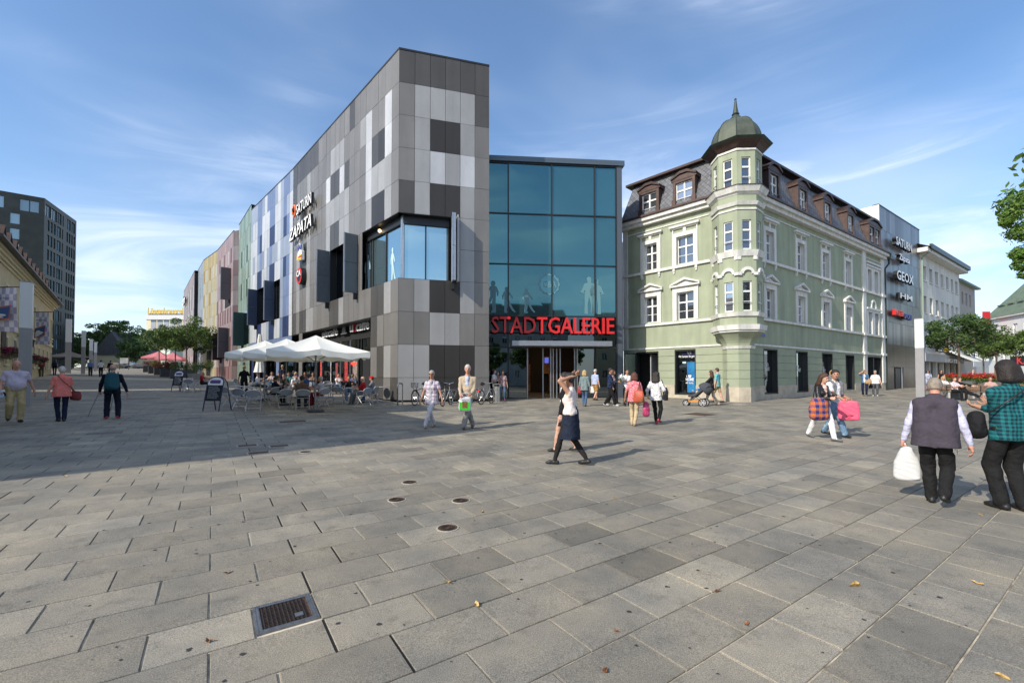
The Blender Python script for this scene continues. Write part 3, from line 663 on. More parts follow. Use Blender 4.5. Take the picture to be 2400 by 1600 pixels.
# ------------------------------------------------------------------ glass entrance hall
C0_ = gnd(1188, 933.2); FG = Fac(np.array([C0_[0], C0_[1], 0])-dirv(85)*2.2, dirv(85))
def gs(u, v=600): return FG.s(u, v)[0]
hall = thing('glass_entrance_hall', (C0_[0], C0_[1], float(C0_[2])), 'teal glazed entrance hall between the grey block and the green house', 'building')
sx = [gs(1146.5)-.6, gs(1191.4), gs(1293.5), gs(1394.3), gs(1444.5)]; zz = [FG.s(1240, v)[1] for v in (383.5, 501.5, 619.5, 740)]
zbase = float(C0_[2])-.15; ztr = FG.s(1240, 814)[1]
for i in range(4):
    for k in range(3): tpane(FG, hall, G_teal, sx[i]+.02, sx[i+1]-.02, zz[k+1]+.02, zz[k]-.02, -.045)
    bx(FG, 'glass_pane', G_dark, hall, sx[i]+.03, sx[i+1]-.03, ztr, zz[3]-.03, -.06, -.03)
for i in range(5): bx(FG, 'mullion', M_frame, hall, sx[i]-.035, sx[i]+.035, zbase if i in (0, 1, 3, 4) else ztr, zz[0], -.15, .04)
for z in zz+[ztr]: bx(FG, 'transom', M_frame, hall, sx[0], sx[4], z-.035, z+.035, -.12, .025)
bx(FG, 'roof_edge', mat('roof_edge_blue', (.10, .13, .155), .4, .5), hall, sx[0]-.5, sx[4]+.5, zz[0]+.06, zz[0]+.36, -1.2, .12)
bx(FG, 'side_post', mat('post_slate', (.10, .115, .135), .45, .4), hall, sx[4]+.035, sx[4]+.36, zbase, zz[0]+.04, -.5, .03)
bx(FG, 'roof_mass', M_core, hall, sx[0], sx[4]+.3, 5.2, zz[0]-.1, -10, -.3)
bx(FG, 'sign_rail', M_frame, hall, sx[0]+.1, sx[4]-.3, FG.s(1240, 778)[1]-.06, FG.s(1240, 778)[1]+.04, .2, .28)
# canopy and doors
zcan = FG.s(1240, 811)[1]
bx(FG, 'canopy', M_alu, hall, gs(1196), gs(1418), zcan-.06, zcan+.22, .05, 1.3)
tpane(FG, hall, G_shop, sx[0]+.05, sx[1]-.05, zbase, ztr, -.045, 'door_pane'); bx(FG, 'door_pane', G_shop, hall, sx[3]+.05, sx[4]-.05, zbase, ztr, -.06, -.03)
dz = ztr-.05
e0, e1, e2, e3 = gs(1236), gs(1290), gs(1312), gs(1346)
bx(FG, 'door_pane', G_shop, hall, sx[1]+.05, e0-.05, zbase, dz, -.06, -.03); bx(FG, 'door_pane', G_shop, hall, e3+.1, sx[3]-.05, zbase, dz, -.06, -.03)
for s in (e0, gs(1272), e1, gs(1296), gs(1304), e2, e3, gs(1352)): bx(FG, 'door_post', M_alu, hall, s-.03, s+.03, zbase, dz, -.09, .05)
mb = MB()
# vestibule: floor, walls, warm shop fronts inside
M_int = mat('interior_dark', (.05, .04, .035), .6); M_warm = mat('interior_warm', (.40, .2, .08), .6, noise=(2, .5)); M_lamp = mat('interior_lamp', (1, .8, .5), .5, emit=((1, .62, .28), 9.)); M_scr = mat('interior_screen', (.05, .08, .5), .5, emit=((.08, .12, .6), .9))
bx(FG, 'interior_wall', M_int, hall, sx[1]-1, sx[3]+1, zbase, 5, -7.2, -7); bx(FG, 'interior_wall', M_int, hall, sx[1]-1, sx[1]-.8, zbase, 5, -7, -.3); bx(FG, 'interior_wall', M_int, hall, sx[3]+.8, sx[3]+1, zbase, 5, -7, -.3)
bx(FG, 'interior_ceiling', M_int, hall, sx[1]-1, sx[3]+1, 3.9, 4.1, -7, -.2); bx(FG, 'interior_floor', mat('interior_floor', (.3, .26, .22), .25), hall, sx[1]-1, sx[3]+1, zbase-.2, zbase+.13, -7, -.1)
for s, z0, z1, m, w in ((e0+.5, 1.5, 2.9, M_warm, .8), (e0+.55, 2.3, 2.8, M_scr, .6), (e1-.6, .6, 2.6, M_warm, .5), (e2+.45, 1.9, 3.2, M_warm, .7), (e2+.3, 2.7, 3.1, M_scr, .3), (e3-.2, .6, 2.2, M_warm, .4)):
    bx(FG, 'shop_front', m, hall, s-w/2, s+w/2, z0, z1, -6.9, -6.6)
for s in (e0+.3, e0+1.1, e2+.3, e2+.8):
    for o_ in (-2., -4.2): bx(FG, 'ceiling_lamp', M_lamp, hall, s-.12, s+.12, 3.86, 3.897, o_-.12, o_+.12)
# white silhouettes and badge on the panes
WALK = [(-.02, 0), (.10, 0), (.12, .05), (.07, .09), (.10, .28), (.06, .48), (.16, .27), (.26, .10), (.36, .02), (.40, .06), (.30, .18), (.22, .34), (.14, .52), (.15, .72), (.24, .60), (.29, .55), (.31, .60), (.22, .72), (.15, .82), (.10, .84), (.13, .90), (.12, .97), (.06, 1.0), (.0, .98), (-.02, .91), (.01, .85), (-.06, .80), (-.12, .66), (-.10, .52), (-.06, .54), (-.06, .62), (-.03, .68), (-.03, .50), (-.02, .30), (-.04, .08)]
STAND = [(-.12, 0), (-.02, 0), (-.02, .05), (-.03, .25), (.01, .46), (.06, .25), (.06, .03), (.16, 0), (.15, .06), (.13, .28), (.13, .50), (.18, .52), (.20, .66), (.16, .80), (.06, .84), (.07, .90), (.07, .97), (.01, 1.), (-.05, .97), (-.05, .89), (-.02, .84), (-.12, .80), (-.17, .68), (-.22, .58), (-.10, .55), (-.14, .60), (-.09, .64), (-.11, .50), (-.11, .26)]
def silh(f, root, s, z, h, pts, fl=1, off=-.028, m=M_white, sq=1.):
    if np.dot(f.d, [1, 0, 0]) < 0: fl = -fl
    mb = MB(); f.poly(mb, [(s+fl*x*h*sq, z+y*h) for x, y in pts], off, off+.008); return mb.build('silhouette_sticker', m, root)
zs = FG.s(1240, 734)[1]
M_sil = mat('sticker_teal', (.12, .25, .28), .5)
for u, h, p, fl in ((1160, 1.9, WALK, -1), (1184, 1.55, WALK, 1), (1231, 1.5, WALK, 1), (1380, 2.25, STAND, 1), (1399, 2.1, STAND, -1)): silh(FG, hall, gs(u, 700), zs, h, p, fl, m=M_sil)
sb, zb = FG.s(1287, 666); disc(FG, sb, zb, .62, -.028, -.02, 48, .05, 12).build('badge_sticker', M_sil, hall); disc(FG, sb, zb, .53, -.019, -.012, 32).build('badge_ring', G_teal, hall)
wall_text(FG, hall, 'C&A', 1272, 673, 1303, .38, M_sil, -.004, .006, .02)
silh(FA, mall, 4.55, zw0+.1, 2.1, STAND, -1, -.455); silh(FA, mall, 1.55, zw0+.05, 1.9, WALK, 1, -.455, sq=.6)
# red letters
sg = thing('entrance_sign', FG.p(gs(1293), FG.s(1293, 780)[1], .4), 'big red raised letters over the glass entrance doors', 'sign')
FL = Fac(FG.p(0, 0, .3), FG.d)
wall_text(FL, sg, 'STADTGALERIE', 1150.5, 780, 1436, .93, M_red, .1, .16, .006)
# ------------------------------------------------------------------ the green corner house
def holes_wall(f, s0, s1, z0, z1, holes, o0, o1, mb=None):
    """wall with real openings: holes (sa, sb, za, zb)"""
    mb = mb or MB(); ss = sorted({s0, s1, *[h[0] for h in holes], *[h[1] for h in holes]}); ss = [s for s in ss if s0 <= s <= s1]
    for a, b_ in zip(ss[:-1], ss[1:]):
        m = (a+b_)/2; cut = sorted([(h[2], h[3]) for h in holes if h[0] <= m <= h[1]]); z = z0
        for c, d in cut:
            if c > z: f.box(mb, a, b_, z, c, o0, o1)
            z = max(z, d)
        if z < z1: f.box(mb, a, b_, z, z1, o0, o1)
    return mb
M_gw = streak(mat('green_plaster', (.305, .34, .24), .85, noise=(.9, .09), bump=(35, .12)), .17, 2.2); M_gd = mat('green_plaster_base', (.29, .325, .232), .8, noise=(1.3, .09), bump=(35, .12))
M_trim = streak(mat('white_stucco', (.64, .635, .60), .8, noise=(3, .06), bump=(25, .08)), .2, 4); M_wood = mat('white_window_wood', (.72, .72, .71), .5)
M_cop = mat('brown_copper', (.07, .043, .037), .5, .35, noise=(3, .3)); M_copd = mat('brown_copper_dark', (.045, .026, .022), .5, .35, noise=(3, .3))
M_plinth = mat('limestone', (.43, .38, .30), .85, noise=(2.2, .22), bump=(14, .3))
G_win = mat('glass_window', (.26, .29, .32), .03, .85, rnd=.65); M_curt = mat('curtain', (.6, .62, .62), .9)
def slate_mat():
    m = mat('slate', (.10, .105, .115), .55); N, L, b = nodes_of(m)
    at_ = N.new('ShaderNodeAttribute'); at_.attribute_name = 'sz'                # (s, height) stored per vertex
    mp = N.new('ShaderNodeMapping'); mp.inputs['Rotation'].default_value = (0, 0, R(42)); L.new(at_.outputs['Vector'], mp.inputs[0])
    br = N.new('ShaderNodeTexBrick'); br.offset = 0; br.inputs['Brick Width'].default_value = .21; br.inputs['Row Height'].default_value = .21; br.inputs['Scale'].default_value = 1; br.inputs['Mortar Size'].default_value = .008
    br.inputs['Color1'].default_value = (.095, .10, .115, 1); br.inputs['Color2'].default_value = (.155, .16, .175, 1); br.inputs['Mortar'].default_value = (.02, .02, .022, 1)
    L.new(mp.outputs[0], br.inputs[0]); L.new(br.outputs[0], b.inputs['Base Color'])
    bp = N.new('ShaderNodeBump'); bp.inputs['Strength'].default_value = .6; bp.inputs['Distance'].default_value = .02; bp.invert = True
    L.new(br.outputs['Fac'], bp.inputs['Height']); L.new(bp.outputs[0], b.inputs['Normal']); return m
M_slate = slate_mat()
GC = np.array([12.48, 23.59, 0.]); LL, LR = 7.42, 22.05
FL_ = Fac(GC, dirv(-42.9)); FR_ = Fac(GC, dirv(55.6)); ZB = .28
house = thing('green_corner_house', (GC[0], GC[1], .37), 'pale green corner house with white window trim, slate mansard and domed corner oriel', 'building')
def window(f, root, s0, s1, z0, z1, off=-.2, rows=(.36,), cols=1, name='window', gm=None, open_=False, rail=False):
    """white framed casement: frame part with panes as sub-parts"""
    mb = MB(); t = .055; h = z1-z0
    f.box(mb, s0, s0+t, z0, z1, off-.04, off+.04); f.box(mb, s1-t, s1, z0, z1, off-.04, off+.04)
    f.box(mb, s0+t, s1-t, z0, z0+t*1.2, off-.04, off+.045); f.box(mb, s0+t, s1-t, z1-t, z1, off-.04, off+.04)
    zt = z1-h*rows[0] if rows else z1
    if rows: f.box(mb, s0+t, s1-t, zt-.045, zt+.045, off-.04, off+.05)
    for k in range(1, cols+1):
        s = s0+(s1-s0)*k/(cols+1); f.box(mb, s-.045, s+.045, z0+t, z1-t, off-.04, off+.045)
    w = mb.build(name, M_wood, root)
    f.box(MB(), s0+t*.5, s1-t*.5, z0+t*.5, z1-t*.5, off-.025, off-.01).build('pane', gm or G_win, w)
    mb = MB(); zb = z0+(zt-z0)*.5 if rows else (z0+z1)/2
    f.box(mb, s0+t, s1-t, zb-.014, zb+.014, off-.009, off+.02); mb.build('glazing_bar', M_wood, w)
    if rail: f.box(MB(), s0+.02, s1-.02, z0+h*.27, z0+h*.27+.03, off+.08, off+.11).build('rail', M_alu, w)
    return w
lowL = [(2.67, 3.71), (4.99, 5.87)]; winR = [(2.45, 3.45), (6.47, 7.46), (10.2, 11.2), (14.1, 15.1), (18.4, 19.25), (19.85, 20.7)]
gL = [(2.59, 3.88, .6, 3.30), (4.93, 6.50, .42, 3.26)]; gR = [(2.1, 3.75, .68, 3.28), (6.1, 7.75, .7, 3.28), (9.9, 11.6, .7, 3.28), (13.86, 15.5, .72, 3.28), (18.15, 21.2, .74, 3.28)]
ZL0, ZL1, ZU0, ZU1 = 5.08, 6.72, 8.42, 10.08
hl = [(a, b_, z0, z1) for a, b_ in lowL for z0, z1 in ((ZL0, ZL1), (ZU0, ZU1))]; hr = [(a, b_, z0, z1) for a, b_ in winR for z0, z1 in ((ZL0, ZL1), (ZU0, ZU1))]
for f, L_, h, g in ((FL_, LL, hl, gL), (FR_, LR, hr, gR)):
    holes_wall(f, 0, L_, 3.44, 11.4, h, -.35, 0).build('wall', M_gw, house)
    # rusticated ground floor: courses with recessed joints
    mbc = MB(); zs_ = [1.18, 1.62, 2.06, 2.5, 2.94, 3.44]
    for za, zb_ in zip(zs_[:-1], zs_[1:]):
        cut = [(a, b_, za, min(zb_-.0, z1)) if z1 < zb_ else (a, b_, za, zb_) for a, b_, z0, z1 in g if z1 > za]
        x = 0.
        for a, b_ in sorted((c[0], c[1]) for c in cut)+[(L_, L_)]:
            if a-x > .02: bx(f, 'stone_course', M_gd, house, x, a, za, zb_-.03, -.35, .03)
            x = b_
        for c in cut:
            if c[3] < zb_-.03: bx(f, 'stone_course', M_gd, house, c[0], c[1], c[3], zb_-.03, -.35, .03)
        holes_wall(f, 0, L_, zb_-.03, zb_, cut, -.35, .0, mbc)
    mbc.build('course_joints', M_gd, house)
    holes_wall(f, 0, L_, ZB-.6, 1.18, [(a, b_, z0, 1.18) for a, b_, z0, z1 in g], -.35, .07).build('stone_plinth', M_plinth, house)
    # bands and cornice
    for za, zb_, o_, nm in ((3.40, 3.50, .09, 'string_course'), (4.86, 5.0, .13, 'sill_band'), (8.2, 8.36, .12, 'sill_band'), (10.92, 10.98, .05, 'frieze_line')):
        bx(f, nm, M_trim, house, 0, L_+.02, za, zb_, -.04, o_)
    bx(f, 'cornice', M_trim, house, 0, L_+.1, 11.3, 11.52, -.2, .28); bx(f, 'cornice', M_trim, house, 0, L_+.1, 11.52, 11.74, -.2, .44); bx(f, 'gutter', M_cop, house, 0, L_+.2, 11.745, 11.86, .2, .54)
    # interior darkness
    bx(f, 'core', M_core, house, 1.2 if f is FL_ else 0.6, L_-.2, ZB-.5, 11.3, -4, -1.2)
def surround(f, root, s0, s1, z0, z1, ped, w=.26):
    mb = MB(); a, b_ = s0-w, s1+w; c = (a+b_)/2
    f.box(mb, a, s0, z0-.05, z1+w*.7, -.02, .07); f.box(mb, s1, b_, z0-.05, z1+w*.7, -.02, .07); f.box(mb, s0, s1, z1, z1+w*.7, -.02, .07)
    f.box(mb, s0-.004, s0+.012, z0, z1, -.24, -.018); f.box(mb, s1-.012, s1+.004, z0, z1, -.24, -.018); f.box(mb, s0, s1, z1-.012, z1+.004, -.24, -.018)
    t = mb.build('window_trim', M_trim, root); zt = z1+w*.7
    if ped:
        mb = MB(); f.box(mb, a-.02, b_+.02, zt, zt+.14, -.02, .06); f.box(mb, a-.14, b_+.14, zt+.14, zt+.24, -.02, .2)
        f.poly(mb, [(a-.14, zt+.24), (a-.14, zt+.32), (c, zt+.68), (c, zt+.54)], -.02, .18); f.poly(mb, [(b_+.14, zt+.24), (b_+.14, zt+.32), (c, zt+.68), (c, zt+.54)], -.02, .18)
        f.poly(mb, [(a+.1, zt+.24), (b_-.1, zt+.24), (c, zt+.5)], -.02, .03); mb.build('pediment', M_trim, root)
    else:
        mb = MB(); f.box(mb, a, b_, zt, zt+.06, -.02, .06)
        f.box(mb, a, a+.07, zt+.06, zt+.3, -.02, .06); f.box(mb, b_-.07, b_, zt+.06, zt+.3, -.02, .06); f.box(mb, c-.09, c+.09, zt+.06, zt+.3, -.02, .08)
        f.box(mb, a-.04, b_+.04, zt+.3, zt+.38, -.02, .1); f.box(mb, a-.14, b_+.14, zt+.38, zt+.50, -.02, .2); mb.build('window_cornice', M_trim, root)
        for q in (a+.1, b_-.1):
            mb = MB(); f.box(mb, q-.07, q+.07, 8.02, 8.2, -.02, .1); f.box(mb, q-.05, q+.05, 7.9, 8.02, -.02, .07); mb.build('corbel', M_trim, root)
for f, ws in ((FL_, lowL), (FR_, winR[:4])):
    for a, b_ in ws:
        surround(f, house, a, b_, ZL0, ZL1, True); surround(f, house, a, b_, ZU0, ZU1, False)
        window(f, house, a, b_, ZL0, ZL1, cols=1); window(f, house, a, b_, ZU0, ZU1, cols=1)
f = FR_                                                       # the end bay with paired windows
for a, b_ in winR[4:]:
    for z0, z1 in ((ZL0, ZL1), (ZU0, ZU1)): window(f, house, a, b_, z0, z1)
for z0, z1, arch in ((ZL0, ZL1, True), (ZU0, ZU1, False)):
    mb = MB()
    for a, b_ in ((18.1, 18.4), (19.25, 19.85), (20.7, 21.0)): f.box(mb, a, b_, z0-.05, z1+.2, -.02, .08)
    for a, b_ in winR[4:]: f.box(mb, a, b_, z1, z1+.2, -.02, .08); f.box(mb, b_-.012, b_+.004, z0, z1, -.24, -.018); f.box(mb, a-.004, a+.012, z0, z1, -.24, -.018)
    f.box(mb, 18.0, 21.1, z1+.2, z1+.34, -.02, .16)
    if arch:
        for t in range(10):
            a0, a1 = pi*t/10, pi*(t+1)/10; c = 19.55
            f.poly(mb, [(c+.42*cos(a0), z1+.34+.55*sin(a0)), (c+.56*cos(a0), z1+.34+.7*sin(a0)), (c+.56*cos(a1), z1+.34+.7*sin(a1)), (c+.42*cos(a1), z1+.34+.55*sin(a1))], -.02, .12)
    else: f.box(mb, 18.0, 21.1, z1+.42, z1+.56, -.02, .2)
    mb.build('window_trim', M_trim, house)
for a, b_ in ((17.3, 17.95), (21.4, LR)):
    for za, zb_ in ((5.0, 8.2), (8.36, 11.3), (3.5, 4.86)): bx(FR_, 'pilaster', M_trim, house, a, b_, za, zb_, -.02, .1)
    for za in (4.84, 8.18, 3.38): bx(FR_, 'pilaster_cap', M_trim, house, a-.08, b_+.05, za, za+.2, -.02, .19)
    bx(FR_, 'pilaster', M_trim, house, a, b_, 1.18, 3.4, -.02, .1)
for za, zb_ in ((3.5, 4.86), (5.0, 8.2), (8.36, 11.3)): bx(FL_, 'pilaster', M_trim, house, LL-.34, LL, za, zb_, -.02, .06)
# ground floor openings
M_poster = mat('poster_deep_blue', (.015, .03, .16), .3, noise=(1.2, 0, (.03, .25, .5)))
mb = MB(); FL_.box(mb, 2.59, 2.66, .6, 3.3, -.3, .02); FL_.box(mb, 3.81, 3.88, .6, 3.3, -.3, .02); FL_.box(mb, 2.66, 3.81, 3.2, 3.3, -.3, .02); FL_.box(mb, 2.66, 3.81, .6, .68, -.3, .02); mb.build('shop_window_frame', M_frame, house)
bx(FL_, 'shop_pane', G_dark, house, 2.66, 3.81, .68, 3.2, -.26, -.22)
bx(FL_, 'shop_poster', M_poster, house, 2.72, 3.22, .75, 2.55, -.215, -.2); bx(FL_, 'shop_banner', mat('banner_navy', (.008, .012, .05), .4), house, 2.68, 3.55, 2.85, 3.15, -.215, -.2)
wall_text(Fac(FL_.p(0, 0, -.2), FL_.d), house, 'I ♥', 1609, 884, 1620, .14, M_letw, .014, .006, .01); wall_text(Fac(FL_.p(0, 0, -.2), FL_.d), house, 'HOME', 1607.5, 892, 1626, .17, M_letw, .014, .006, .02); wall_text(Fac(FL_.p(0, 0, -.2), FL_.d), house, 'MIT GLASL.', 1607.5, 898.5, 1626, .08, M_letw, .014, .006, .01)
wall_text(Fac(FL_.p(0, 0, -.2), FL_.d), house, 'O2', 1610.5, 829, 1620, .2, mat('letter_grey', (.45, .5, .55), .5), .014, .006, .008); wall_text(Fac(FL_.p(0, 0, -.2), FL_.d), house, 'Wir beraten Sie gern', 1591, 838, 1629, .13, M_letw, .02, .006, .01)
bx(FL_, 'brand_sticker', M_white, house, 3.28, 3.5, 2.47, 2.58, -.215, -.2)
bx(FL_, 'brand_sticker', mat('sticker_cyan', (.03, .35, .6), .5), house, 2.70, 2.76, 2.5, 2.6, -.199, -.196)
mb = MB(); FL_.box(mb, 4.93, 5.0, .42, 3.26, -.3, .02); FL_.box(mb, 6.43, 6.5, .42, 3.26, -.3, .02); FL_.box(mb, 5.0, 6.43, 3.16, 3.26, -.3, .02); mb.build('door_frame', M_frame, house)
bx(FL_, 'hall_wall', mat('hall_grey', (.35, .36, .37), .7), house, 5.62, 5.68, .42, 3.1, -1.15, -.3)
# door leaf standing open
fo = Fac(FL_.p(6.5, 0, .02), FL_.n*.86+FL_.d*.5); dl = bx(fo, 'door_leaf', M_frame, house, 0, .07, .42, 3.2, -.03, .03)
mb = MB(); fo.box(mb, .07, .78, .42, .5, -.03, .03); fo.box(mb, .07, .78, 3.12, 3.2, -.03, .03); fo.box(mb, .78, .85, .42, 3.2, -.03, .03); mb.build('leaf_rail', M_frame, dl); fo.box(MB(), .07, .78, .5, 3.12, -.008, .008).build('leaf_glass', mat('leaf_glass', (.6, .75, .7), .05, trans=.9), dl)
for i, (a, b_, z0, z1) in enumerate(gR):
    mb = MB(); FR_.box(mb, a, a+.07, z0, z1, -.32, .04); FR_.box(mb, b_-.07, b_, z0, z1, -.32, .04); FR_.box(mb, a+.07, b_-.07, z1-.08, z1, -.32, .04); FR_.box(mb, a+.07, b_-.07, z0, z0+.07, -.32, .04)
    if i == 4: FR_.box(mb, 19.6, 19.75, z0, z1, -.3, -.02)
    mb.build('shop_window_frame', M_frame, house)
    bx(FR_, 'shop_pane', glass('glass_shop_r', (.28, .35, .38)), house, a+.07, b_-.07, z0+.07, z1-.08, -.28, -.24)
    if i < 3:
        fr = Fac(FR_.p(0, 0, -.235), FR_.d)
        for q, (tx, u, v, u1) in enumerate([[('HALT DICH', 1787, 858, 1800), ('JEDE AUS?', 1787, 868, 1803)], [('gut', 1864, 862, 1872), ('günstig?', 1864, 869, 1876)], [('DU', 1925, 866, 1931), ('BIST', 1925, 872, 1934)]][i]):
            wall_text(fr, house, tx, u, v, u1, .2, M_letw, .012, .004, .005)
        bx(FR_, 'round_sticker', M_red, house, a+.35, a+.6, 1.3, 1.55, -.238, -.23)
mb = MB(); bx(FR_, 'street_name_plate', mat('plate_blue', (.05, .08, .3), .4), house, 1.75, 2.35, 3.95, 4.1, .01, .03)
# mansard roof
def roof_face(f, s0, s1, z0, z1, o0, o1, root, ins0=0, ins1=0, m=None, name='mansard'):
    me = [f.p(s0, z0, o0), f.p(s1, z0, o0), f.p(s1-ins1, z1, o1), f.p(s0+ins0, z1, o1)]
    o = obj(name, me, [(0, 1, 2, 3)], m or M_slate, root); a = o.data.attributes.new('sz', 'FLOAT_VECTOR', 'POINT')
    a.data.foreach_set('vector', [s0, z0, 0, s1, z0, 0, s1-ins1, z1, 0, s0+ins0, z1, 0]); return o
roof_face(FL_, 0, LL+.1, 11.86, 14.45, .22, -.75, house, 0, .45); roof_face(FR_, 0, LR+.1, 11.86, 14.75, .22, -.75, house, 0, .55)
e0_, e1_ = FL_.p(LL+.1, 11.86, .22), FL_.p(LL-.35, 14.45, -.75); obj('mansard', [e0_, FL_.p(LL+.1, 11.86, -6), FL_.p(LL-.35, 14.45, -5), e1_], [(0, 1, 2, 3)], M_slate, house)
e0_, e1_ = FR_.p(LR+.1, 11.86, .22), FR_.p(LR-.45, 14.75, -.75); obj('mansard', [e0_, FR_.p(LR+.1, 11.86, -6), FR_.p(LR-.45, 14.75, -5), e1_], [(0, 1, 2, 3)], M_slate, house)
bx(FL_, 'roof_edge', M_copd, house, .3, LL+.05, 14.43, 14.57, -1.4, -.38); bx(FR_, 'roof_edge', M_copd, house, .3, LR+.05, 14.73, 14.87, -1.4, -.38)
pts = [FL_.p(.3, 0, -.5), FL_.p(LL, 0, -.5), FL_.p(LL, 0, -6), FR_.p(LR, 0, -6), FR_.p(LR, 0, -.5), FR_.p(.3, 0, -.5)]; c_ = sum(pts)/6
mb = MB(); V = [(q[0], q[1], 14.55) for q in pts]+[(c_[0], c_[1], 15.2)]; mb.add(V, [(i, (i+1) % 6, 6) for i in range(6)]); mb.build('upper_roof', M_slate, house)
def dormer(f, s, wd, ww, zt, n=1, peak=.62):
    d = thing_part = MB()
    a, b_ = s-wd/2, s+wd/2; z0, z1 = 11.9, zt
    mb = MB(); iw = (wd-ww)/2
    f.box(mb, a, a+iw, z0, z1, -.9, .2); f.box(mb, b_-iw, b_, z0, z1, -.9, .2); f.box(mb, a+iw, b_-iw, z1-.14, z1, -.9, .2); f.box(mb, a-.05, a+iw+.02, z0, z0+.42, .2, .26); f.box(mb, b_-iw-.02, b_+.05, z0, z0+.42, .2, .26)
    if n == 2: f.box(mb, s-.16, s+.16, z0, z1-.14, -.3, .2)
    o = mb.build('dormer', M_cop, house)
    mb = MB(); f.poly(mb, [(a-.1, z1), (b_+.1, z1), (b_+.1, z1+.16), (s+wd*.16, z1+peak*.55), (s-wd*.16, z1+peak*.55), (a-.1, z1+.16)], -1.0, .22); mb.build('dormer_gable', M_cop, o)
    mb = MB(); f.poly(mb, [(a-.1, z1+.10), (a-.1, z1+.20), (s-wd*.18, z1+peak), (s+wd*.18, z1+peak), (b_+.1, z1+.20), (b_+.1, z1+.10), (s+wd*.16, z1+peak-.16), (s-wd*.16, z1+peak-.16)], -1.0, .3); mb.build('dormer_cap', M_copd, o)
    if n == 1: window(f, house, a+iw, b_-iw, z0+.02, z1-.15, off=.04, cols=1, rail=True)
    else:
        for q0, q1 in ((a+iw, s-.16), (s+.16, b_-iw)): window(f, house, q0, q1, z0+.02, z1-.15, off=.04, cols=0, rail=True)
dormer(FL_, 5.43, 1.36, 1.02, 13.42, 1, .5); dormer(FL_, 3.15, 1.36, 1.02, 13.42, 1, .5)
for s in (3.3, 7.0, 10.7, 14.75): dormer(FR_, s, 1.4, .95, 13.6, 1, .55)
dormer(FR_, 19.7, 2.7, 2.2, 13.6, 2, .6)
# rain pipes
mb = MB(); mb.tube([FR_.p(LR+.25, 11.8, .35), FR_.p(LR+.25, 11.0, .35), FR_.p(LR+.1, 10.6, .12), FR_.p(LR+.1, .5, .12)], .07, 8); mb.box(FR_.p(LR+.25, 11.55, .35), (.34, .34, .42), R(-35)); mb.build('rain_pipe', mat('pipe_dark_green', (.03, .045, .04), .5, .3), house)
mb = MB(); mb.tube([FL_.p(LL+.12, 11.7, .35), FL_.p(LL+.12, 10.9, .3), FL_.p(LL+.05, 10.6, .1), FL_.p(LL+.05, .4, .1)], .06, 8); mb.box(FL_.p(LL+.12, 11.2, .32), (.3, .3, .4), R(45)); mb.build('rain_pipe', M_cop, house)
# ---- corner oriel with turret
TC = np.array([12.2, 23.6]); TA = -154.
def octv(r, k, tc=TC): a = R(TA+45*k); return np.array([tc[0]+r*sin(a), tc[1]+r*cos(a)])
def octp(r): return [tuple(octv(r, -k)) for k in range(8)]
def oct_prism(r0, r1, z0, z1, m, name, root=house):
    a, b_ = octp(r0), octp(r1); mb = MB(); V = [(*q, z0) for q in a]+[(*q, z1) for q in b_]
    mb.add(V, [tuple(range(7, -1, -1)), tuple(range(8, 16))]+[(i, (i+1) % 8, (i+1) % 8+8, i+8) for i in range(8)]); return mb.build(name, m, root)
tower = house
TR = 1.22
oct_prism(.80, .80, ZB-.5, 1.12, M_plinth, 'oriel_plinth')
zs_ = [1.12, 1.58, 2.02, 2.46, 2.9, 3.15]
for za, zb_ in zip(zs_[:-1], zs_[1:]): oct_prism(.76, .76, za, zb_-.025, M_gd, 'stone_course'); oct_prism(.735, .735, zb_-.026, zb_+.001, M_gd, 'course_joint')
oct_prism(.80, .86, 3.15, 3.3, M_trim, 'oriel_cap')
for k in range(5): 
    t0, t1 = k/5, (k+1)/5; oct_prism(.74+.5*t0**1.6, .74+.5*t1**1.6, 3.3+.7*t0, 3.3+.7*t1, M_gw, 'oriel_corbel')
oct_prism(1.28, 1.28, 4.0, 4.1, M_trim, 'oriel_band'); oct_prism(1.36, 1.40, 4.1, 4.36, M_trim, 'oriel_band'); oct_prism(TR, TR, 4.36, 4.8, M_gw, 'oriel_apron')
oct_prism(1.30, 1.36, 4.8, 5.0, M_trim, 'oriel_sill')
def facet_walls(z0, z1, w0, w1, r=TR, rail=True, gm=None):
    for k in range(-3, 4):
        a, b_ = octv(r, k), octv(r, k+1); L_ = np.linalg.norm(b_-a); d = np.array([*(b_-a)/L_, 0.]); f = Fac(a, d)
        cen = (a+b_)/2-TC; f.n = np.array([*(cen/np.linalg.norm(cen)), 0.])
        q0, q1 = L_/2-.235, L_/2+.235
        holes_wall(f, 0, L_, z0, z1, [(q0, q1, w0, w1)], -.22, 0).build('oriel_wall', M_gw, house)
        if -2 <= k <= 1: window(f, house, q0, q1, w0, w1, off=-.1, rows=(.34,), cols=0, rail=rail)
facet_walls(5.0, 7.9, 5.06, 6.62); facet_walls(7.9, 11.1, 8.26, 9.8); facet_walls(11.5, 13.55, 11.58, 13.08)
MB().prism([tuple(octv(.98, -k)) for k in range(8)], 4.4, 13.9).build('oriel_core', M_core, house)
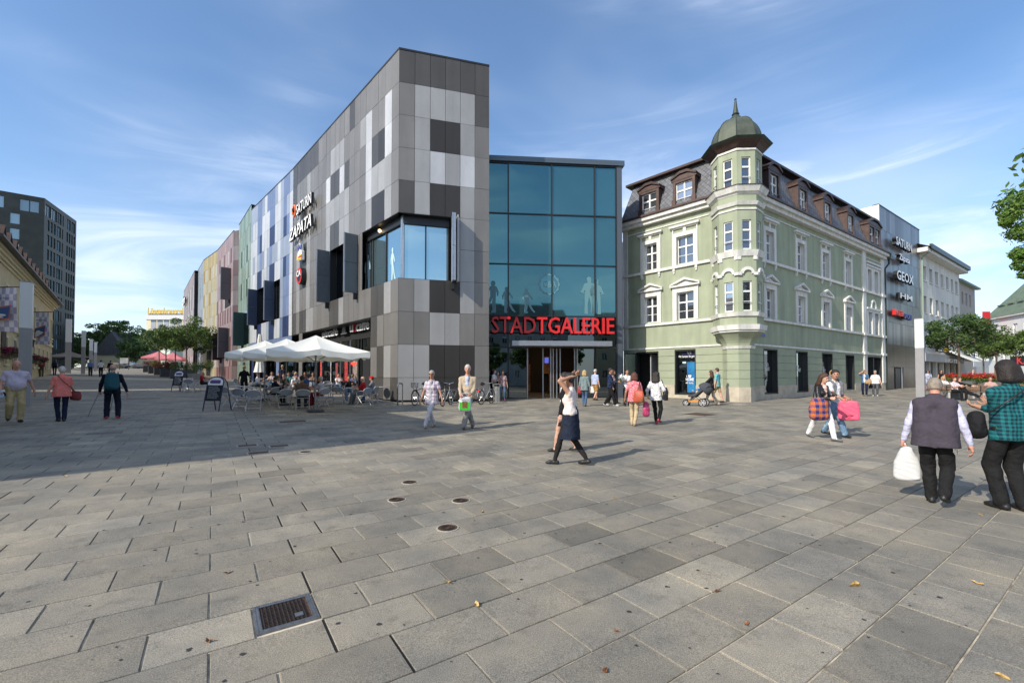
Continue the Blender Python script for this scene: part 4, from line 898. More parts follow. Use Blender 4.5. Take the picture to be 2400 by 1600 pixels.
# wavy arched band below the second storey
for k in range(-2, 2):
    a, b_ = octv(TR, k), octv(TR, k+1); L_ = np.linalg.norm(b_-a); d = np.array([*(b_-a)/L_, 0.]); f = Fac(a, d); cen = (a+b_)/2-TC; f.n = np.array([*(cen/np.linalg.norm(cen)), 0.])
    mb = MB(); c = L_/2
    f.box(mb, -.04, c-.30, 6.9, 7.05, -.05, .1); f.box(mb, c+.30, L_+.04, 6.9, 7.05, -.05, .1)
    for t in range(8):
        a0, a1 = pi*t/8, pi*(t+1)/8
        f.poly(mb, [(c+.22*cos(a0), 6.98+.20*sin(a0)), (c+.34*cos(a0), 6.98+.36*sin(a0)), (c+.34*cos(a1), 6.98+.36*sin(a1)), (c+.22*cos(a1), 6.98+.20*sin(a1))], -.05, .1)
    mb.build('arched_band', M_trim, house)
    mb = MB()
    for q in (0, L_-.16): f.box(mb, q, q+.16, 7.72, 7.9, -.03, .05)
    mb.build('oriel_dentil', M_trim, house)
oct_prism(1.28, 1.38, 7.9, 8.2, M_trim, 'oriel_sill'); oct_prism(1.27, 1.27, 10.32, 10.4, M_trim, 'oriel_band'); oct_prism(1.30, 1.38, 10.55, 10.72, M_trim, 'oriel_band'); oct_prism(1.26, 1.26, 10.72, 11.12, M_gw, 'oriel_frieze')
oct_prism(1.28, 1.36, 11.1, 11.22, M_trim, 'oriel_cornice'); oct_prism(1.42, 1.55, 11.22, 11.5, M_trim, 'oriel_cornice'); oct_prism(1.58, 1.58, 11.5, 11.53, M_copd, 'cornice_sheet')
oct_prism(1.27, 1.27, 13.42, 13.52, M_trim, 'turret_band'); oct_prism(1.28, 1.42, 13.55, 13.72, M_cop, 'turret_eave'); oct_prism(1.42, 1.6, 13.72, 13.86, M_cop, 'turret_eave')
M_pat = mat('patina_copper', (.085, .098, .075), .6, .3, noise=(2.0, .28), bump=(6, .1)); M_patd = mat('patina_dark', (.05, .065, .055), .6, .3, noise=(3, .25))
oct_prism(1.62, 1.76, 13.86, 13.96, M_patd, 'turret_gutter'); oct_prism(1.76, 1.22, 13.96, 14.22, M_pat, 'dome_skirt')
mb = MB(); prof = []
for k in range(9):
    t = k/8*pi/2*.93; prof.append((1.24*cos(t)**.82, 14.2+1.45*sin(t)))
V = []; 
for r, z in prof: V += [(*octv(r, -q), z) for q in range(8)]
mb.add(V, [(i*8+q, i*8+(q+1) % 8, (i+1)*8+(q+1) % 8, (i+1)*8+q) for i in range(8) for q in range(8)]); mb.build('dome', M_pat, house)
for q in range(8):
    mb = MB(); mb.tube([(*octv(r+.012, q), z) for r, z in prof], .022, 5); mb.build('dome_rib', M_patd, house)
mb = MB(); mb.lathe((TC[0], TC[1], 0), [(.22, 15.58), (.34, 15.66), (.26, 15.78), (.14, 15.9), (.2, 15.96), (.15, 16.02), (.10, 16.3), (.05, 16.75), (.07, 16.8), (.02, 16.86)], 10); mb.build('finial', M_patd, house)
# ------------------------------------------------------------------ right hand street
sB0 = LR+.12; sB1, _ = FR_.s(2163.5, 600); zBr = FR_.s(2073, 481)[1]; FX = Fac(FR_.p(0, 0, -.25), FR_.d)
brown = thing('brown_metal_building', FR_.p((sB0+sB1)/2, .6), 'tall building clad in brown grey metal strips right of the green house', 'building')
MB().prism([(q[0], q[1]) for q in (FX.p(sB0, 0, -.08), FX.p(sB1, 0, -.08), FX.p(sB1, 0, -9), FX.p(sB0, 0, -9))], 0, zBr-.05).build('core', mat('render_white', (.7, .7, .69), .8, noise=(2, .05)), brown)
BR = [panel_mat('strip%d' % i, c, .35, .55) for i, c in enumerate([(.155, .15, .155), (.21, .21, .215), (.125, .11, .11), (.18, .165, .165)])]; BRL = [panel_mat('stripl%d' % i, c, .35, .55) for i, c in enumerate([(.095, .075, .058), (.11, .088, .068), (.08, .062, .05)])]
rb = random.Random(2); nrow = 8; hrow = (zBr-.6)/nrow
for r_i in range(nrow):
    s = sB0; z1 = zBr-r_i*hrow
    while s < sB1-.1:
        w = rb.choice([.35, .5, .7, .9]); e_ = min(s+w, sB1)
        if r_i == nrow-1 and s > sB0+3.0 and s < sB0+5.6: s = e_; continue
        bx(FX, 'metal_strip', (BRL[rb.randrange(3)] if r_i >= nrow-2 else BR[rb.choice([0, 0, 1, 1, 2, 3])]), brown, s+.006, e_-.006, z1-hrow+.01, z1-.01, -.05, 0); s = e_
bx(FX, 'door', M_core, brown, sB0+3.0, sB0+5.4, .5, .6+hrow, -.2, -.06); bx(FX, 'door_leaf', M_frame, brown, sB0+3.7, sB0+5.0, .5, .5+hrow, -.06, -.03); bx(FX, 'notice', M_letw, brown, sB0+1.0, sB0+1.25, 1.9, 2.2, .002, .02)
bx(FX, 'coping', M_frame, brown, sB0, sB1, zBr, zBr+.08, -.4, .03)
FE = Fac(FX.p(sB0, 0), -FR_.n); bx(FE, 'end_wall', MATS['render_white'], brown, -.05, 9, 11, zBr, -.05, .02)
for txt, u0, v0, u1, h, nm, lab in (('SATURN', 2083, 575, 2120, .68, 'letter_sign', 'topmost raised letter sign on the brown metal building'), ('Zapata', 2091, 610, 2115, .5, 'letter_sign', 'second raised letter sign on the brown metal building'), ('GEOX', 2085, 655, 2123, .78, 'letter_sign', 'third and largest white letter sign on the brown metal building'), ('HM', 2092, 699, 2120, .45, 'letter_sign', 'fourth raised letter sign on the brown metal building'), ('INTERSPORT', 2083, 738, 2124, .45, 'letter_sign', 'red and blue letter sign lowest on the brown metal building')):
    zt_ = FX.s(u0, v0)[1]; sg = thing(nm, FX.p(*FX.s((u0+u1)/2, v0)), lab, 'sign')
    s0_, z0_ = FX.s(u0, v0-2)
    if txt == 'INTERSPORT':
        wall_text(FX, sg, 'INTER', u0, v0, 2104, h, M_red, .3, .25, .02); wall_text(FX, sg, 'SPORT', 2105.5, v0+9, u1, h, mat('sign_royal', (.03, .07, .45), .4), .3, .25, .02)
    else: wall_text(FX, sg, txt, u0, v0, u1, h, M_letw, .35, .3, .02)
# white plastered hotel row
sW0 = sB1+.05; sW1 = FR_.s(2256, 700)[0]; zE = FR_.s(2182, 603)[1]
white = thing('white_hotel_building', FR_.p((sW0+sW1)/2, .8), 'white plastered building with two rows of narrow windows and black eaves', 'building')
M_wpl = mat('white_plaster', (.60, .60, .565), .85, noise=(.7, .08), bump=(20, .1)); streak(M_wpl, .12, 2)
hs_ = []; n_ = 7
def wrow(v0, v1, us): 
    for u in us: hs_.append((FR_.s(u-3.4, (v0+v1)/2)[0], FR_.s(u+3.4, (v0+v1)/2)[0]))
zr = [(FR_.s(2182, 659)[1], FR_.s(2182, 626)[1]), (FR_.s(2182, 733)[1], FR_.s(2182, 695)[1]), (FR_.s(2182, 808)[1], FR_.s(2182, 770)[1])]
cs = [FR_.s(u, 680)[0] for u in (2176, 2190, 2203.5, 2216, 2228, 2239, 2249)]
hol = [(c-.55, c+.55, a, b_) for c in cs for a, b_ in zr]
holes_wall(FX, sW0, sW1, 4.0, zE, hol, -.4, .0).build('wall', M_wpl, white)
for a, b_, z0, z1 in hol: window(FX, white, a, b_, z0, z1, off=-.3, rows=(), cols=1, gm=G_win); bx(FX, 'window_sill', M_trim, white, a-.1, b_+.1, z0-.1, z0, -.1, .08)
bx(FX, 'core', M_core, white, sW0+.1, sW1-.1, 0, zE, -6, -.6)
bx(FX, 'eaves', M_trim, white, sW0-.8, sW1+.1, zE, zE+.4, -1, .75); bx(FX, 'gutter', mat('gutter_black', (.02, .02, .022), .4), white, sW0-.2, sW1+.2, zE+.3, zE+.75, .752, .95)
mb = MB(); V = [FX.p(sW0-.8, zE+.42, .9), FX.p(sW1, zE+.42, .9), FX.p(sW1, zE+3.2, -4.5), FX.p(sW0-.8, zE+3.2, -4.5)]; mb.add(V, [(0, 1, 2, 3)]); mb.build('roof', mat('roof_dark', (.05, .05, .05), .8), white)
mb = MB(); mb.tube([FX.p(sW0+.3, zE+.2, .8), FX.p(sW0+.15, zE-.4, .12), FX.p(sW0+.15, .6, .12)], .07, 6); mb.build('rain_pipe', mat('pipe_patina', (.25, .33, .27), .6), white)
bx(FX, 'ground_floor', mat('shop_grey', (.33, .34, .35), .7, noise=(2, .1)), white, sW0, sW1, 3.2, 4.0, -.4, .3)
for k in range(6):
    a = sW0+.3+k*(sW1-sW0-.4)/6; bx(FX, 'shop_pane', G_dark, white, a, a+(sW1-sW0)/6-.25, .4, 3.2, -.35, -.3); bx(FX, 'shop_pier', M_wpl, white, a+(sW1-sW0)/6-.25, a+(sW1-sW0)/6, .4, 3.2, -.4, .0)
sg = tag(bx(Fac(FX.p(0, 0, .5), FX.d), 'black_board', M_core, None, FX.s(2176, 815)[0], FX.s(2205, 815)[0], FX.s(2176, 824)[1], FX.s(2176, 812)[1], 0, .15), 'black hanging board with white and yellow stripes above the hotel terrace', 'sign')
fs = Fac(FX.p(0, 0, .66), FX.d)
for k, (a, b_, m) in enumerate(((.1, .5, M_letw), (.55, .9, mat('sign_yellow', (.85, .5, .03), .4)))):
    for q in (0, 1):
        s0_, s1_ = FX.s(2176, 815)[0], FX.s(2205, 815)[0]; z0_, z1_ = FX.s(2176, 824)[1], FX.s(2176, 812)[1]
        o = bx(fs, 'stripe', m, None, s0_+(s1_-s0_)*a, s0_+(s1_-s0_)*b_, z0_+(z1_-z0_)*(.12+.46*q), z0_+(z1_-z0_)*(.4+.46*q), 0, .02)
        mw = o.matrix_world.copy(); o.parent = sg; o.location = tuple(np.array(o['_o'])-np.array(sg['_o']))
# hotel awning
s0_, s1_ = FX.s(2213, 838)[0], FX.s(2252, 838)[0]; za = FX.s(2213, 848)[1]
aw = thing('hotel_awning', FX.p((s0_+s1_)/2, za, 1), 'white sloped awning with pale lettering on the white building', 'awning')
M_awn = mat('awning_white', (.68, .68, .66), .8, noise=(4, .06))
mb = MB(); mb.hexa([FX.p(s0_, za, 2.2), FX.p(s1_, za, 2.2), FX.p(s1_, za+1.3, 0), FX.p(s0_, za+1.3, 0), FX.p(s0_, za+.03, 2.2), FX.p(s1_, za+.03, 2.2), FX.p(s1_, za+1.35, 0), FX.p(s0_, za+1.35, 0)]); mb.build('canvas', M_awn, aw)
bx(FX, 'valance', M_awn, aw, s0_, s1_, za-.55, za+.02, 2.19, 2.22); wall_text(Fac(FX.p(0, 0, 2.2), FX.d), aw, 'HOTEL', 2215, 849, 2248, .35, mat('letter_pale_grey', (.4, .4, .4), .6), .04, .01, .01)
# hanging shop signs further down
def hang(u, v, w, h, Y, txt, m, mt, lab, nm='hanging_sign'):
    p = at(u, v, Y); t = thing(nm, (p[0], p[1], p[2]-h/2), lab, 'sign'); f = Fac((p[0]-w/2, p[1], 0), (1, 0, 0)); bx(f, 'board', m, t, 0, w, p[2]-h/2, p[2]+h/2, -.08, .08)
    mb = MB(); mb.tube([(p[0]-w/2-.8, p[1], p[2]), (p[0]-w/2, p[1], p[2])], .04, 6); mb.build('bracket', M_frame, t)
    if txt:
        V, F = text_mesh(txt, h*1.1, .01, .01); V[:, 0] += p[0]-V[:, 0].max()/2; V[:, 2] += p[2]-h*.32; V[:, 1] += p[1]-.1; obj('letter', V, F, mt, t)
hang(2280, 834, 1.15, .95, 52, 'a', M_letw, mat('sign_navy', (.02, .03, .2), .4), 'white board with dark blue letter a hanging over the street')
hang(2268, 841, .9, .55, 50, None, M_letw, M_red, 'small white board hanging left of the letter a board')
hang(2298, 841, 1.9, .45, 54, None, M_letw, M_red, 'long blank white board hanging right of the letter a board')
# next houses down the street and across
def house(name, label, A, B, z0, z1, m, wins=(), dep=8, roofm=None, roofh=0., ov=.5, cat='building', gm=None, wsz=(.9, 1.5), eave=None, hip=0.):
    A = np.array(A, float)[:2]; B = np.array(B, float)[:2]; d = B-A; L_ = float(np.linalg.norm(d)); d = np.array([*(d/L_), 0.]); f = Fac(A, d)
    t = thing(name, (*f.p(L_/2, 0)[:2], z0), label, cat)
    hol = [(s-wsz[0]/2, s+wsz[0]/2, z, z+wsz[1]) for z, ss in wins for s in ss]
    holes_wall(f, 0, L_, z0-.6, z1, hol, -.3, 0).build('wall', m, t)
    mb = MB(); f.box(mb, 0, .3, z0-.6, z1, -dep, -.3); f.box(mb, L_-.3, L_, z0-.6, z1, -dep, -.3); f.box(mb, .3, L_-.3, z0-.6, z1, -dep, -dep+.3); mb.build('side_walls', m, t)
    for h in hol:
        w = bx(f, 'window', gm or G_win, t, h[0], h[1], h[2], h[3], -.22, -.18); mb = MB()
        f.box(mb, (h[0]+h[1])/2-.04, (h[0]+h[1])/2+.04, h[2], h[3], -.178, -.14); f.box(mb, h[0], h[1], h[3]-.08, h[3], -.178, -.14); f.box(mb, h[0], h[1], h[2], h[2]+.08, -.178, -.14); mb.build('window_bars', M_wood, w)
    bx(f, 'core', M_core, t, .31, L_-.31, z0, z1-.1, -dep+.31, -.9)
    if roofm:
        mb = MB(); V = [f.p(-ov, z1, ov), f.p(L_+ov, z1, ov), f.p(L_+ov, z1, -dep-ov), f.p(-ov, z1, -dep-ov), f.p(hip, z1+roofh, -dep/2), f.p(L_-hip, z1+roofh, -dep/2)]
        mb.add(V, [(0, 1, 5, 4), (2, 3, 4, 5), (3, 0, 4), (1, 2, 5), (3, 2, 1, 0)]); mb.build('roof', roofm, t)
        mb = MB(); f.box(mb, -ov, L_+ov, z1-.18, z1-.003, .0, ov-.02); mb.build('eaves', eave or M_trim, t)
    return f, t, L_
eW = FR_.p(sW1, 0)
M_grn = mat('roof_green_copper', (.12, .16, .11), .7, noise=(1.5, .2)); M_darkroof = mat('roof_slate_far', (.085, .085, .09), .8, noise=(2, .2))
house('grey_street_house', 'narrow grey house with dark cornice behind the white hotel row', FR_.p(sW1+.3, 0)[:2]-FR_.n[:2]*.4, FR_.p(sW1+9, 0)[:2]-FR_.n[:2]*.4, .8, zE-.6, mat('plaster_greybeige', (.36, .34, .31), .85), [(4.5+3*k, [2, 4, 6]) for k in range(3)], 8, M_darkroof, 2., .5, eave=mat('eave_green', (.2, .3, .24), .6))
q0, q1 = xy(2318, 68), xy(2475, 56)
f_, t_, L_ = house('far_white_store', 'white store with green copper roof and dormers closing the right hand street', q0, q1, 1.2, 10.6, mat('plaster_bright', (.66, .66, .64), .85, noise=(1, .05)), [(7.3, [1.6+2.1*k for k in range(7)]), (4.2, [1.6+2.1*k for k in range(7)])], 9, M_grn, 6., .4, wsz=(.9, 2.0), hip=1.)
for k in range(6):
    s = 1.2+2.0*k; mb = MB(); f_.box(mb, s-.5, s+.5, 11.2, 12.5, -2.6, -1.0); o = mb.build('dormer', mat('dormer_grey', (.16, .16, .15), .7), t_); bx(f_, 'dormer_window', G_dark, o, s-.3, s+.3, 11.4, 12.3, -.999, -.97); bx(f_, 'dormer_roof', M_grn, o, s-.65, s+.65, 12.5, 12.65, -3, -.85)
hang(2396, 846, 2.6, 1.1, 50, 'KA', M_core, M_red, 'black shop board with red letters at the right edge')
rf = [at(2304, 732, 66), at(2319, 732, 66)]
mb = MB(); zt_, zb_ = at(2310, 730, 66)[2], at(2310, 822, 66)[2]; mb.box(((rf[0][0]+rf[1][0])/2, 66, (zt_+zb_)/2), (1.1, .12, zt_-zb_)); tag(mb.build('red_banner', mat('banner_red', (.5, .02, .03), .7, noise=(2, .1))), 'tall red fabric banner hanging between street trees', 'banner')
house('far_street_house', 'pale house front behind the street trees on the right', xy(2285, 75), xy(2322, 78), 1.3, 8.6, mat('plaster_far', (.5, .5, .5), .9), [(5, [1, 2])], 8, M_darkroof, 2.)
# ------------------------------------------------------------------ left hand street
M_yel = mat('cream_plaster', (.56, .49, .31), .85, noise=(.8, .07), bump=(20, .1)); M_yelt = mat('cream_trim', (.66, .60, .42), .85); M_tile = mat('clay_tiles', (.085, .055, .045), .85, noise=(5, .3), bump=(18, .6, .05)); M_mauve = mat('mauve_plaster', (.45, .40, .40), .85, noise=(1, .06))
YA = np.array([-30.2, 24.7]); YB = np.array([-52.6, 50.0]); yd = (YB-YA)/np.linalg.norm(YB-YA)
FY = Fac(YA, np.array([*yd, 0.])); LY = float(np.linalg.norm(YB-YA)); ZE = 9.9
yel = thing('cream_inn', (*FY.p(LY/2, 0)[:2], 1.4), 'cream yellow inn with clay tile roof, gabled dormers and flags at the left', 'building')
hw = []
for k in range(11):
    s = 1.6+k*3.1; hw += [(s-.5, s+.5, 6.0, 8.0), (s-.5, s+.5, 2.6, 4.4)]
holes_wall(FY, 0, LY, .2, ZE-.7, hw, -.35, 0).build('wall', M_yel, yel)
for a, b_, z0, z1 in hw:
    w = window(FY, yel, a, b_, z0, z1, off=-.22, cols=1)
    mb = MB(); FY.box(mb, a-.18, a, z0-.1, z1+.18, -.02, .05); FY.box(mb, b_, b_+.18, z0-.1, z1+.18, -.02, .05); FY.box(mb, a, b_, z1, z1+.18, -.02, .05); FY.box(mb, a-.2, b_+.2, z0-.16, z0-.002, -.02, .12); mb.build('window_trim', M_yelt, yel)
bx(FY, 'band', M_yelt, yel, 0, LY, 5.0, 5.25, -.02, .1); bx(FY, 'band', M_yelt, yel, 0, LY, 5.6, 5.68, -.02, .06)
for k in range(4): bx(FY, 'cornice', M_yelt, yel, 0, LY, ZE-.7+k*.17, ZE-.7+(k+1)*.17, -.3, .1+.14*k)
mb = MB(); V = [FY.p(-.3, ZE, .75), FY.p(LY+.3, ZE, .75), FY.p(LY+.3, ZE+4.6, -4.6), FY.p(-.3, ZE+4.6, -4.6), FY.p(LY+.3, ZE, -10), FY.p(-.3, ZE, -10)]
mb.add(V, [(0, 1, 2, 3), (2, 4, 5, 3), (0, 3, 5), (1, 4, 2), (0, 5, 4, 1)]); mb.build('roof', M_tile, yel)
bx(FY, 'rear_wall', M_yel, yel, 0, LY, .2, ZE-.02, -9.5, -9.2); bx(FY, 'end_wall', M_yel, yel, LY-.3, LY, .2, ZE-.02, -9.2, -.36); bx(FY, 'end_wall', M_yel, yel, 0, .3, .2, ZE-.02, -9.2, -.36); bx(FY, 'core', M_core, yel, .4, LY-.4, .5, ZE-1, -9, -1.3)
bx(FY, 'gutter', mat('gutter_dark', (.05, .045, .045), .5), yel, -.2, LY+.3, ZE-.08, ZE+.06, .60, .9)
for k in range(14):
    s = 1.2+k*2.35; o = bx(FY, 'dormer', M_mauve, yel, s-.45, s+.45, ZE+.3, ZE+1.75, -2.4, -.35)
    mb = MB(); FY.poly(mb, [(s-.45, ZE+1.75), (s+.45, ZE+1.75), (s, ZE+2.35)], -2.4, -.36); mb.build('dormer_gable', M_mauve, o)
    bx(FY, 'dormer_window', M_wood, o, s-.22, s+.22, ZE+.55, ZE+1.55, -.348, -.32)
    mb = MB(); mb.hexa([FY.p(s-.62, ZE+1.62, -.2), FY.p(s, ZE+2.4, -.2), FY.p(s, ZE+2.4, -3.2), FY.p(s-.62, ZE+1.62, -3.2), FY.p(s-.62, ZE+1.72, -.2), FY.p(s, ZE+2.5, -.2), FY.p(s, ZE+2.5, -3.2), FY.p(s-.62, ZE+1.72, -3.2)])
    mb.hexa([FY.p(s+.62, ZE+1.62, -.2), FY.p(s, ZE+2.4, -.2), FY.p(s, ZE+2.4, -3.2), FY.p(s+.62, ZE+1.62, -3.2), FY.p(s+.62, ZE+1.72, -.2), FY.p(s, ZE+2.5, -.2), FY.p(s, ZE+2.5, -3.2), FY.p(s+.62, ZE+1.72, -3.2)]); mb.build('dormer_roof', M_tile, o)
# arched doorway, lantern, poster, flower boxes
s_, z_ = FY.s(34, 800); mb = MB(); ar = [(s_-.75, 1.2), (s_-.75, 3.6)]+[(s_-.75*cos(pi*t/8), 3.6+.75*sin(pi*t/8)) for t in range(1, 8)]+[(s_+.75, 3.6), (s_+.75, 1.2)]; FY.poly(mb, ar, .004, .05); mb.build('archway', mat('arch_grey', (.2, .19, .18), .8), yel)
s_, z_ = FY.s(7, 795); bx(FY, 'wall_poster', mat('poster_brown', (.06, .05, .045), .6, noise=(4, .6)), yel, s_-.7, s_+.7, z_-.9, z_+.9, .01, .06)
s_, z_ = FY.s(39, 800); ln = thing('wall_lantern', FY.p(s_, z_, .6), 'black wrought iron lantern on the cream inn', 'lantern')
mb = MB(); mb.lathe(FY.p(s_, z_-.45, .75), [(.05, 0), (.16, .08), (.2, .5), (.26, .52), (.05, .75)], 6); mb.build('lamp', mat('lantern_black', (.02, .02, .02), .5), ln); mb = MB(); mb.tube([FY.p(s_, z_+.4, 0), FY.p(s_, z_+.5, .5), FY.p(s_, z_+.35, .75)], .03, 6); mb.build('bracket', MATS['lantern_black'], ln)
def leafcloud(rs, pts, rad, n, lo, hi, flat_=.75, up=.0):
    """many small leaf faces spread round cluster centres: verts, faces"""
    V = np.zeros((n*4, 3)); idx = rs.randint(0, len(pts), n); P = np.asarray(pts)[idx]; Rr = (np.asarray(rad)[idx] if hasattr(rad, '__len__') else np.full(n, rad))[:, None]
    d = rs.normal(size=(n, 3)); d /= np.linalg.norm(d, axis=1)[:, None]; r = rs.uniform(.35, 1, (n, 1))**.5
    c = P+d*r*Rr*np.array([1, 1, flat_]); sz = rs.uniform(lo, hi, (n, 1))
    nr = d+rs.normal(size=(n, 3))*.7+np.array([0, 0, up]); nr /= np.linalg.norm(nr, axis=1)[:, None]
    a = np.cross(nr, rs.normal(size=(n, 3))); a /= np.linalg.norm(a, axis=1)[:, None]; b = np.cross(nr, a)
    V[0::4] = c-a*sz; V[1::4] = c+b*sz*.42; V[2::4] = c+a*sz; V[3::4] = c-b*sz*.42
    return V, [(4*i, 4*i+1, 4*i+2, 4*i+3) for i in range(n)]
def leaf_mat(name, col, var=.35):
    m = mat(name, col, .55, spec=.35); N, L, b = nodes_of(m)
    g = N.new('ShaderNodeNewGeometry'); hs = N.new('ShaderNodeHueSaturation'); hs.inputs['Color'].default_value = (*col, 1)
    mr = N.new('ShaderNodeMapRange'); mr.inputs[3].default_value = 1-var; mr.inputs[4].default_value = 1+var; L.new(g.outputs['Random Per Island'], mr.inputs[0]); L.new(mr.outputs[0], hs.inputs['Value'])
    mh = N.new('ShaderNodeMapRange'); mh.inputs[3].default_value = .485; mh.inputs[4].default_value = .515
    wn = N.new('ShaderNodeTexWhiteNoise'); wn.noise_dimensions = '1D'; L.new(g.outputs['Random Per Island'], wn.inputs['W']); L.new(wn.outputs['Value'], mh.inputs[0]); L.new(mh.outputs[0], hs.inputs['Hue'])
    L.new(hs.outputs[0], b.inputs['Base Color'])
    tr = N.new('ShaderNodeBsdfTranslucent'); L.new(hs.outputs[0], tr.inputs['Color']); mx = N.new('ShaderNodeMixShader'); mx.inputs[0].default_value = .28
    L.new(b.outputs[0], mx.inputs[1]); L.new(tr.outputs[0], mx.inputs[2]); L.new(mx.outputs[0], N['Material Output'].inputs[0]); return m
M_bark = mat('bark', (.11, .085, .065), .9, noise=(12, .3), bump=(22, .5)); L_dk = leaf_mat('leaf_dark', (.06, .11, .03)); L_md = leaf_mat('leaf_mid', (.095, .155, .036)); L_yg = leaf_mat('leaf_yellowish', (.10, .145, .025)); L_far = leaf_mat('leaf_far', (.085, .135, .04))
FL_red = leaf_mat('petal_red', (.5, .03, .02)); FL_mag = leaf_mat('petal_magenta', (.35, .02, .13)); FL_rus = leaf_mat('petal_rust', (.16, .06, .03))
rsn = np.random.RandomState(7)
def tree(name, label, x, y, h, trunk_h, rx, rz, n, m, leaf=(.10, .2), group=None, nb=9, seed=0, r0=.09, zb=None, squash=.8, ncl=26, lean=(0, 0)):
    z0 = float(zg(x, y)) if zb is None else zb; rs = np.random.RandomState(seed+100)
    t = thing(name, (x, y, z0), label, 'tree', group); mb = MB()
    top = np.array([x+lean[0], y+lean[1], z0+trunk_h])
    mb.tube([(x, y, z0-.2), (x, y, z0+.15), ((x+top[0])/2+.03, (y+top[1])/2, z0+trunk_h*.55), top, top+np.array([0, 0, rz*.9])], [r0*1.25, r0, r0*.85, r0*.75, r0*.25], 8)
    cl = []; cz = z0+trunk_h+rz*.75
    for k in range(nb):
        a = 2*pi*k/nb+rs.uniform(-.3, .3); rr = rx*rs.uniform(.6, .95); e = np.array([top[0]+rr*cos(a), top[1]+rr*sin(a), cz+rz*rs.uniform(-.55, .5)])
        s = top+np.array([0, 0, rs.uniform(-.1, .5)*rz]); mid = (s+e)/2+np.array([0, 0, rs.uniform(.0, .3)*rz*.5])
        mb.tube([s, mid, e], [r0*.45, r0*.3, r0*.12], 5); cl.append(e)
        for q in range(2): mb.tube([mid, (mid+e)/2+rs.normal(size=3)*rx*.15, mid+(e-mid)*.8+rs.normal(size=3)*rx*.22], [r0*.2, r0*.14, r0*.06], 4)
    mb.build('trunk', M_bark, t)
    for k in range(ncl):
        d = rs.normal(size=3); d /= np.linalg.norm(d); q = rs.uniform(.3, .95)
        cl.append(np.array([top[0]+d[0]*q*rx, top[1]+d[1]*q*rx, cz+d[2]*q*rz*squash]))
    rads = rs.uniform(.16, .34, len(cl))*rx
    V, F = leafcloud(rs, cl, rads, n, leaf[0], leaf[1], .7, .25)
    obj('crown', V, F, m, t); return t
def bush(name, label, x, y, z, rx, ry, rz, n, mats, cat='plant', group=None, leaf=(.05, .11), seed=0, rot=0., flowers=None, parent=None):
    rs = np.random.RandomState(seed+300); t = thing(name, (x, y, z), label, cat, group) if parent is None else parent
    cl = [(x+rs.uniform(-1, 1)*rx*cos(rot)-rs.uniform(-1, 1)*ry*sin(rot), y+rs.uniform(-1, 1)*rx*sin(rot)+rs.uniform(-1, 1)*ry*cos(rot), z+rs.uniform(.25, .8)*rz) for k in range(12)]
    V, F = leafcloud(rs, cl, .35*min(1.6*rz, max(rx, ry, .3))+.1, n, leaf[0], leaf[1], .9, .4); obj('foliage', V, F, mats[0], t)
    mb = MB()
    for k in range(5): mb.tube([(x+rs.uniform(-.4, .4)*rx, y+rs.uniform(-.4, .4)*ry, z-.05), cl[k]], [.015, .006], 4)
    mb.build('stems', M_bark, t)
    if flowers:
        top = [(c[0], c[1], c[2]+.15*rz) for c in cl]; V, F = leafcloud(rs, top, .35*min(1.6*rz, max(rx, ry, .3))+.1, flowers, .05, .09, .6, .8); obj('blossoms', V, F, mats[1], t)
    return t
for k, (u, v, sd, pos) in enumerate(((4, 828, 1, 'left edge'), (24, 826, 2, 'next to the archway'), (72, 842, 3, 'by the red backpack walker'), (82, 845, 4, 'farthest along the wall'))):
    s, z = FY.s(u, v); z -= .2; p = FY.p(s, z, .35); t = thing('flower_box', p, 'window box with hanging magenta flowers on the cream inn, '+pos, 'flower box', 'flower boxes on the cream inn'); bx(FY, 'box', mat('box_brown', (.12, .08, .05), .8), t, s-.6, s+.6, z-.15, z+.1, .1, .45)
    bush('x', '', p[0], p[1], z+.02, .5, .2, .55, 260, (L_dk, FL_mag), seed=sd, flowers=420, parent=t, rot=math.atan2(yd[1], yd[0]))
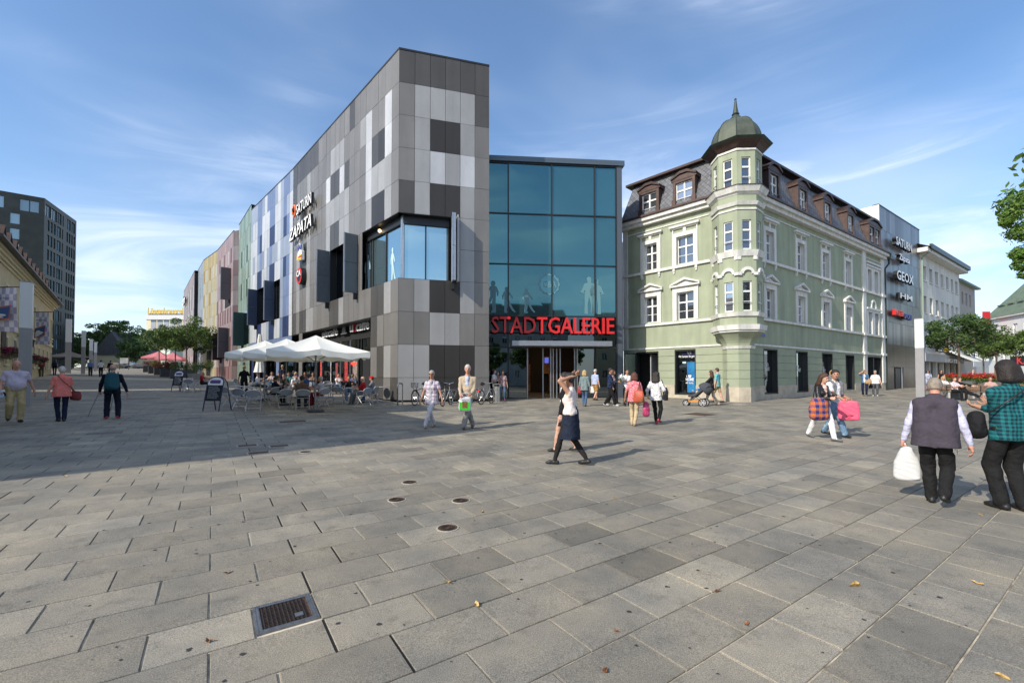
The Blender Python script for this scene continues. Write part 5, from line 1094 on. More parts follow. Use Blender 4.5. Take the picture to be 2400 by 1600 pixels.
# flags on the inn
def flag_mat():
    m = mat('flag_checks', (.5, .5, .58), .8); N, L, b = nodes_of(m); a = N.new('ShaderNodeAttribute'); a.attribute_name = 'sz'
    ck = N.new('ShaderNodeTexChecker'); ck.inputs['Scale'].default_value = 4.2; ck.inputs['Color1'].default_value = (.68, .70, .78, 1); ck.inputs['Color2'].default_value = (.40, .39, .58, 1)
    mp = N.new('ShaderNodeMapping'); mp.inputs['Scale'].default_value = (1, .62, 1); L.new(a.outputs['Vector'], mp.inputs[0]); L.new(mp.outputs[0], ck.inputs[0]); L.new(ck.outputs[0], b.inputs['Base Color']); return m
M_flag = flag_mat(); M_fblue = mat('flag_blue', (.03, .09, .26), .8); M_fwhite = mat('flag_white', (.6, .62, .66), .8); M_forng = mat('flag_red_edge', (.42, .14, .10), .8)
def flag(label, uL, uR, vT, vB, Y, sk=0.):
    a, b_ = at(uL, vT, Y), at(uR, vT+sk, Y); c = at(uL, vB, Y); h = a[2]-c[2]; w = np.linalg.norm(b_-a); d = (b_-a)/w
    t = thing('flag', (a+b_)/2-np.array([0, 0, h]), label, 'flag', 'checkered inn flags'); nu, nv = 8, 10; V = []; sz = []
    for i in range(nu+1):
        for k in range(nv+1):
            x, z = i/nu, k/nv; off = .07*sin(x*5+z*3)*(.3+z); p = a+d*w*x+np.array([0, off, -h*z]); V.append(p); sz += [x*w, z*h, 0]
    o = obj('cloth', V, [(i*(nv+1)+k, (i+1)*(nv+1)+k, (i+1)*(nv+1)+k+1, i*(nv+1)+k+1) for i in range(nu) for k in range(nv)], M_flag, t, True)
    at_ = o.data.attributes.new('sz', 'FLOAT_VECTOR', 'POINT'); at_.data.foreach_set('vector', sz)
    f = Fac(a-np.array([0, .16, 0]), np.array([d[0], d[1], 0])); z0 = a[2]
    for mm, q, o_ in ((M_forng, [(.10, .50), (.92, .40), (.88, .72), (.08, .82)], .0), (M_fblue, [(.14, .53), (.89, .435), (.85, .69), (.11, .79)], .015)):
        mb = MB(); f.poly(mb, [(x*w, z0-y*h+ (b_[2]-a[2])*x) for x, y in q], o_, o_+.01); mb.build('emblem_field', mm, o)
    lion = [(.2, .78), (.18, .66), (.28, .585), (.45, .565), (.58, .60), (.74, .615), (.80, .645), (.70, .66), (.62, .655), (.72, .69), (.60, .70), (.52, .695), (.50, .735)]
    mb = MB(); f.poly(mb, [(x*w, z0-y*h+(b_[2]-a[2])*x) for x, y in lion], .03, .04); mb.build('emblem_animal', M_fwhite, o)
    mb = MB(); mb.tube([a+np.array([-d[0]*.3, -d[1]*.3, .03]), b_+np.array([d[0]*.25, d[1]*.25, .03])], .03, 6); mb.build('flag_pole', M_frame, t)
    V, F = text_mesh('LÖWENBRAUEREI PASSAU', .16, .002, .004); wd = V[:, 0].max(); V[:, 0] *= w*.7/wd; VV = flat(V, F, a+d*w*.15+np.array([0, -.12, -h*.27]), d, np.array([0, -1, 0]), .02); obj('lettering', VV, F, M_fblue, o)
flag('large checkered flag with white animal emblem on blue, cut by the left edge', -34, 40, 674, 777, 25.5)
flag('smaller checkered flag with white animal emblem on blue beyond the first pillar', 84, 115, 732, 807, 35)
# square light pillars along the street
M_pil = mat('pillar_grey', (.27, .27, .28), .75, noise=(3, .06), bump=(40, .1)); M_lum = mat('pillar_milk_glass', (.60, .62, .63), .35)
def pillar(label, u, vb, vt, vsplit, w, group='square light pillars'):
    g = gnd(u, vb); vtop = at(u, vt, g[1])[2]; zs = at(u, vsplit, g[1])[2]; t = thing('light_pillar', g, label, 'pillar', group); a = R(41)
    MB().box((g[0], g[1], (g[2]-.1+zs)/2), (w, w, zs-g[2]+.1), a).build('shaft', M_pil, t); MB().box((g[0], g[1], (zs+.01+vtop)/2), (w*1.03, w*1.03, vtop-zs-.01), a).build('light_head', M_lum, t)
    MB().box((g[0], g[1], vtop+.02), (w*1.08, w*1.08, .04), a).build('cap', M_pil, t)
pillar('nearest square light pillar at the left behind the striped shirt man', 57, 953, 663, 770, .32)
pillar('second square light pillar behind the white haired woman', 159, 874, 748, 802, .5)
pillar('third square light pillar left of the blue shirt walker', 194.5, 876, 776, 813, .36)
pillar('fourth square light pillar above the far walkers', 212.5, 872, 795, 822, .34); pillar('farthest and thinnest square light pillar', 223, 869.5, 802, 826, .3)
pillar('square light pillar at the right in front of the metal building', 2158, 930, 748, 816, .40)
# dark stone office tower
M_ser = mat('serpentine_stone', (.014, .019, .016), .5, noise=(.35, .45, (.036, .045, .039)), bump=(3, .15)); M_off = mat('glass_office', (.24, .36, .44), .12, .3, spec=.8, rnd=.25); M_offl = mat('office_blind', (.30, .33, .38), .6)
T1, T2 = xy(95.7, 101), xy(172, 116); T0 = T1-np.array([.79, .62])*24
tow = thing('dark_stone_office', (*T1, 2.5), 'dark green stone office block with rows of tall windows at the far left', 'building')
def zpx(v, D): return 1.66+(883-v)/FPX*D
ZTW = zpx(461, 101)
MB().prism([tuple(T0+np.array([-1, 1.2])), tuple(T1+np.array([-1.9, 1.2])), tuple(T2+np.array([-1.6, -.4])), tuple(T2+np.array([-30, 20])), tuple(T0+np.array([-25, 25]))], 0, ZTW-.3).build('core', M_core, tow)
fr = Fac(T1, np.array([*(T2-T1)/np.linalg.norm(T2-T1), 0.])); lr = float(np.linalg.norm(T2-T1)); fl = Fac(T0, np.array([*(T1-T0)/np.linalg.norm(T1-T0), 0.])); ll = float(np.linalg.norm(T1-T0))
flo = 3.45; hr_, hl_ = [], []
for k in range(11):
    zt = ZTW-1.1-k*flo; big = k == 0; h = 2.7 if big else 2.55
    for a, b_ in ([(.03, .18), (.2, .36), (.38, .5), (.54, .57), (.68, .8), (.83, .95)] if big else [(.09, .15), (.18, .24), (.27, .33), (.37, .49), (.53, .56), (.67, .72), (.75, .80), (.83, .88), (.91, .96)]): hr_.append((a*lr, b_*lr, zt-h, zt))
    for q in range(8): 
        s = ll-4.6-q*3.1
        if big: hl_.append((ll-3.9-q*5.4, ll-.9-q*5.4, zt-2.6, zt)) if q < 5 and ll-3.9-q*5.4 > 0 else None
        elif s > 1: hl_.append((s-.75, s+.75, zt-2.4, zt))
holes_wall(fr, 0, lr, .5, ZTW, hr_, -.5, 0).build('wall', M_ser, tow); holes_wall(fl, 0, ll, .5, ZTW, hl_, -.5, 0).build('wall', M_ser, tow)
for f, hh in ((fr, hr_), (fl, hl_)):
    for a, b_, z0, z1 in hh:
        if z1 < 2: continue
        o = bx(f, 'window', M_off, tow, a, b_, max(z0, .6), z1, -.3, -.25)
        if b_-a > 1.5: bx(f, 'window_bar', M_frame, o, (a+b_)/2-.06, (a+b_)/2+.06, max(z0, .6), z1, -.249, -.15)
# brewery, far houses, hill
brew = thing('brewery_building', (*xy(385, 190), 3), 'far cream office building with yellow rooftop lettering', 'building')
p0, p1 = at(343, 768, 190), at(432, 762, 190); fb = Fac(p0, (1, 0, 0)); Lb = p1[0]-p0[0]; zt = at(343, 738, 190)[2]
bx(fb, 'wall', M_yelt, brew, 0, Lb, 2, zt, -12, 0); bx(fb, 'parapet', mat('far_white', (.62, .63, .64), .8), brew, -.2, Lb+.2, zt-2.0, zt, .01, .3)
for k in range(6): bx(fb, 'window_band', M_offl, brew, 2+k*2.8, 4.2+k*2.8, zt-6.2, zt-2.2, .02, .1); bx(fb, 'window', G_dark, brew, 2+k*2.8, 4.2+k*2.8, zt-3.0, zt-2.2, .101, .15)
V, F = text_mesh('Löwenbrauerei', 1, .12, .02); wd = V[:, 0].max(); V[:, 0] *= (at(428, 740, 190)[0]-at(345, 740, 190)[0])/wd; V[:, 2] *= 2.6/V[:, 2].max(); V[:, 0] += p0[0]+.4; V[:, 2] += zt+.5; V[:, 1] += p0[1]
sgn = obj('rooftop_lettering', V, F, mat('letter_gold', (.62, .42, .03), .5), None); tag(sgn, 'yellow rooftop letters on the far brewery building', 'sign')
mb = MB(); mb.add([(V[:, 0].min(), p0[1]+.2, zt), (V[:, 0].max(), p0[1]+.2, zt), (V[:, 0].max(), p0[1]+.2, zt+.5), (V[:, 0].min(), p0[1]+.2, zt+.5)], [(0, 1, 2, 3)]); mb.build('sign_rail', M_frame, brew)
a_, b_ = xy(300, 120), xy(372, 132); house('grey_roof_house', 'far house with a steep grey roof behind the trees', a_, b_, 3.0, 7.6, M_yel, [(4.3, [2, 4.5, 7])], 9, M_darkroof, 6.5, .3, wsz=(.9, 1.4))
house('far_yellow_house', 'low yellow houses closing the street below the trees', xy(215, 150), xy(345, 150), 3.0, 9.0, M_yel, [(6.3, [1.5+2.6*k for k in range(7)]), (3.8, [1.5+2.6*k for k in range(7)])], 8, M_darkroof, 2.5, .4, wsz=(.9, 1.3))
house('pharmacy_building', 'pale green far shop building with white front beyond the umbrellas', xy(398, 96), xy(432, 98), 2.6, 7.8, mat('mint_plaster', (.42, .50, .44), .85), [(3.6, [1, 2.4])], 8, None)
hang(425, 812, 1.6, 1.6, 90, 'a', mat('sign_white2', (.7, .7, .7), .5), M_red, 'red letter a shop sign far down the street')
hv, hf = [], []
hx = np.linspace(-260, 40, 41); hy = np.linspace(230, 420, 14)
for i, x in enumerate(hx):
    for k, y in enumerate(hy):
        t = (y-230)/190; hv.append((x, y, 3+ (20+7*sin(x*.03)+4*sin(x*.11+1)+3*sin(x*.23))*min(1, t*2.4)*(1 if x < -60 else max(0, 1-(x+60)/60))))
hf = [(i*14+k, (i+1)*14+k, (i+1)*14+k+1, i*14+k+1) for i in range(40) for k in range(13)]
hill = obj('hill', hv, hf, mat('hill_green', (.035, .05, .025), .95, noise=(.08, .4)), None, True, (0, 0, 0)); tag(hill, 'low wooded hill at the end of the street', 'hill', kind='structure')
rs = np.random.RandomState(5); cl = []
for i in range(260):
    x = rs.uniform(-215, -30); y = rs.uniform(245, 300); t = (y-230)/190; z = 3+(20+7*sin(x*.03)+4*sin(x*.11+1)+3*sin(x*.23))*min(1, t*2.4)*(1 if x < -60 else max(0, 1-(x+60)/60)); cl.append((x, y, z+2))
V, F = leafcloud(rs, cl, 4.2, 16000, .6, 1.3, .9, .3); wd_ = obj('hillside_wood', V, F, leaf_mat('leaf_hill', (.05, .08, .035)), None, False, (0, 0, 0)); tag(wd_, 'distant dark wood covering the hill at the end of the street', 'wood', kind='stuff')
for k, (u, D, hh, rx, m_, lab) in enumerate(((172, 150, 13, 4.2, L_yg, 'yellowish tree next to the dark office block'), (196, 140, 12.5, 4.4, L_far, 'second far tree right of the office block, over the light pillars'), (225, 135, 15, 5.2, L_md, 'broad far tree in the middle of the street end'), (258, 128, 15, 5.2, L_far, 'far tree in the middle right of the street end'), (288, 125, 15.5, 5.0, L_md, 'tall far tree left of the grey roof house'), (318, 118, 8.5, 4.2, L_far, 'lower far tree in front of the grey roof house'))):
    x, y = xy(u, D); hh *= 1.15; tree('street_end_tree', lab, x, y, hh, 2.5, rx, (hh-2.5)*.5, 4200, m_, (.22, .45), 'trees at the end of the street', seed=k, r0=.2, ncl=46, squash=1.0)
# planter row with trees
M_plan = mat('planter_slate', (.06, .062, .066), .7, noise=(4, .2), bump=(20, .2))
PL = [(415, 887, 1.5), (388, 883, 1.3), (372, 878, 1.3), (358, 875, 1.3), (345, 872, 1.3), (447, 893, 1.4)]
for k, (u, v, w) in enumerate(PL):
    g = gnd(u, v); t = thing('planter', g, ['dark slab planter nearest the menu boards', 'second dark planter of the street row', 'third dark planter of the street row', 'fourth dark planter of the street row', 'farthest dark planter of the street row', 'round grey tub with green shrub beside the first menu board'][k], 'planter', 'planters along the mall')
    hgt = .95 if k < 5 else .75
    if k < 5: mb = MB(); a = R(41); mb.box((g[0], g[1]+w/2, g[2]+hgt/2), (w*1.4, w, hgt), a); mb.build('tub', M_plan, t); MB().box((g[0], g[1]+w/2, g[2]+hgt+.012), (w*1.3, w*.9, .02), a).build('soil', mat('soil', (.04, .03, .02), .95), t)
    else: MB().lathe((g[0], g[1]+w/2, g[2]), [(.55, 0), (.7, hgt), (.62, hgt), (.6, hgt-.08)], 18).build('tub', mat('tub_grey', (.3, .28, .26), .8), t)
    bush('planter_bush', ['rust and green shrub in the nearest street planter', 'rust coloured shrub in the second street planter', 'rust coloured shrub in the third street planter', 'green and rust shrub in the fourth street planter', 'small shrub in the farthest street planter', 'bright green shrub in the round tub'][k], g[0], g[1]+w/2, g[2]+hgt, w*.62, w*.55, .75 if k < 5 else 1.35, 800, (L_md if k in (3, 5, 0) else FL_rus, FL_rus if k < 5 else FL_red), group='shrubs in the street planters', seed=k+20, flowers=260 if k < 5 else 40)
for k, (u, v, hh, rx) in enumerate(((436, 884, 8.4, 3.1), (410, 879, 7.4, 2.8), (388, 877, 7.2, 2.7), (372, 874, 7.4, 2.9), (458, 880, 7.4, 2.0))):
    g = gnd(u, v); tree('street_tree', ['nearest plane tree of the planter row', 'second tree of the planter row, dark round crown', 'third tree of the planter row', 'farthest tree of the planter row at the left', 'slim tree of the planter row next to the yellow wing'][k], g[0], g[1], hh, 3.2, rx, (hh-3.0)*.5, 5200, L_md if k == 0 else L_dk, (.08, .17), 'trees in the planter row', seed=30+k, r0=.09, ncl=30)
# ------------------------------------------------------------------ houses and trees just outside the frame (they shade the square and show in the glass)
house('shade_house', 'cream town house left of the camera whose shadow lies over the street', (-11.6, 3.6), (-28.4, 22.7), .2, 9.7, M_yel, [(2.2, [2+3*k for k in range(8)]), (5.2, [2+3*k for k in range(8)]), (7.6, [2+3*k for k in range(8)])], 11, M_tile, 2.3, .4, hip=4.)
house('rear_house_row', 'pale town houses behind the camera reflected in the glass hall', (-6, -34), (22, -34), -.1, 12.5, M_wpl, [(z, [2+2.6*k for k in range(10)]) for z in (1.5, 4.8, 8.2)], 9, M_tile, 4., .4)
house('rear_house_end', 'ochre town house behind the camera reflected in the glass hall', (26, -30), (46, -22), -.1, 10.5, M_yel, [(z, [2+2.6*k for k in range(7)]) for z in (1.5, 4.8, 7.8)], 9, M_tile, 4., .4)
for k, (x, y) in enumerate(((4, -22), (11, -21), (18, -22))): tree('rear_tree', ['left', 'middle', 'right'][k]+' tree behind the camera reflected in the glass hall', x, y, 9, 3, 3.2, 3., 2600, L_md, (.2, .4), 'trees behind the camera', seed=70+k, r0=.16)
# the tree whose twigs hang in at the upper right
t = thing('overhanging_tree', (17.6, 12.2, float(zg(17.6, 12.2))), 'leafy tree at the right edge with twigs hanging into the sky', 'tree')
rs = np.random.RandomState(3); mb = MB(); zb = float(zg(17.6, 12.2))
mb.tube([(17.6, 12.2, zb-.2), (17.6, 12.2, 2.5), (17.4, 12.2, 4.2), (17.5, 12.3, 7.5)], [.26, .2, .17, .07], 10)
cl = []; rad = []
for u, v, r in ((2392, 470, .42), (2372, 478, .34), (2385, 510, .45), (2362, 505, .26), (2400, 540, .5), (2352, 520, .16), (2378, 545, .25), (2398, 590, .3), (2388, 620, .22), (2380, 595, .2), (2400, 640, .2), (2370, 572, .0)):
    if r: p = at(u+6, v, 12.); cl.append(p); rad.append(r)
nt_ = len(cl)
for q in range(4): mb.tube([(17.4, 12.2, 4.4+q*.5), (15.6, 12.1, 5.6+q*.25), cl[[1, 2, 4, 7][q]]], [.08, .05, .012], 6)
for q in range(60):
    d = rs.normal(size=3); d /= np.linalg.norm(d); cl.append(np.array([18.0, 12.3, 7.2])+d*rs.uniform(1.2, 3.0)*np.array([1, 1, .8])); rad.append(.7)
cl2 = [c for c, r in zip(cl, rad) if not (c[0] < 14.9 and r == .7)]; rad2 = [r for c, r in zip(cl, rad) if not (c[0] < 14.9 and r == .7)]
mb.build('trunk', M_bark, t)
V, F = leafcloud(rs, cl2[:nt_], rad2[:nt_], 3200, .03, .075, .8, .3); V2, F2 = leafcloud(rs, cl2[nt_:], rad2[nt_:], 4500, .08, .18, .8, .3); obj('crown', np.concatenate([V, V2]), F+[tuple(i+len(V) for i in f) for f in F2], leaf_mat('leaf_robinia', (.10, .18, .03)), t)
# right hand street trees and flower beds
for k, (u, D, hh, rx, th, lab) in enumerate(((2248, 31, 6.3, 2.2, 3.0, 'round headed street tree in front of the white hotel'), (2336, 41, 6.2, 2.0, 3.0, 'second street tree before the red banner'), (2412, 36, 5.9, 1.9, 2.8, 'street tree at the right edge above the flower beds'), (2305, 48, 7.0, 2.5, 3., 'farther street tree before the red banner'))):
    x, y = xy(u, D); tree('square_tree', lab, x, y, hh, th, rx, (hh-th)*.5, 6000, L_md if k else L_dk, (.06, .135), 'trees on the right side of the square', seed=50+k, r0=.085, ncl=34)
def bed(label, u, v, L_, ang, sd, h=.62):
    g = gnd(u, v); t = thing('flower_bed', g, label, 'flower bed', 'raised flower beds on the right'); MB().box((g[0], g[1], g[2]+h/2), (L_, 1.1, h), ang).build('tub', mat('bed_grey', (.16, .165, .17), .75, noise=(5, .15)), t)
    rs_ = np.random.RandomState(sd); cl = [(g[0]+q*cos(ang), g[1]+q*sin(ang), g[2]+h+.2+.12*rs_.rand()) for q in np.linspace(-L_/2, L_/2, 11)]
    V, F = leafcloud(rs_, cl, .48, 1500, .06, .13, .75, .4); obj('foliage', V, F, L_yg if sd % 2 else L_md, t); V, F = leafcloud(rs_, [(c[0], c[1], c[2]+.25) for c in cl], .5, 1300, .05, .10, .5, .8); obj('blossoms', V, F, FL_red, t)
bed('raised bed of red flowers behind the seated women', 2262, 908, 4.2, R(8), 41); bed('raised bed of red flowers between the two men at the right', 2345, 912, 3.6, R(0), 42); bed('raised bed of red flowers at the right edge', 2440, 915, 3.2, R(-5), 43); bed('far raised bed of red flowers beside the round bin', 2228, 896, 2.4, R(10), 44)
# ------------------------------------------------------------------ cafe furniture
M_al = mat('chair_alu', (.52, .53, .55), .35, .75, noise=(9, .1)); M_mesh = mat('chair_mesh', (.22, .23, .25), .7, .2); M_ttop = mat('table_top', (.62, .63, .63), .35, .1, noise=(5, .06))
CH = thing('cafe_chair', (0, 0, 0), '', 'chair', 'aluminium cafe chairs')
def make_chair():                                              # faces +y; back rest at -y
    for sx_ in (-1, 1):
        x = .24*sx_
        MB().tube([(x, -.20, 0), (x, .16, .44)], .013, 6).build('leg', M_al, CH)
        MB().tube([(x*.93, .24, 0), (x*.93, -.14, .44), (x*.95, -.20, .56)], .013, 6).build('leg', M_al, CH)
        MB().tube([(x, .18, .45), (x*1.08, .20, .58), (x*1.1, .05, .655), (x*1.08, -.12, .66), (x*1.02, -.23, .64)], .014, 6).build('armrest', M_al, CH)
    mb = MB(); mb.box((0, .0, .445), (.46, .42, .022)); mb.build('seat', M_mesh, CH)
    [MB().tube([(-.24, y, .445), (.24, y, .445)], .013, 6).build('seat_rail', M_al, CH) for y in (.2, -.2)]
    pts = [(.255*cos(t), -.22-.05*(sin(t)), .62+.17*max(0, sin(t))**.6) for t in np.linspace(0, pi, 13)]
    MB().tube(pts, .017, 6).build('back_hoop', M_al, CH)
    mb = MB(); pts2 = [(.235*cos(t), -.225-.05*sin(t), .62+.155*max(0, sin(t))**.6) for t in np.linspace(0, pi, 13)]; low = [(.235*cos(t), -.225-.05*sin(t), .62-.07*max(0, sin(t))**.6) for t in np.linspace(0, pi, 13)]
    n = len(pts2); mb.add(pts2+low, [(i, i+1, n+i+1, n+i) for i in range(n-1)]); mb.build('back_mesh', M_mesh, CH)
    for y, z in ((-.125, .095), (-.03, .21), (-.215, .54)): MB().tube([(-.24, y-.03, z), (.24, y-.03, z)], .010, 5).build('cross_bar', M_al, CH)
make_chair()
CHU = [0]
def chair(u, v, yaw, label):
    g = gnd(u, v); return chair_at(g[0], g[1], yaw, label)
def chair_at(x, y, yaw, label):
    z = float(zg(x, y)); yaw += math.degrees(math.atan2(x, y))
    if CHU[0] == 0: o = CH; o.location = (x, y, z); o.rotation_euler = (0, 0, R(-yaw)); o['label'] = label
    else: o = dup(CH, (x, y, z), R(-yaw), label=label)
    CHU[0] += 1; return o
TB = thing('cafe_table', (0, 0, 0), '', 'table', 'round cafe tables'); MB().lathe((0, 0, 0), [(.36, .70), (.375, .715), (.375, .735), (.36, .74)], 24).build('table_top', M_ttop, TB); MB().lathe((0, 0, 0), [(.03, .03), (.03, .70), (.1, .705)], 10).build('pedestal', M_al, TB)
for k in range(4): a = k*pi/2+.4; MB().tube([(0, 0, .06), (.33*cos(a), .33*sin(a), .02)], [.03, .018], 6).build('foot', M_al, TB)
TBU = [0]
def table_at(x, y, label):
    z = float(zg(x, y))
    if TBU[0] == 0: o = TB; o.location = (x, y, z); o['label'] = label
    else: o = dup(TB, (x, y, z), random.random()*1.5, label=label)
    TBU[0] += 1; return o
def off(u, v, dx=0, dy=0): g = gnd(u, v); return g[0]+dx, g[1]+dy
# front row, left to right (yaw: direction the sitter looks, 0 = away from the camera, 90 = right)
CHAIRS = [(429, 917, 70, 'chair at the table beside the farthest left menu board'), (445, 919, 20, 'second chair beside the left menu board'), (462, 914, 90, 'chair of the red shirted old man at the left'),
 (541, 950, 60, 'chair just right of the near menu board, facing right'), (566, 957, 30, 'empty chair seen from behind left of the foremost chair'), (594, 962, 5, 'foremost empty chair of the terrace, seen square from behind'),
 (622, 941, 300, 'empty bright chair turned left behind the foremost chair'), (641, 949, 330, 'chair of the navy dressed person, turned from the camera'), (667, 957, 345, 'empty chair seen from behind left of the brown shirted man'),
 (709.5, 958, 0, 'chair of the brown shirted man seen square from behind'), (753, 953, 325, 'chair of the grey haired man in checks'), (792, 945, 10, 'empty chair seen from behind between the checked shirt and the red shirt'),
 (853, 950, 315, 'chair of the bald man in the red shirt'), (872, 944, 300, 'chair of the man with the red cap')]
for u, v, y, l in CHAIRS: chair(u, v, y, l)
TABLES = [(560, 941, 'empty table behind the near menu board'), (590, 946, 'empty table before the foremost chair'), (437, 912, 'table beside the far menu board'), (680, 945, 'table of the brown shirted man'), (727, 943, 'table between the brown and the checked shirt'), (826, 944, 'table of the red shirted man'), (886, 940, 'free table at the corner of the grey block'), (645, 930, 'table in the second row behind the navy person'), (775, 931, 'table in the second row under the umbrella pole'), (610, 926, 'table in the second row at the white shirted man')]
for u, v, l in TABLES: table_at(*off(u, v), l)
# second and third row chairs, mostly hidden
for k, (u, v, y, l) in enumerate(((604, 925, 90, 'half hidden chair of the man with sunglasses'), (630, 915, 180, 'half hidden chair left of the closed umbrella'), (660, 926, 200, 'half hidden chair of the young man in black'), (693, 925, 190, 'half hidden chair of the person with purple cap'), (716, 927, 220, 'half hidden chair of the man in blue'), (768, 922, 180, 'half hidden chair behind the umbrella pole'), (792, 918, 180, 'half hidden chair of the woman in white'), (818, 930, 170, 'half hidden chair of the young man in a black shirt'), (560, 915, 120, 'pale half hidden chair behind the near menu board'), (580, 910, 60, 'half hidden chair behind the waitress'))): chair(u, v, y, l)
# ---- umbrellas
def canvas_mat(name, col):
    m = mat(name, col, .85, noise=(3, .04)); N, L, b = nodes_of(m); tr = N.new('ShaderNodeBsdfTranslucent'); tr.inputs[0].default_value = (col[0], col[1]*.95, col[2]*.8, 1); mx = N.new('ShaderNodeMixShader'); mx.inputs[0].default_value = .22; L.new(b.outputs[0], mx.inputs[1]); L.new(tr.outputs[0], mx.inputs[2]); L.new(mx.outputs[0], N['Material Output'].inputs[0]); return m
M_canv = canvas_mat('umbrella_canvas', (.84, .83, .77)); M_pole = mat('umbrella_pole', (.22, .22, .23), .5, .4); M_pinkc = canvas_mat('umbrella_pink', (.6, .2, .22)); M_blackc = mat('canopy_black', (.02, .02, .02), .85)
def umbrella(label, x, y, zap, zc, half, rot, m=M_canv, val=.2, name='cafe_umbrella', group='open cream umbrellas'):
    z0 = float(zg(x, y)); t = thing(name, (x, y, z0), label, 'umbrella', group); mb = MB(); mb.tube([(x, y, z0), (x, y, zap-.05)], .03, 8); mb.build('pole', M_pole, t)
    MB().box((x, y, z0+.06), (.55, .55, .08), rot).build('foot_plate', M_plan, t)
    n = 8; rim = []
    for k in range(n):
        a = rot+2*pi*k/n; r = half*(1.414 if k % 2 else 1.0)*(.97 if k % 2 == 0 else 1); rim.append(np.array([x+r*cos(a), y+r*sin(a), zc+(.06 if k % 2 == 0 else 0)]))
    ap = np.array([x, y, zap]); V = [ap]; F = []; seg = 5
    for k in range(n):                                         # sagging cloth between the ribs
        a, b_ = rim[k], rim[(k+1) % n]; base = len(V)
        for i in range(1, seg+1):
            for q in range(5):
                s = q/4; p = ap+(a+(b_-a)*s-ap)*i/seg; p = p-np.array([0, 0, .10*4*s*(1-s)*(i/seg)])-np.array([0, 0, .05*sin(pi*i/seg)]); V.append(p)
        for q in range(4): F.append((0, base+q, base+q+1))
        for i in range(seg-1):
            for q in range(4): F.append((base+i*5+q, base+(i+1)*5+q, base+(i+1)*5+q+1, base+i*5+q+1))
    c = obj('canopy', V, F, m, t, True)
    V = []; F = []
    for k in range(n):
        a, b_ = rim[k], rim[(k+1) % n]; base = len(V)
        for q in range(9):
            s = q/8; p = a+(b_-a)*s; p = p-np.array([0, 0, .10*4*s*(1-s)]); o_ = (p-ap); o_[2] = 0; o_ /= np.linalg.norm(o_); V += [p, p+o_*.02*sin(q*2.)-np.array([0, 0, val+.03*sin(q*1.7)])]
        F += [(base+2*q, base+2*q+2, base+2*q+3, base+2*q+1) for q in range(8)]
    obj('valance', V, F, m, c, True)
    for k in range(n): MB().tube([ap-np.array([0, 0, .12]), rim[k]-np.array([0, 0, .03])], .012, 4).build('rib', M_pole, t)
    for k in range(n): MB().tube([(x, y, zc-.35), (ap*.45+rim[k]*.55)-np.array([0, 0, .05])], .009, 4).build('strut', M_pole, t)
umbrella('nearest open cream umbrella over the cafe tables', -7.45, 16.6, 3.24, 2.58, 1.66, R(30)); umbrella('middle open cream umbrella of the three', -9.9, 19.2, 3.34, 2.64, 1.66, R(33)); umbrella('farthest open cream umbrella at the left of the terrace', -12.2, 21.6, 3.46, 2.74, 1.66, R(33))
g = gnd(608, 905); t = thing('closed_umbrella', g, 'closed cream umbrella standing upright between the terrace and the blue wing', 'umbrella'); zt = at(608, 783, g[1])[2]
mb = MB(); V = []; prof = [(.10, zt), (.16, zt-.5), (.19, zt-1.3), (.13, zt-1.75), (.15, zt-1.8), (.25, zt-2.4), (.36, zt-3.0), (.40, zt-3.1)]
for r, z in prof: V += [(g[0]+r*(1+.16*cos(8*a))*cos(a), g[1]+r*(1+.16*cos(8*a))*sin(a), z) for a in np.linspace(0, 2*pi, 32, endpoint=False)]
mb.add(V, [(i*32+k, i*32+(k+1) % 32, (i+1)*32+(k+1) % 32, (i+1)*32+k) for i in range(len(prof)-1) for k in range(32)]); mb.build('folded_canopy', M_canv, t, True); mb = MB(); mb.tube([(g[0], g[1], g[2]), (g[0], g[1], zt+.05)], .035, 8); mb.build('pole', M_pole, t); MB().lathe((g[0], g[1], 0), [(.14, zt-1.79), (.15, zt-1.77), (.14, zt-1.74)], 16).build('strap', M_pole, t); MB().box((g[0], g[1], g[2]+.06), (.8, .8, .12)).build('foot_plate', M_plan, t)
for k, (u, v, D) in enumerate(((372, 823, 78), (405, 826, 74))):
    p = at(u, v, D); umbrella(['left pink umbrella far down the street', 'right pink umbrella far down the street'][k], p[0], p[1], p[2], p[2]-1.1, 1.9, R(20), M_pinkc, .25, group='pink umbrellas down the street')
p = at(164, 823, 66); umbrella('flat dark cafe canopy beyond the second light pillar', p[0], p[1], p[2], p[2]-.9, 2.4, R(40), M_blackc, .25, 'dark_canopy', None)
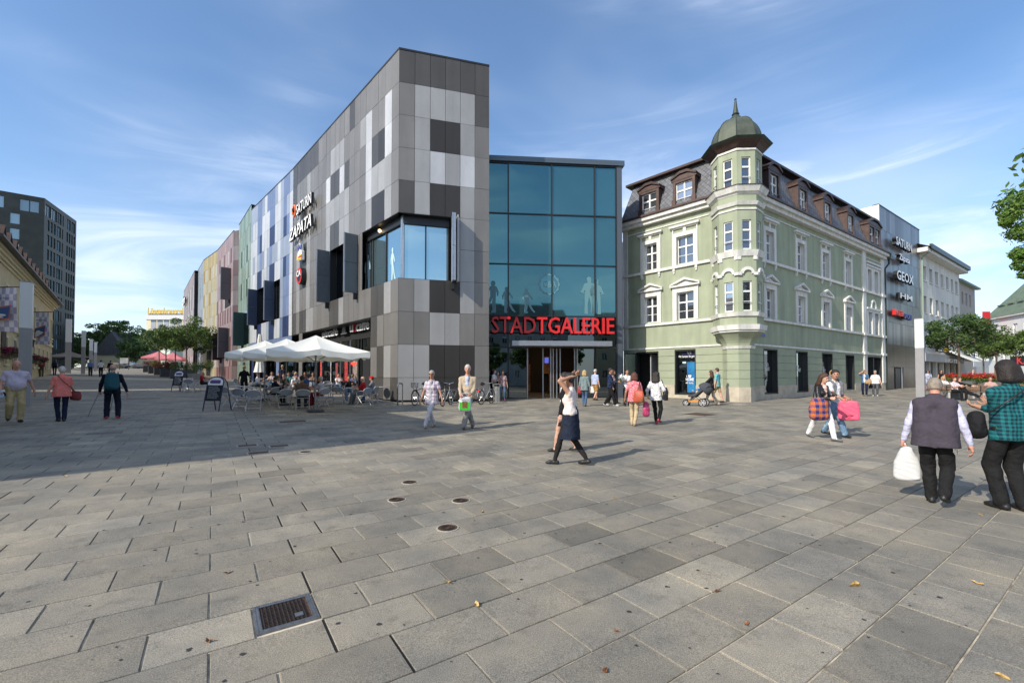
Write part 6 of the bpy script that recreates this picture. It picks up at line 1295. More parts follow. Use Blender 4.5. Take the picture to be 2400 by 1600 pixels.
# ---- menu boards
M_navy = mat('navy_enamel', (.012, .015, .07), .4); M_chalk = mat('chalkboard', (.012, .014, .02), .6); M_chk = mat('chalk', (.62, .66, .68), .9)
def aboard(label, u, v, yaw, h=1.25, w=.62):
    g = gnd(u, v); t = thing('menu_board', g, label, 'menu board', 'cafe menu boards'); c, s = cos(R(-yaw)), sin(R(-yaw))
    def L2(x, y, z): return (g[0]+x*c-y*s, g[1]+x*s+y*c, g[2]+z)
    tl = .12
    for sd in (-1, 1):
        pts = [L2(-w/2, sd*.30, 0)]+[L2(-w/2, sd*(.30-.25*z/h), z) for z in (.4, h-.22)]+[L2(-w/2*cos(q), sd*.05, h-.22+.22*sin(q)) for q in np.linspace(.2, pi-.2, 8)]+[L2(w/2, sd*(.30-.25*z/h), z) for z in (h-.22, .4)]+[L2(w/2, sd*.30, 0)]
        MB().tube(pts, .02, 6).build('frame', M_navy, t)
    yv = lambda z: -(.30-.25*z/h)
    def quad(x0, x1, z0, z1, o_, m, nm, par):
        return obj(nm, [L2(x0, yv(z0)-o_, z0), L2(x1, yv(z0)-o_, z0), L2(x1, yv(z1)-o_, z1), L2(x0, yv(z1)-o_, z1), L2(x0, yv(z0)-o_+.012, z0), L2(x1, yv(z0)-o_+.012, z0), L2(x1, yv(z1)-o_+.012, z1), L2(x0, yv(z1)-o_+.012, z1)], [(0, 1, 2, 3), (7, 6, 5, 4), (0, 4, 5, 1), (1, 5, 6, 2), (2, 6, 7, 3), (3, 7, 4, 0)], m, par)
    b_ = quad(-w/2+.02, w/2-.02, .38, h-.32, .0, M_chalk, 'chalk_panel', t)
    V = [L2(-w/2+.02, yv(h-.31), h-.31), L2(w/2-.02, yv(h-.31), h-.31)]+[L2((w/2-.02)*cos(q), yv(h-.2+.18*sin(q)), h-.22+.2*sin(q)) for q in np.linspace(.1, pi-.1, 9)]; obj('head_panel', V, [tuple(range(len(V)))], M_letw, t)
    quad(-.2, .2, h-.25, h-.12, .008, mat('board_logo_blue', (.05, .12, .4), .5), 'logo_patch', t); quad(-.22, .22, h-.215, h-.165, .02, mat('board_logo_red', (.25, .05, .06), .5), 'logo_ribbon', t)
    lines = ['FRÜHSTÜCK', 'SCHNITZEL', 'SANDWICHES', 'TOASTS', 'KUCHEN', 'APFELSTRUDEL', 'WAFFELN']
    for i, tx in enumerate(lines):
        V, F = text_mesh(tx, .085, .001, .002); V[:, 0] *= min(1.2, (.48 if i % 3 else .4)/V[:, 0].max()); z = h-.41-i*.068
        obj('chalk_line', [L2(p_[0]-.25, yv(z+p_[2])-.006, z+p_[2]) for p_ in V], F, M_chk, t)
aboard('near blue framed menu board with chalked lines', 509, 962, 8, 1.28, .66); aboard('far blue framed menu board with chalked lines', 422, 917, 10, 1.28, .66)
# ---- bicycles, stand, bins
M_rub = mat('tyre_rubber', (.018, .018, .018), .85); M_chr = mat('chrome', (.6, .6, .6), .2, .95); M_blk = mat('bike_black', (.015, .015, .017), .35); M_bred = mat('rear_light_red', (.6, .02, .02), .3, emit=((.9, .02, .01), .25))
def bike(label, u, v, yaw, col, basket=False):
    g = gnd(u, v); t = thing('bicycle', g, label, 'bicycle', 'parked bicycles'); c, s = cos(R(-yaw)), sin(R(-yaw))
    def W_(x, y, z): return (g[0]+x*c-y*s, g[1]+x*s+y*c, g[2]+z)     # y forward
    r = .34; m = mat('bike_'+col[0], col[1], .35, .2)
    for y in (-.52, .53):
        ring = [W_(0, y+r*cos(a), r+r*sin(a)) for a in np.linspace(0, 2*pi, 25)]; w = MB().tube(ring, .02, 6, False).build('tyre', M_rub, t)
        MB().tube([W_(0, y+(r-.03)*cos(a), r+(r-.03)*sin(a)) for a in np.linspace(0, 2*pi, 25)], .010, 5, False).build('rim', M_chr, w)
        mb = MB()
        for k in range(14): a = 2*pi*k/14; mb.tube([W_(0, y, r), W_(0, y+(r-.03)*cos(a), r+(r-.03)*sin(a))], .0025, 3, False)
        mb.build('spokes', M_chr, w); MB().tube([W_(-.05, y, r), W_(.05, y, r)], .022, 8).build('hub', M_chr, w)
        MB().tube([W_(0, y+(r+.035)*cos(a), r+(r+.035)*sin(a)) for a in np.linspace(.25, pi-.1 if y < 0 else 2.0, 9)], .016, 5).build('mudguard', m, t)
    mb = MB(); bb, st, hd, hb, ra, fa = (0, -.1, .29), (0, -.27, .78), (0, .34, .86), (0, .37, .68), (0, -.52, r), (0, .53, r)
    for a, b_, q in ((bb, st, .016), (bb, hb, .019), (st, hb, .015), (hd, hb, .018), (bb, (0.05, -.52, r), .010), (bb, (-.05, -.52, r), .010), (st, (.05, -.52, r), .009), (st, (-.05, -.52, r), .009), (hb, (.05, .53, r), .011), (hb, (-.05, .53, r), .011)): mb.tube([W_(*a), W_(*b_)], q, 6)
    mb.build('frame', m, t)
    mb = MB(); mb.tube([W_(*hd), W_(0, .32, .98)], .012, 6); mb.tube([W_(-.29, .10, 1.02), W_(-.24, .26, 1.06), W_(0, .34, 1.0), W_(.24, .26, 1.06), W_(.29, .10, 1.02)], .012, 6); h = mb.build('handlebar', M_chr, t)
    for sx_ in (-1, 1): MB().tube([W_(.29*sx_, .10, 1.02), W_(.30*sx_, .0, 1.01)], .018, 6).build('grip', M_blk, h)
    mb = MB(); mb.tube([W_(*st), W_(0, -.30, .95)], .013, 6); mb.build('seat_post', M_chr, t)
    mb = MB(); mb.tube([W_(0, -.45, .975), W_(0, -.34, .985), W_(0, -.16, .965)], [.095, .075, .025], 8); mb.build('saddle', M_blk, t)
    mb = MB(); [mb.tube([W_(x, -.78, .74), W_(x, -.34, .74)], .008, 5) for x in (-.07, 0, .07)]; mb.tube([W_(.06, -.7, .74), W_(.05, -.52, r)], .007, 4); mb.tube([W_(-.06, -.7, .74), W_(-.05, -.52, r)], .007, 4); mb.build('carrier', M_chr, t)
    MB().box(W_(0, -.80, .66), (.09, .04, .05), R(-yaw)).build('rear_light', M_bred, t)
    mb = MB(); mb.tube([W_(.06, -.1, .29), W_(.09, -.02, .16)], .012, 5); mb.box(W_(.13, -.02, .16), (.09, .08, .02), R(-yaw)); mb.tube([W_(-.06, -.1, .29), W_(-.09, -.18, .42)], .012, 5); mb.box(W_(-.13, -.18, .42), (.09, .08, .02), R(-yaw)); mb.build('cranks', M_blk, t)
    if basket: mb = MB(); [mb.tube([W_(.17*cos(a), .56+.13*sin(a), z) for a in np.linspace(0, 2*pi, 13)], .007, 4) for z in (.82, .9, .98, 1.04)]; [mb.tube([W_(.15*cos(a), .56+.11*sin(a), .82), W_(.17*cos(a), .56+.13*sin(a), 1.04)], .005, 4) for a in np.linspace(0, 2*pi, 13)[:-1]]; mb.build('basket', M_blk, t)
bike('dark bicycle with wire basket left of the checked shirt woman', 985, 948, 195, ('black', (.02, .02, .022)), True); bike('silver bicycle between the checked shirt woman and the beige jacket man', 1047, 950, 12, ('silver', (.4, .42, .42))); bike('dark bicycle half hidden behind the beige jacket man', 1090, 944, 250, ('grey', (.1, .1, .11)), False); bike('silver bicycle with red rear light right of the beige jacket man', 1140, 946, 25, ('blue_grey', (.35, .38, .42)))
g = gnd(935, 950); t = tag(MB().tube([(g[0]-.06, g[1], g[2]), (g[0]-.06, g[1], g[2]+.9), (g[0]-.03, g[1]+.05, g[2]+1.0), (g[0]+.02, g[1]+.45, g[2]+1.0), (g[0]+.03, g[1]+.5, g[2]+.9), (g[0]+.03, g[1]+.5, g[2])], .03, 8).build('bicycle_stand', mat('stand_grey', (.14, .14, .15), .5, .5)), 'grey steel hoop bicycle stand at the corner of the grey block', 'bicycle stand')
def bin_(label, u, v, h, r, m=M_steel):
    g = gnd(u, v); t = thing('litter_bin', g, label, 'litter bin', 'litter bins'); MB().lathe(g, [(r, 0), (r, h*.84), (r*.98, h*.84)], 20).build('body', m, t); MB().lathe(g, [(r*.8, h*.84), (r*.8, h*.96)], 16).build('throat', M_core, t); MB().lathe(g, [(r*1.12, h*.95), (r*1.12, h*.985), (r*.9, h)], 20).build('lid', m, t)
    MB().box((g[0], g[1], g[2]+h*.9), (r*2.2, r*.5, h*.13)).build('rim_bridge', m, t)
bin_('steel litter bin at the foot of the green oriel', 1730, 940, .95, .2); bin_('steel litter bin at the glass entrance beside the silver bicycle', 1164, 941, .95, .19); bin_('stout grey litter bin at the flower beds behind the old man', 2232, 934, .85, .34, mat('bin_grey', (.2, .205, .21), .6))
g = gnd(1197, 932.5); tag(MB().lathe(g, [(.05, 0), (.05, .95), (.045, .97)], 12).build('bollard', M_steel), 'slim steel bollard before the glass entrance', 'bollard')
# benches at right
def bench(label, u, v, ang, L_=1.9):
    g = gnd(u, v); t = thing('park_bench', g, label, 'bench', 'benches by the flower beds'); c, s = cos(ang), sin(ang); P_ = lambda x, y, z: (g[0]+x*c-y*s, g[1]+x*s+y*c, g[2]+z)
    for k in range(4): MB().box(P_(0, -.2+k*.13, .44), (L_, .1, .035), ang).build('seat_slat', mat('bench_wood', (.16, .1, .06), .7, noise=(8, .3)), t)
    for k in range(2): MB().box(P_(0, .28, .6+k*.15), (L_, .03, .1), ang).build('back_slat', MATS['bench_wood'], t)
    for x in (-L_/2+.25, L_/2-.25): MB().box(P_(x, .0, .21), (.09, .42, .42), ang).build('leg', mat('bench_concrete', (.38, .38, .37), .8), t); MB().box(P_(x, .27, .52), (.05, .04, .5), ang).build('back_post', M_frame, t)
bench('bench with the reclining woman in black at the right', 2262, 936, R(-32)); bench('bench between the two men at the right', 2318, 934, R(-30)); bench('bench behind the checked shirt man', 2395, 930, R(-10))
# info board and cars far down the street
g = gnd(291, 866.5); t = thing('info_board', g, 'free standing white information board down the street', 'sign'); wz = 1.7
for dx in (-.75, .75): MB().tube([(g[0]+dx, g[1], g[2]), (g[0]+dx, g[1], g[2]+2.0)], .05, 6).build('post', M_frame, t)
MB().box((g[0], g[1], g[2]+1.5), (1.4, .1, .95)).build('board', mat('board_pale', (.2, .2, .2), .5, noise=(1.5, .4)), t)
def car(label, u, D, col, yaw=80):
    x, y = xy(u, D); z = float(zg(x, y)); t = thing('parked_car', (x, y, z), label, 'car', 'cars parked at the end of the street'); c, s = cos(R(yaw)), sin(R(yaw)); P_ = lambda a, b_, h: (x+a*s+b_*c, y+a*c-b_*s, z+h)
    pr = [(-2.1, .35), (-2.15, .8), (-1.5, .95), (-1.0, 1.42), (.5, 1.45), (1.15, .98), (2.0, .85), (2.1, .4)]; n = len(pr); V = [P_(a, -.85, h) for a, h in pr]+[P_(a, .85, h) for a, h in pr]; m = mat('car_'+col[0], col[1], .25, .3, coat=.6)
    obj('body', V, [tuple(range(n)), tuple(range(2*n-1, n-1, -1))]+[(i, i+n, (i+1) % n+n, (i+1) % n) for i in range(n)], m, t)
    pg = [(-1.25, 1.0), (-.9, 1.34), (.45, 1.37), (.95, 1.0)]
    for sd in (-.86, .86): obj('window', [P_(a, sd, h) for a, h in pg], [(0, 1, 2, 3)], G_dark, t)
    for a in (-1.3, 1.3):
        for b_ in (-.8, .8): MB().tube([P_(a, b_-.09, .32), P_(a, b_+.09, .32)], .32, 14).build('wheel', M_rub, t)
    for b_ in (-.6, .6): MB().box(P_(-2.13, b_, .7), (.15, .15, .12), 0).build('tail_light', M_bred, t)
car('dark car at the left of the parked row', 275, 104, ('black', (.02, .02, .025))); car('silver car in the middle of the parked row', 305, 106, ('silver', (.35, .36, .38))); car('dark blue car at the right of the parked row', 336, 104, ('navy', (.03, .04, .07))); car('grey car farthest right of the parked row', 352, 108, ('grey', (.12, .12, .13)))
# ------------------------------------------------------------------ people
def surfnet(d, o, h):
    """naive surface nets on a distance grid -> verts, quads"""
    nx, ny, nz = d.shape; s = d < 0
    cs = [(0, 0, 0), (1, 0, 0), (0, 1, 0), (1, 1, 0), (0, 0, 1), (1, 0, 1), (0, 1, 1), (1, 1, 1)]
    sub = lambda a, c: a[c[0]:nx-1+c[0], c[1]:ny-1+c[1], c[2]:nz-1+c[2]]
    cnt = sum(sub(s, c).astype(np.int8) for c in cs); act = (cnt > 0) & (cnt < 8); I = np.argwhere(act); n = len(I)
    D = np.stack([d[I[:, 0]+c[0], I[:, 1]+c[1], I[:, 2]+c[2]] for c in cs], 1)
    acc = np.zeros((n, 3)); k = np.zeros((n, 1))
    for i in range(8):
        for j in range(i+1, 8):
            if sum(abs(cs[i][q]-cs[j][q]) for q in range(3)) != 1: continue
            a, b = D[:, i], D[:, j]; m = (a < 0) != (b < 0); t = np.where(m, a/np.where(m, a-b, 1), 0)
            acc += np.where(m[:, None], np.array(cs[i])+t[:, None]*(np.array(cs[j])-np.array(cs[i])), 0); k += m[:, None]
    V = o+h*(I+acc/np.maximum(k, 1)); idx = np.full((nx-1, ny-1, nz-1), -1); idx[tuple(I.T)] = np.arange(n); Q = []
    for ax in range(3):
        a = [slice(None)]*3; b = [slice(None)]*3; a[ax] = slice(0, -1); b[ax] = slice(1, None)
        ch = s[tuple(a)] != s[tuple(b)]; E = np.argwhere(ch); u, v = (ax+1) % 3, (ax+2) % 3
        E = E[(E[:, u] > 0) & (E[:, v] > 0) & (E[:, u] < d.shape[u]-1) & (E[:, v] < d.shape[v]-1)]
        du = np.zeros(3, int); du[u] = 1; dv = np.zeros(3, int); dv[v] = 1
        g = lambda off: idx[tuple((E+off).T)]
        q = np.stack([g(-du-dv), g(-dv), g(0*du), g(-du)], 1); inside = s[tuple(E.T)]; q[~inside] = q[~inside][:, ::-1]; Q.append(q)
    Q = np.concatenate(Q); return V, Q[(Q >= 0).all(1)], I
def sdf_cone(P, a, b, ra, rb):
    ba = b-a; L2 = ba@ba; rr = ra-rb; a2 = L2-rr*rr
    if a2 <= 1e-8 or L2 < 1e-8: return np.linalg.norm(P-(a if ra > rb else b), axis=-1)-max(ra, rb)
    il = 1/L2; pa = P-a; y = pa@ba; z = y-L2; t = pa*L2-y[..., None]*ba; x2 = (t*t).sum(-1); y2 = y*y*L2; z2 = z*z*L2; k = np.sign(rr)*rr*rr*x2
    r1 = np.sqrt(x2+z2)*il-rb; r2 = np.sqrt(x2+y2)*il-ra; r3 = (np.sqrt(x2*a2*il)+y*rr)*il-ra
    return np.where(np.sign(z)*a2*z2 > k, r1, np.where(np.sign(y)*a2*y2 < k, r2, r3))
class Body:
    """smooth union of rounded cones, one material slot per primitive; sampled to one continuous mesh"""
    def __init__(s): s.p = []
    def c(s, a, b, ra, rb, m, k=.02, clip=None): s.p.append(('c', np.array(a, float), np.array(b, float), ra, rb, m, k, clip)); return s
    def e(s, c, r, m, k=.015, clip=None): s.p.append(('e', np.array(c, float), np.array(r, float), 0, 0, m, k, clip)); return s
    def mesh(s, h):
        lo = np.full(3, 9.); hi = np.full(3, -9.)
        for q in s.p:
            if q[0] == 'c': lo = np.minimum(lo, np.minimum(q[1]-q[3], q[2]-q[4])); hi = np.maximum(hi, np.maximum(q[1]+q[3], q[2]+q[4]))
            else: lo = np.minimum(lo, q[1]-q[2]); hi = np.maximum(hi, q[1]+q[2])
        lo -= 3*h; hi += 3*h; n = np.ceil((hi-lo)/h).astype(int)+1
        d = np.full(n, 1.); mm = np.zeros(n, np.int8); best = np.full(n, 9.)
        for q in s.p:
            k = q[6]
            if q[0] == 'c': a, b = np.minimum(q[1]-q[3], q[2]-q[4]), np.maximum(q[1]+q[3], q[2]+q[4])
            else: a, b = q[1]-q[2], q[1]+q[2]
            i0 = np.maximum(0, np.floor((a-lo-.07)/h).astype(int)); i1 = np.minimum(n, np.ceil((b-lo+.07)/h).astype(int)+1)
            G = np.stack(np.meshgrid(*[lo[x]+h*np.arange(i0[x], i1[x]) for x in range(3)], indexing='ij'), -1)
            if q[0] == 'c': f = sdf_cone(G, q[1], q[2], q[3], q[4])
            else:
                w = (G-q[1])/q[2]; r = np.linalg.norm(w, axis=-1); f = (r-1)*q[2].min()*.5+.5*r*(r-1)/np.maximum(np.linalg.norm(w/q[2], axis=-1), 1e-6)
            if q[7] is not None:
                for pn, off in q[7]: f = np.maximum(f, G@np.array(pn)-off)
            sl = tuple(slice(i0[x], i1[x]) for x in range(3)); o = d[sl]; hh = np.clip(.5+.5*(o-f)/k, 0, 1); d[sl] = o*(1-hh)+f*hh-k*hh*(1-hh)
            up = f < best[sl]; best[sl] = np.where(up, f, best[sl]); mm[sl] = np.where(up, q[5], mm[sl])
        V, Q, I = surfnet(d, lo, h); gi = np.clip(np.rint((V-lo)/h).astype(int), 0, n-1); vm = mm[tuple(gi.T)]
        return V, Q, vm[Q[:, 0]]
_hand = {}
def hand_mesh(kind, h):
    """right hand, wrist at origin, fingers towards -z, palm facing -x (towards the thigh), thumb forward (+y)"""
    if (kind, h) in _hand: return _hand[(kind, h)]
    b = Body(); b.c((0, 0, .01), (0, 0, -.03), .028, .03, 0, .012); b.c((0, .026, -.03), (0, .03, -.085), .017, .016, 0, .014); b.c((0, -.022, -.03), (0, -.028, -.08), .017, .015, 0, .014); b.c((0, 0, -.03), (0, 0, -.09), .018, .017, 0, .014)
    curl = {'relax': (.35, .55, .5), 'grip': (1.35, 1.5, 1.1), 'flat': (.1, .15, .1)}[kind]
    for i, (y, z, L_) in enumerate(((.031, -.092, .078), (.011, -.098, .088), (-.010, -.095, .082), (-.029, -.086, .064))):
        p = np.array([0, y, z]); a = .05*i
        for s_, f in zip(curl, (.46, .31, .23)):
            a += s_; q = p+np.array([-sin(a), .0, -cos(a)])*L_*f; b.c(p, q, .0088, .0078, 0, .003); p = q
    p = np.array([-.006, .03, -.035]); 
    for i, dv in enumerate(((-.35, .75, -.55), (-.5, .35, -.8), (-.6, .05, -.8))): q = p+np.array(dv)*(.038, .03, .025)[i]; b.c(p, q, .0115-.001*i, .0105-.001*i, 0, .005); p = q
    r = b.mesh(h); _hand[(kind, h)] = r; return r
def ik(a, t, l1, l2, pole):
    a, t, pole = np.array(a, float), np.array(t, float), np.array(pole, float); d = t-a; L_ = np.linalg.norm(d); mx = (l1+l2)*.998
    if L_ > mx: t = a+d/L_*mx; d = t-a; L_ = mx
    d = d/L_; x = (l1*l1-l2*l2+L_*L_)/(2*L_); y = math.sqrt(max(0, l1*l1-x*x)); pv = pole-d*(pole@d); pv /= np.linalg.norm(pv)+1e-9
    return a+d*x+pv*y, t
def fabric(name, col, pat=None, rough=.85):
    """cloth; pat = (kind, colour2, scale)"""
    m = mat(name, col, rough, noise=None if pat else (14, .10), bump=(11, .7, .05), spec=.2)
    if pat:
        N, L, b = nodes_of(m); tc_ = N.new('ShaderNodeTexCoord'); kind, c2, sc = pat
        mx = N.new('ShaderNodeMix'); mx.data_type = 'RGBA'; mx.inputs[6].default_value = (*col, 1); mx.inputs[7].default_value = (*c2, 1)
        sep = N.new('ShaderNodeSeparateXYZ'); L.new(tc_.outputs['Object'], sep.inputs[0])
        def band(o, s, duty):
            a = N.new('ShaderNodeMath'); a.operation = 'MULTIPLY'; a.inputs[1].default_value = s; L.new(o, a.inputs[0]); f = N.new('ShaderNodeMath'); f.operation = 'FRACT'; L.new(a.outputs[0], f.inputs[0]); g = N.new('ShaderNodeMath'); g.operation = 'LESS_THAN'; g.inputs[1].default_value = duty; L.new(f.outputs[0], g.inputs[0]); return g.outputs[0]
        if kind == 'stripe': fac = band(sep.outputs[0], sc, .38)
        elif kind in ('check', 'plaid'):
            du = .5 if kind == 'check' else .22; a = N.new('ShaderNodeMath'); a.operation = 'ADD'; L.new(band(sep.outputs[0], sc, du), a.inputs[0]); L.new(band(sep.outputs[2], sc, du), a.inputs[1]); b2 = N.new('ShaderNodeMath'); b2.operation = 'MULTIPLY'; b2.inputs[1].default_value = .5; L.new(a.outputs[0], b2.inputs[0]); fac = b2.outputs[0]
        else:
            n = N.new('ShaderNodeTexNoise'); n.inputs['Scale'].default_value = sc; L.new(tc_.outputs['Object'], n.inputs['Vector']); r = N.new('ShaderNodeMapRange'); r.inputs[1].default_value = .56; r.inputs[2].default_value = .6; L.new(n.outputs[0], r.inputs[0]); fac = r.outputs[0]
        L.new(fac, mx.inputs[0]); L.new(mx.outputs[2], b.inputs['Base Color'])
    return m
SKIN = {'fair': mat('skin_fair', (.52, .30, .22), .55, noise=(9, .08)), 'tan': mat('skin_tan', (.38, .20, .13), .55, noise=(9, .08)), 'ruddy': mat('skin_ruddy', (.50, .25, .18), .55, noise=(9, .1))}
HAIR = {k: mat('hair_'+k, c, .6, noise=(30, .35), bump=(70, .6, .02)) for k, c in dict(grey=(.30, .29, .28), white=(.48, .46, .43), dark=(.018, .013, .011), brown=(.06, .028, .016), auburn=(.09, .03, .016), blond=(.42, .29, .13), silver=(.25, .21, .17)).items()}
M_eye = mat('eye_dark', (.02, .015, .012), .3); M_lip = mat('lips', (.30, .10, .085), .6)
SHOE = {k: mat('shoe_'+k, c, .5) for k, c in dict(black=(.015, .015, .016), brown=(.09, .05, .03), tan=(.30, .22, .14), white=(.6, .6, .6), grey=(.11, .11, .115), red=(.35, .03, .04)).items()}
def frame_xf(g, yaw, s):
    c, n = cos(R(-yaw)), sin(R(-yaw)); return lambda V: np.stack([g[0]+s*(V[:, 0]*c-V[:, 1]*n), g[1]+s*(V[:, 0]*n+V[:, 1]*c), g[2]+s*V[:, 2]], 1)
def person(label, pos, yaw, h=1.72, top=None, legs=None, skin='fair', hair=('brown', 'short'), shoes='black', fem=False, bulk=1., belly=0., sleeve='short', bottom='long', jacket=None, feet=None, hands=None, sit=None, lean=0., head=(0, 0), res=.018, skirt=None, grip=(False, False), glasses=False, hem=None, group='people on the square', cap=None, lift=(0, 0), face=True, tights=None, inner=None, hip=None):
    """pos (x, y) on the square; yaw = facing, 0 away from camera, 90 right. Body frame: x right, y forward, z up, for a 1.75 m figure"""
    yaw += math.degrees(math.atan2(pos[0], pos[1]))      # facing as seen from the camera's direction
    s = h/1.75; g = (pos[0], pos[1], float(zg(*pos)) if len(pos) < 3 else pos[2]); B = Body()
    mats = [SKIN[skin], top, legs or top, SHOE[shoes], jacket or top, tights or legs or top, inner or top]; SK, TP, LG, SH, JK, TI, IN = range(7)
    T = JK if jacket else TP; bw = bulk; sw = (.155 if fem else .178)*(.75+.25*bw); hw = .095 if fem else .088
    hz = .93 if sit is None else sit; hy = 0. if sit is None else -.02
    if hip: hz, hy = hip
    hp = np.array([0, hy, hz])
    def tor(x, y, z): return np.array([x, hp[1]+y+(z-.95)*math.tan(lean)*1.0, hz+(z-.95)])    # torso frame, leaning forward
    # pelvis and torso
    pr_ = (.09 if hem is not None and hem < .93 else .105)*bw; B.c((-hw*.8, hp[1], hz+.02), (hw*.8, hp[1], hz+.02), pr_, pr_, LG, .03)
    for x in (-1, 1):
        B.c(tor(.058*x*bw, .0, 1.03), tor(.082*x*bw if not fem else .068*x*bw, .005, 1.31), (.097 if not fem else .086)*bw, .093*(.4+.6*bw), T, .05)
        B.c(tor(.03*x, -.01, 1.395), tor(sw*x, -.012, 1.375), .072, .058 if not fem else .05, T, .05)
        if fem: B.e(tor(.068*x, .07*bw, 1.235), (.07, .068, .07), T, .04)
    if belly: B.e(tor(0, .03+.04*belly, 1.07), (.13*bw, .11+.05*belly, .16), T, .07)
    if hem is not None:                                          # shirt or jacket hanging over the hips
        for x in (-1, 1): B.c(tor(.055*x*bw, .0, 1.08), tor(.068*x*bw, .0, hem+.02), .098*bw, .119*bw, T, .03, [((0, 0, -1.), -(hz+(hem-.95)))])
    if jacket and inner is not None:
        yy = .098*bw+.016; B.c(tor(0, yy-.05, 1.40), tor(0, yy-.06+.03*belly, 1.02), .05, .066, IN, .01); B.c(tor(0, yy-.06+.03*belly, 1.02), tor(0, yy-.06, (hem or .95)+.05), .066, .07, IN, .01)
    nk = tor(0, .0, 1.44); hd = tor(0, .03+.02*math.tan(lean), 1.625); hd = hd+np.array([0, head[0]*.05, -abs(head[0])*.02])
    B.c(nk, hd-np.array([0, .02, .06]), .056, .052, SK, .02); B.c(tor(-.03, -.015, 1.45), tor(.03, -.015, 1.45), .048, .048, T, .02)
    ch, sh_ = cos(R(-head[1])), sin(R(-head[1]))                  # head turned right by head[1] degrees
    def H(x, y, z): y2, z2 = y*cos(head[0]*.5)+z*sin(head[0]*.5), -y*sin(head[0]*.5)+z*cos(head[0]*.5); return hd+np.array([x*ch-y2*sh_, x*sh_+y2*ch, z2])
    B.e(H(0, -.005, .02), (.077, .095, .105), SK, .02); B.c(H(0, .045, -.045), H(0, .058, -.075), .048, .036, SK, .03)
    B.c(H(0, .09, .012), H(0, .108, -.02), .011, .015, SK, .012)
    for x in (-1, 1): B.e(H(.078*x, -.005, .0), (.012, .022, .032), SK, .006)
    # legs
    ft = feet or ((-.10, 0), (.10, 0)); sl = (1.08 if fem else 1.28) if bottom == 'long' else 1.
    for i, x in enumerate((-1, 1)):
        lf = lift[i]; f = np.array([ft[i][0], ft[i][1], .09+lf]); hj = np.array([hw*x, hp[1], hz]); kn, an = ik(hj, f, .44, .43, (x*.12, 1, .0)); f = an
        cm = TI if (tights is not None) else (SK if bottom in ('skirt', 'shorts') else LG)
        th = (.083 if fem else .09)*(.6+.4*bw)
        if bottom == 'shorts': B.c(hj, hj+(kn-hj)*.86, th+.012, .082, LG, .02); B.c(hj+(kn-hj)*.5, kn, .065, .052, SK, .01)
        else: B.c(hj, kn, th, .062*sl, cm if bottom == 'skirt' else LG, .02)
        if bottom == 'long': B.c(kn, f+np.array([0, 0, .0]), .061*sl, .052*sl, LG, .015)
        else: B.c(kn, kn+(f-kn)*.45, .054, .056, cm, .015); B.c(kn+(f-kn)*.45, f, .056, .036, cm, .015)
        dn = f-kn; dn /= np.linalg.norm(dn); fw = np.array([x*.18, 1., 0]); fw = fw-dn*(fw@dn)*.8; fw[2] = -lf*2.2 if lf > 0 else 0.; fw /= np.linalg.norm(fw); dz = np.array([0, 0, -.048])
        B.c(f+dz-fw*.045, f+dz+fw*.10, .039, .036, SH, .012); B.c(f+dz+fw*.09, f+dz+fw*.155+np.array([0, 0, -.008]), .035, .026, SH, .015)
        if bottom != 'skirt': B.c(f+np.array([0, 0, -.01]), f+dz*.6, .045, .045, SH, .01)
    if skirt: B.c((0, hp[1], hz+.06), (0, hp[1]+.02, hz-skirt), .135*bw, .185*bw, LG, .02, [((0, 0, -1.), -(hz-skirt+.02))]); B.c((-.06, hp[1], hz), (-.07, hp[1], hz-skirt), .12*bw, .14*bw, LG, .02, [((0, 0, -1.), -(hz-skirt+.02))]); B.c((.06, hp[1], hz), (.07, hp[1], hz-skirt), .12*bw, .14*bw, LG, .02, [((0, 0, -1.), -(hz-skirt+.02))])
    # arms
    hs = hands or ((-.27, .04, .80), (.27, .04, .80)); ends = []
    for i, x in enumerate((-1, 1)):
        sj = tor(sw*x, -.01, 1.375); t = np.array(hs[i], float) if len(hs[i]) == 3 else None
        if sit is not None or lean: pass
        el, wr = ik(sj, t, .285, .255, (x*.45, -.85, -.6) if t[2] < 1.5 else (x*.75, .9, .1)); ar = .9+.1*bw
        if sleeve == 'none': B.c(sj, el, .046*ar, .04, SK, .02)
        elif sleeve == 'short': B.c(sj, sj+(el-sj)*.62, .058*ar, .056*ar, T, .03); B.c(sj+(el-sj)*.4, el, .043*ar, .038, SK, .01)
        else: B.c(sj, el, .058*ar, .05*ar, T, .03)
        if sleeve == 'long': B.c(el, wr+(el-wr)*.06, .05*ar, .037, T, .015); B.c(el+(wr-el)*.8, wr, .03, .027, SK, .008)
        else: B.c(el, wr, .038, .027, SK, .012)
        ends.append((el, wr))
    V, Q, M_ = B.mesh(res)
    if res < .022:                                               # folds in the cloth
        E1 = V[Q[:, 2]]-V[Q[:, 0]]; E2 = V[Q[:, 3]]-V[Q[:, 1]]; fn = np.cross(E1, E2); vn = np.zeros_like(V); wgt = np.zeros(len(V))
        for q in range(4): np.add.at(vn, Q[:, q], fn); np.add.at(wgt, Q[:, q], (M_ != SK) & (M_ != SH))
        vn /= np.linalg.norm(vn, axis=1)[:, None]+1e-9; rf = np.random.RandomState(int(abs(pos[0]*977+pos[1]*131)) % 99991); dsp = np.zeros(len(V))
        for q in range(7):
            w = rf.normal(size=3)*np.array([1, 1, 1.5]); w *= rf.uniform(28, 75)/np.linalg.norm(w); dsp += np.sin(V@w+rf.uniform(0, 6.3)+1.5*np.sin(V@(w[[2, 0, 1]]*.4)))/7
        V = V+vn*(dsp*np.clip(wgt/4, 0, 1)*.0105)[:, None]
    V = [V]; Q = [Q]; M_ = [M_]; nv = len(V[0])
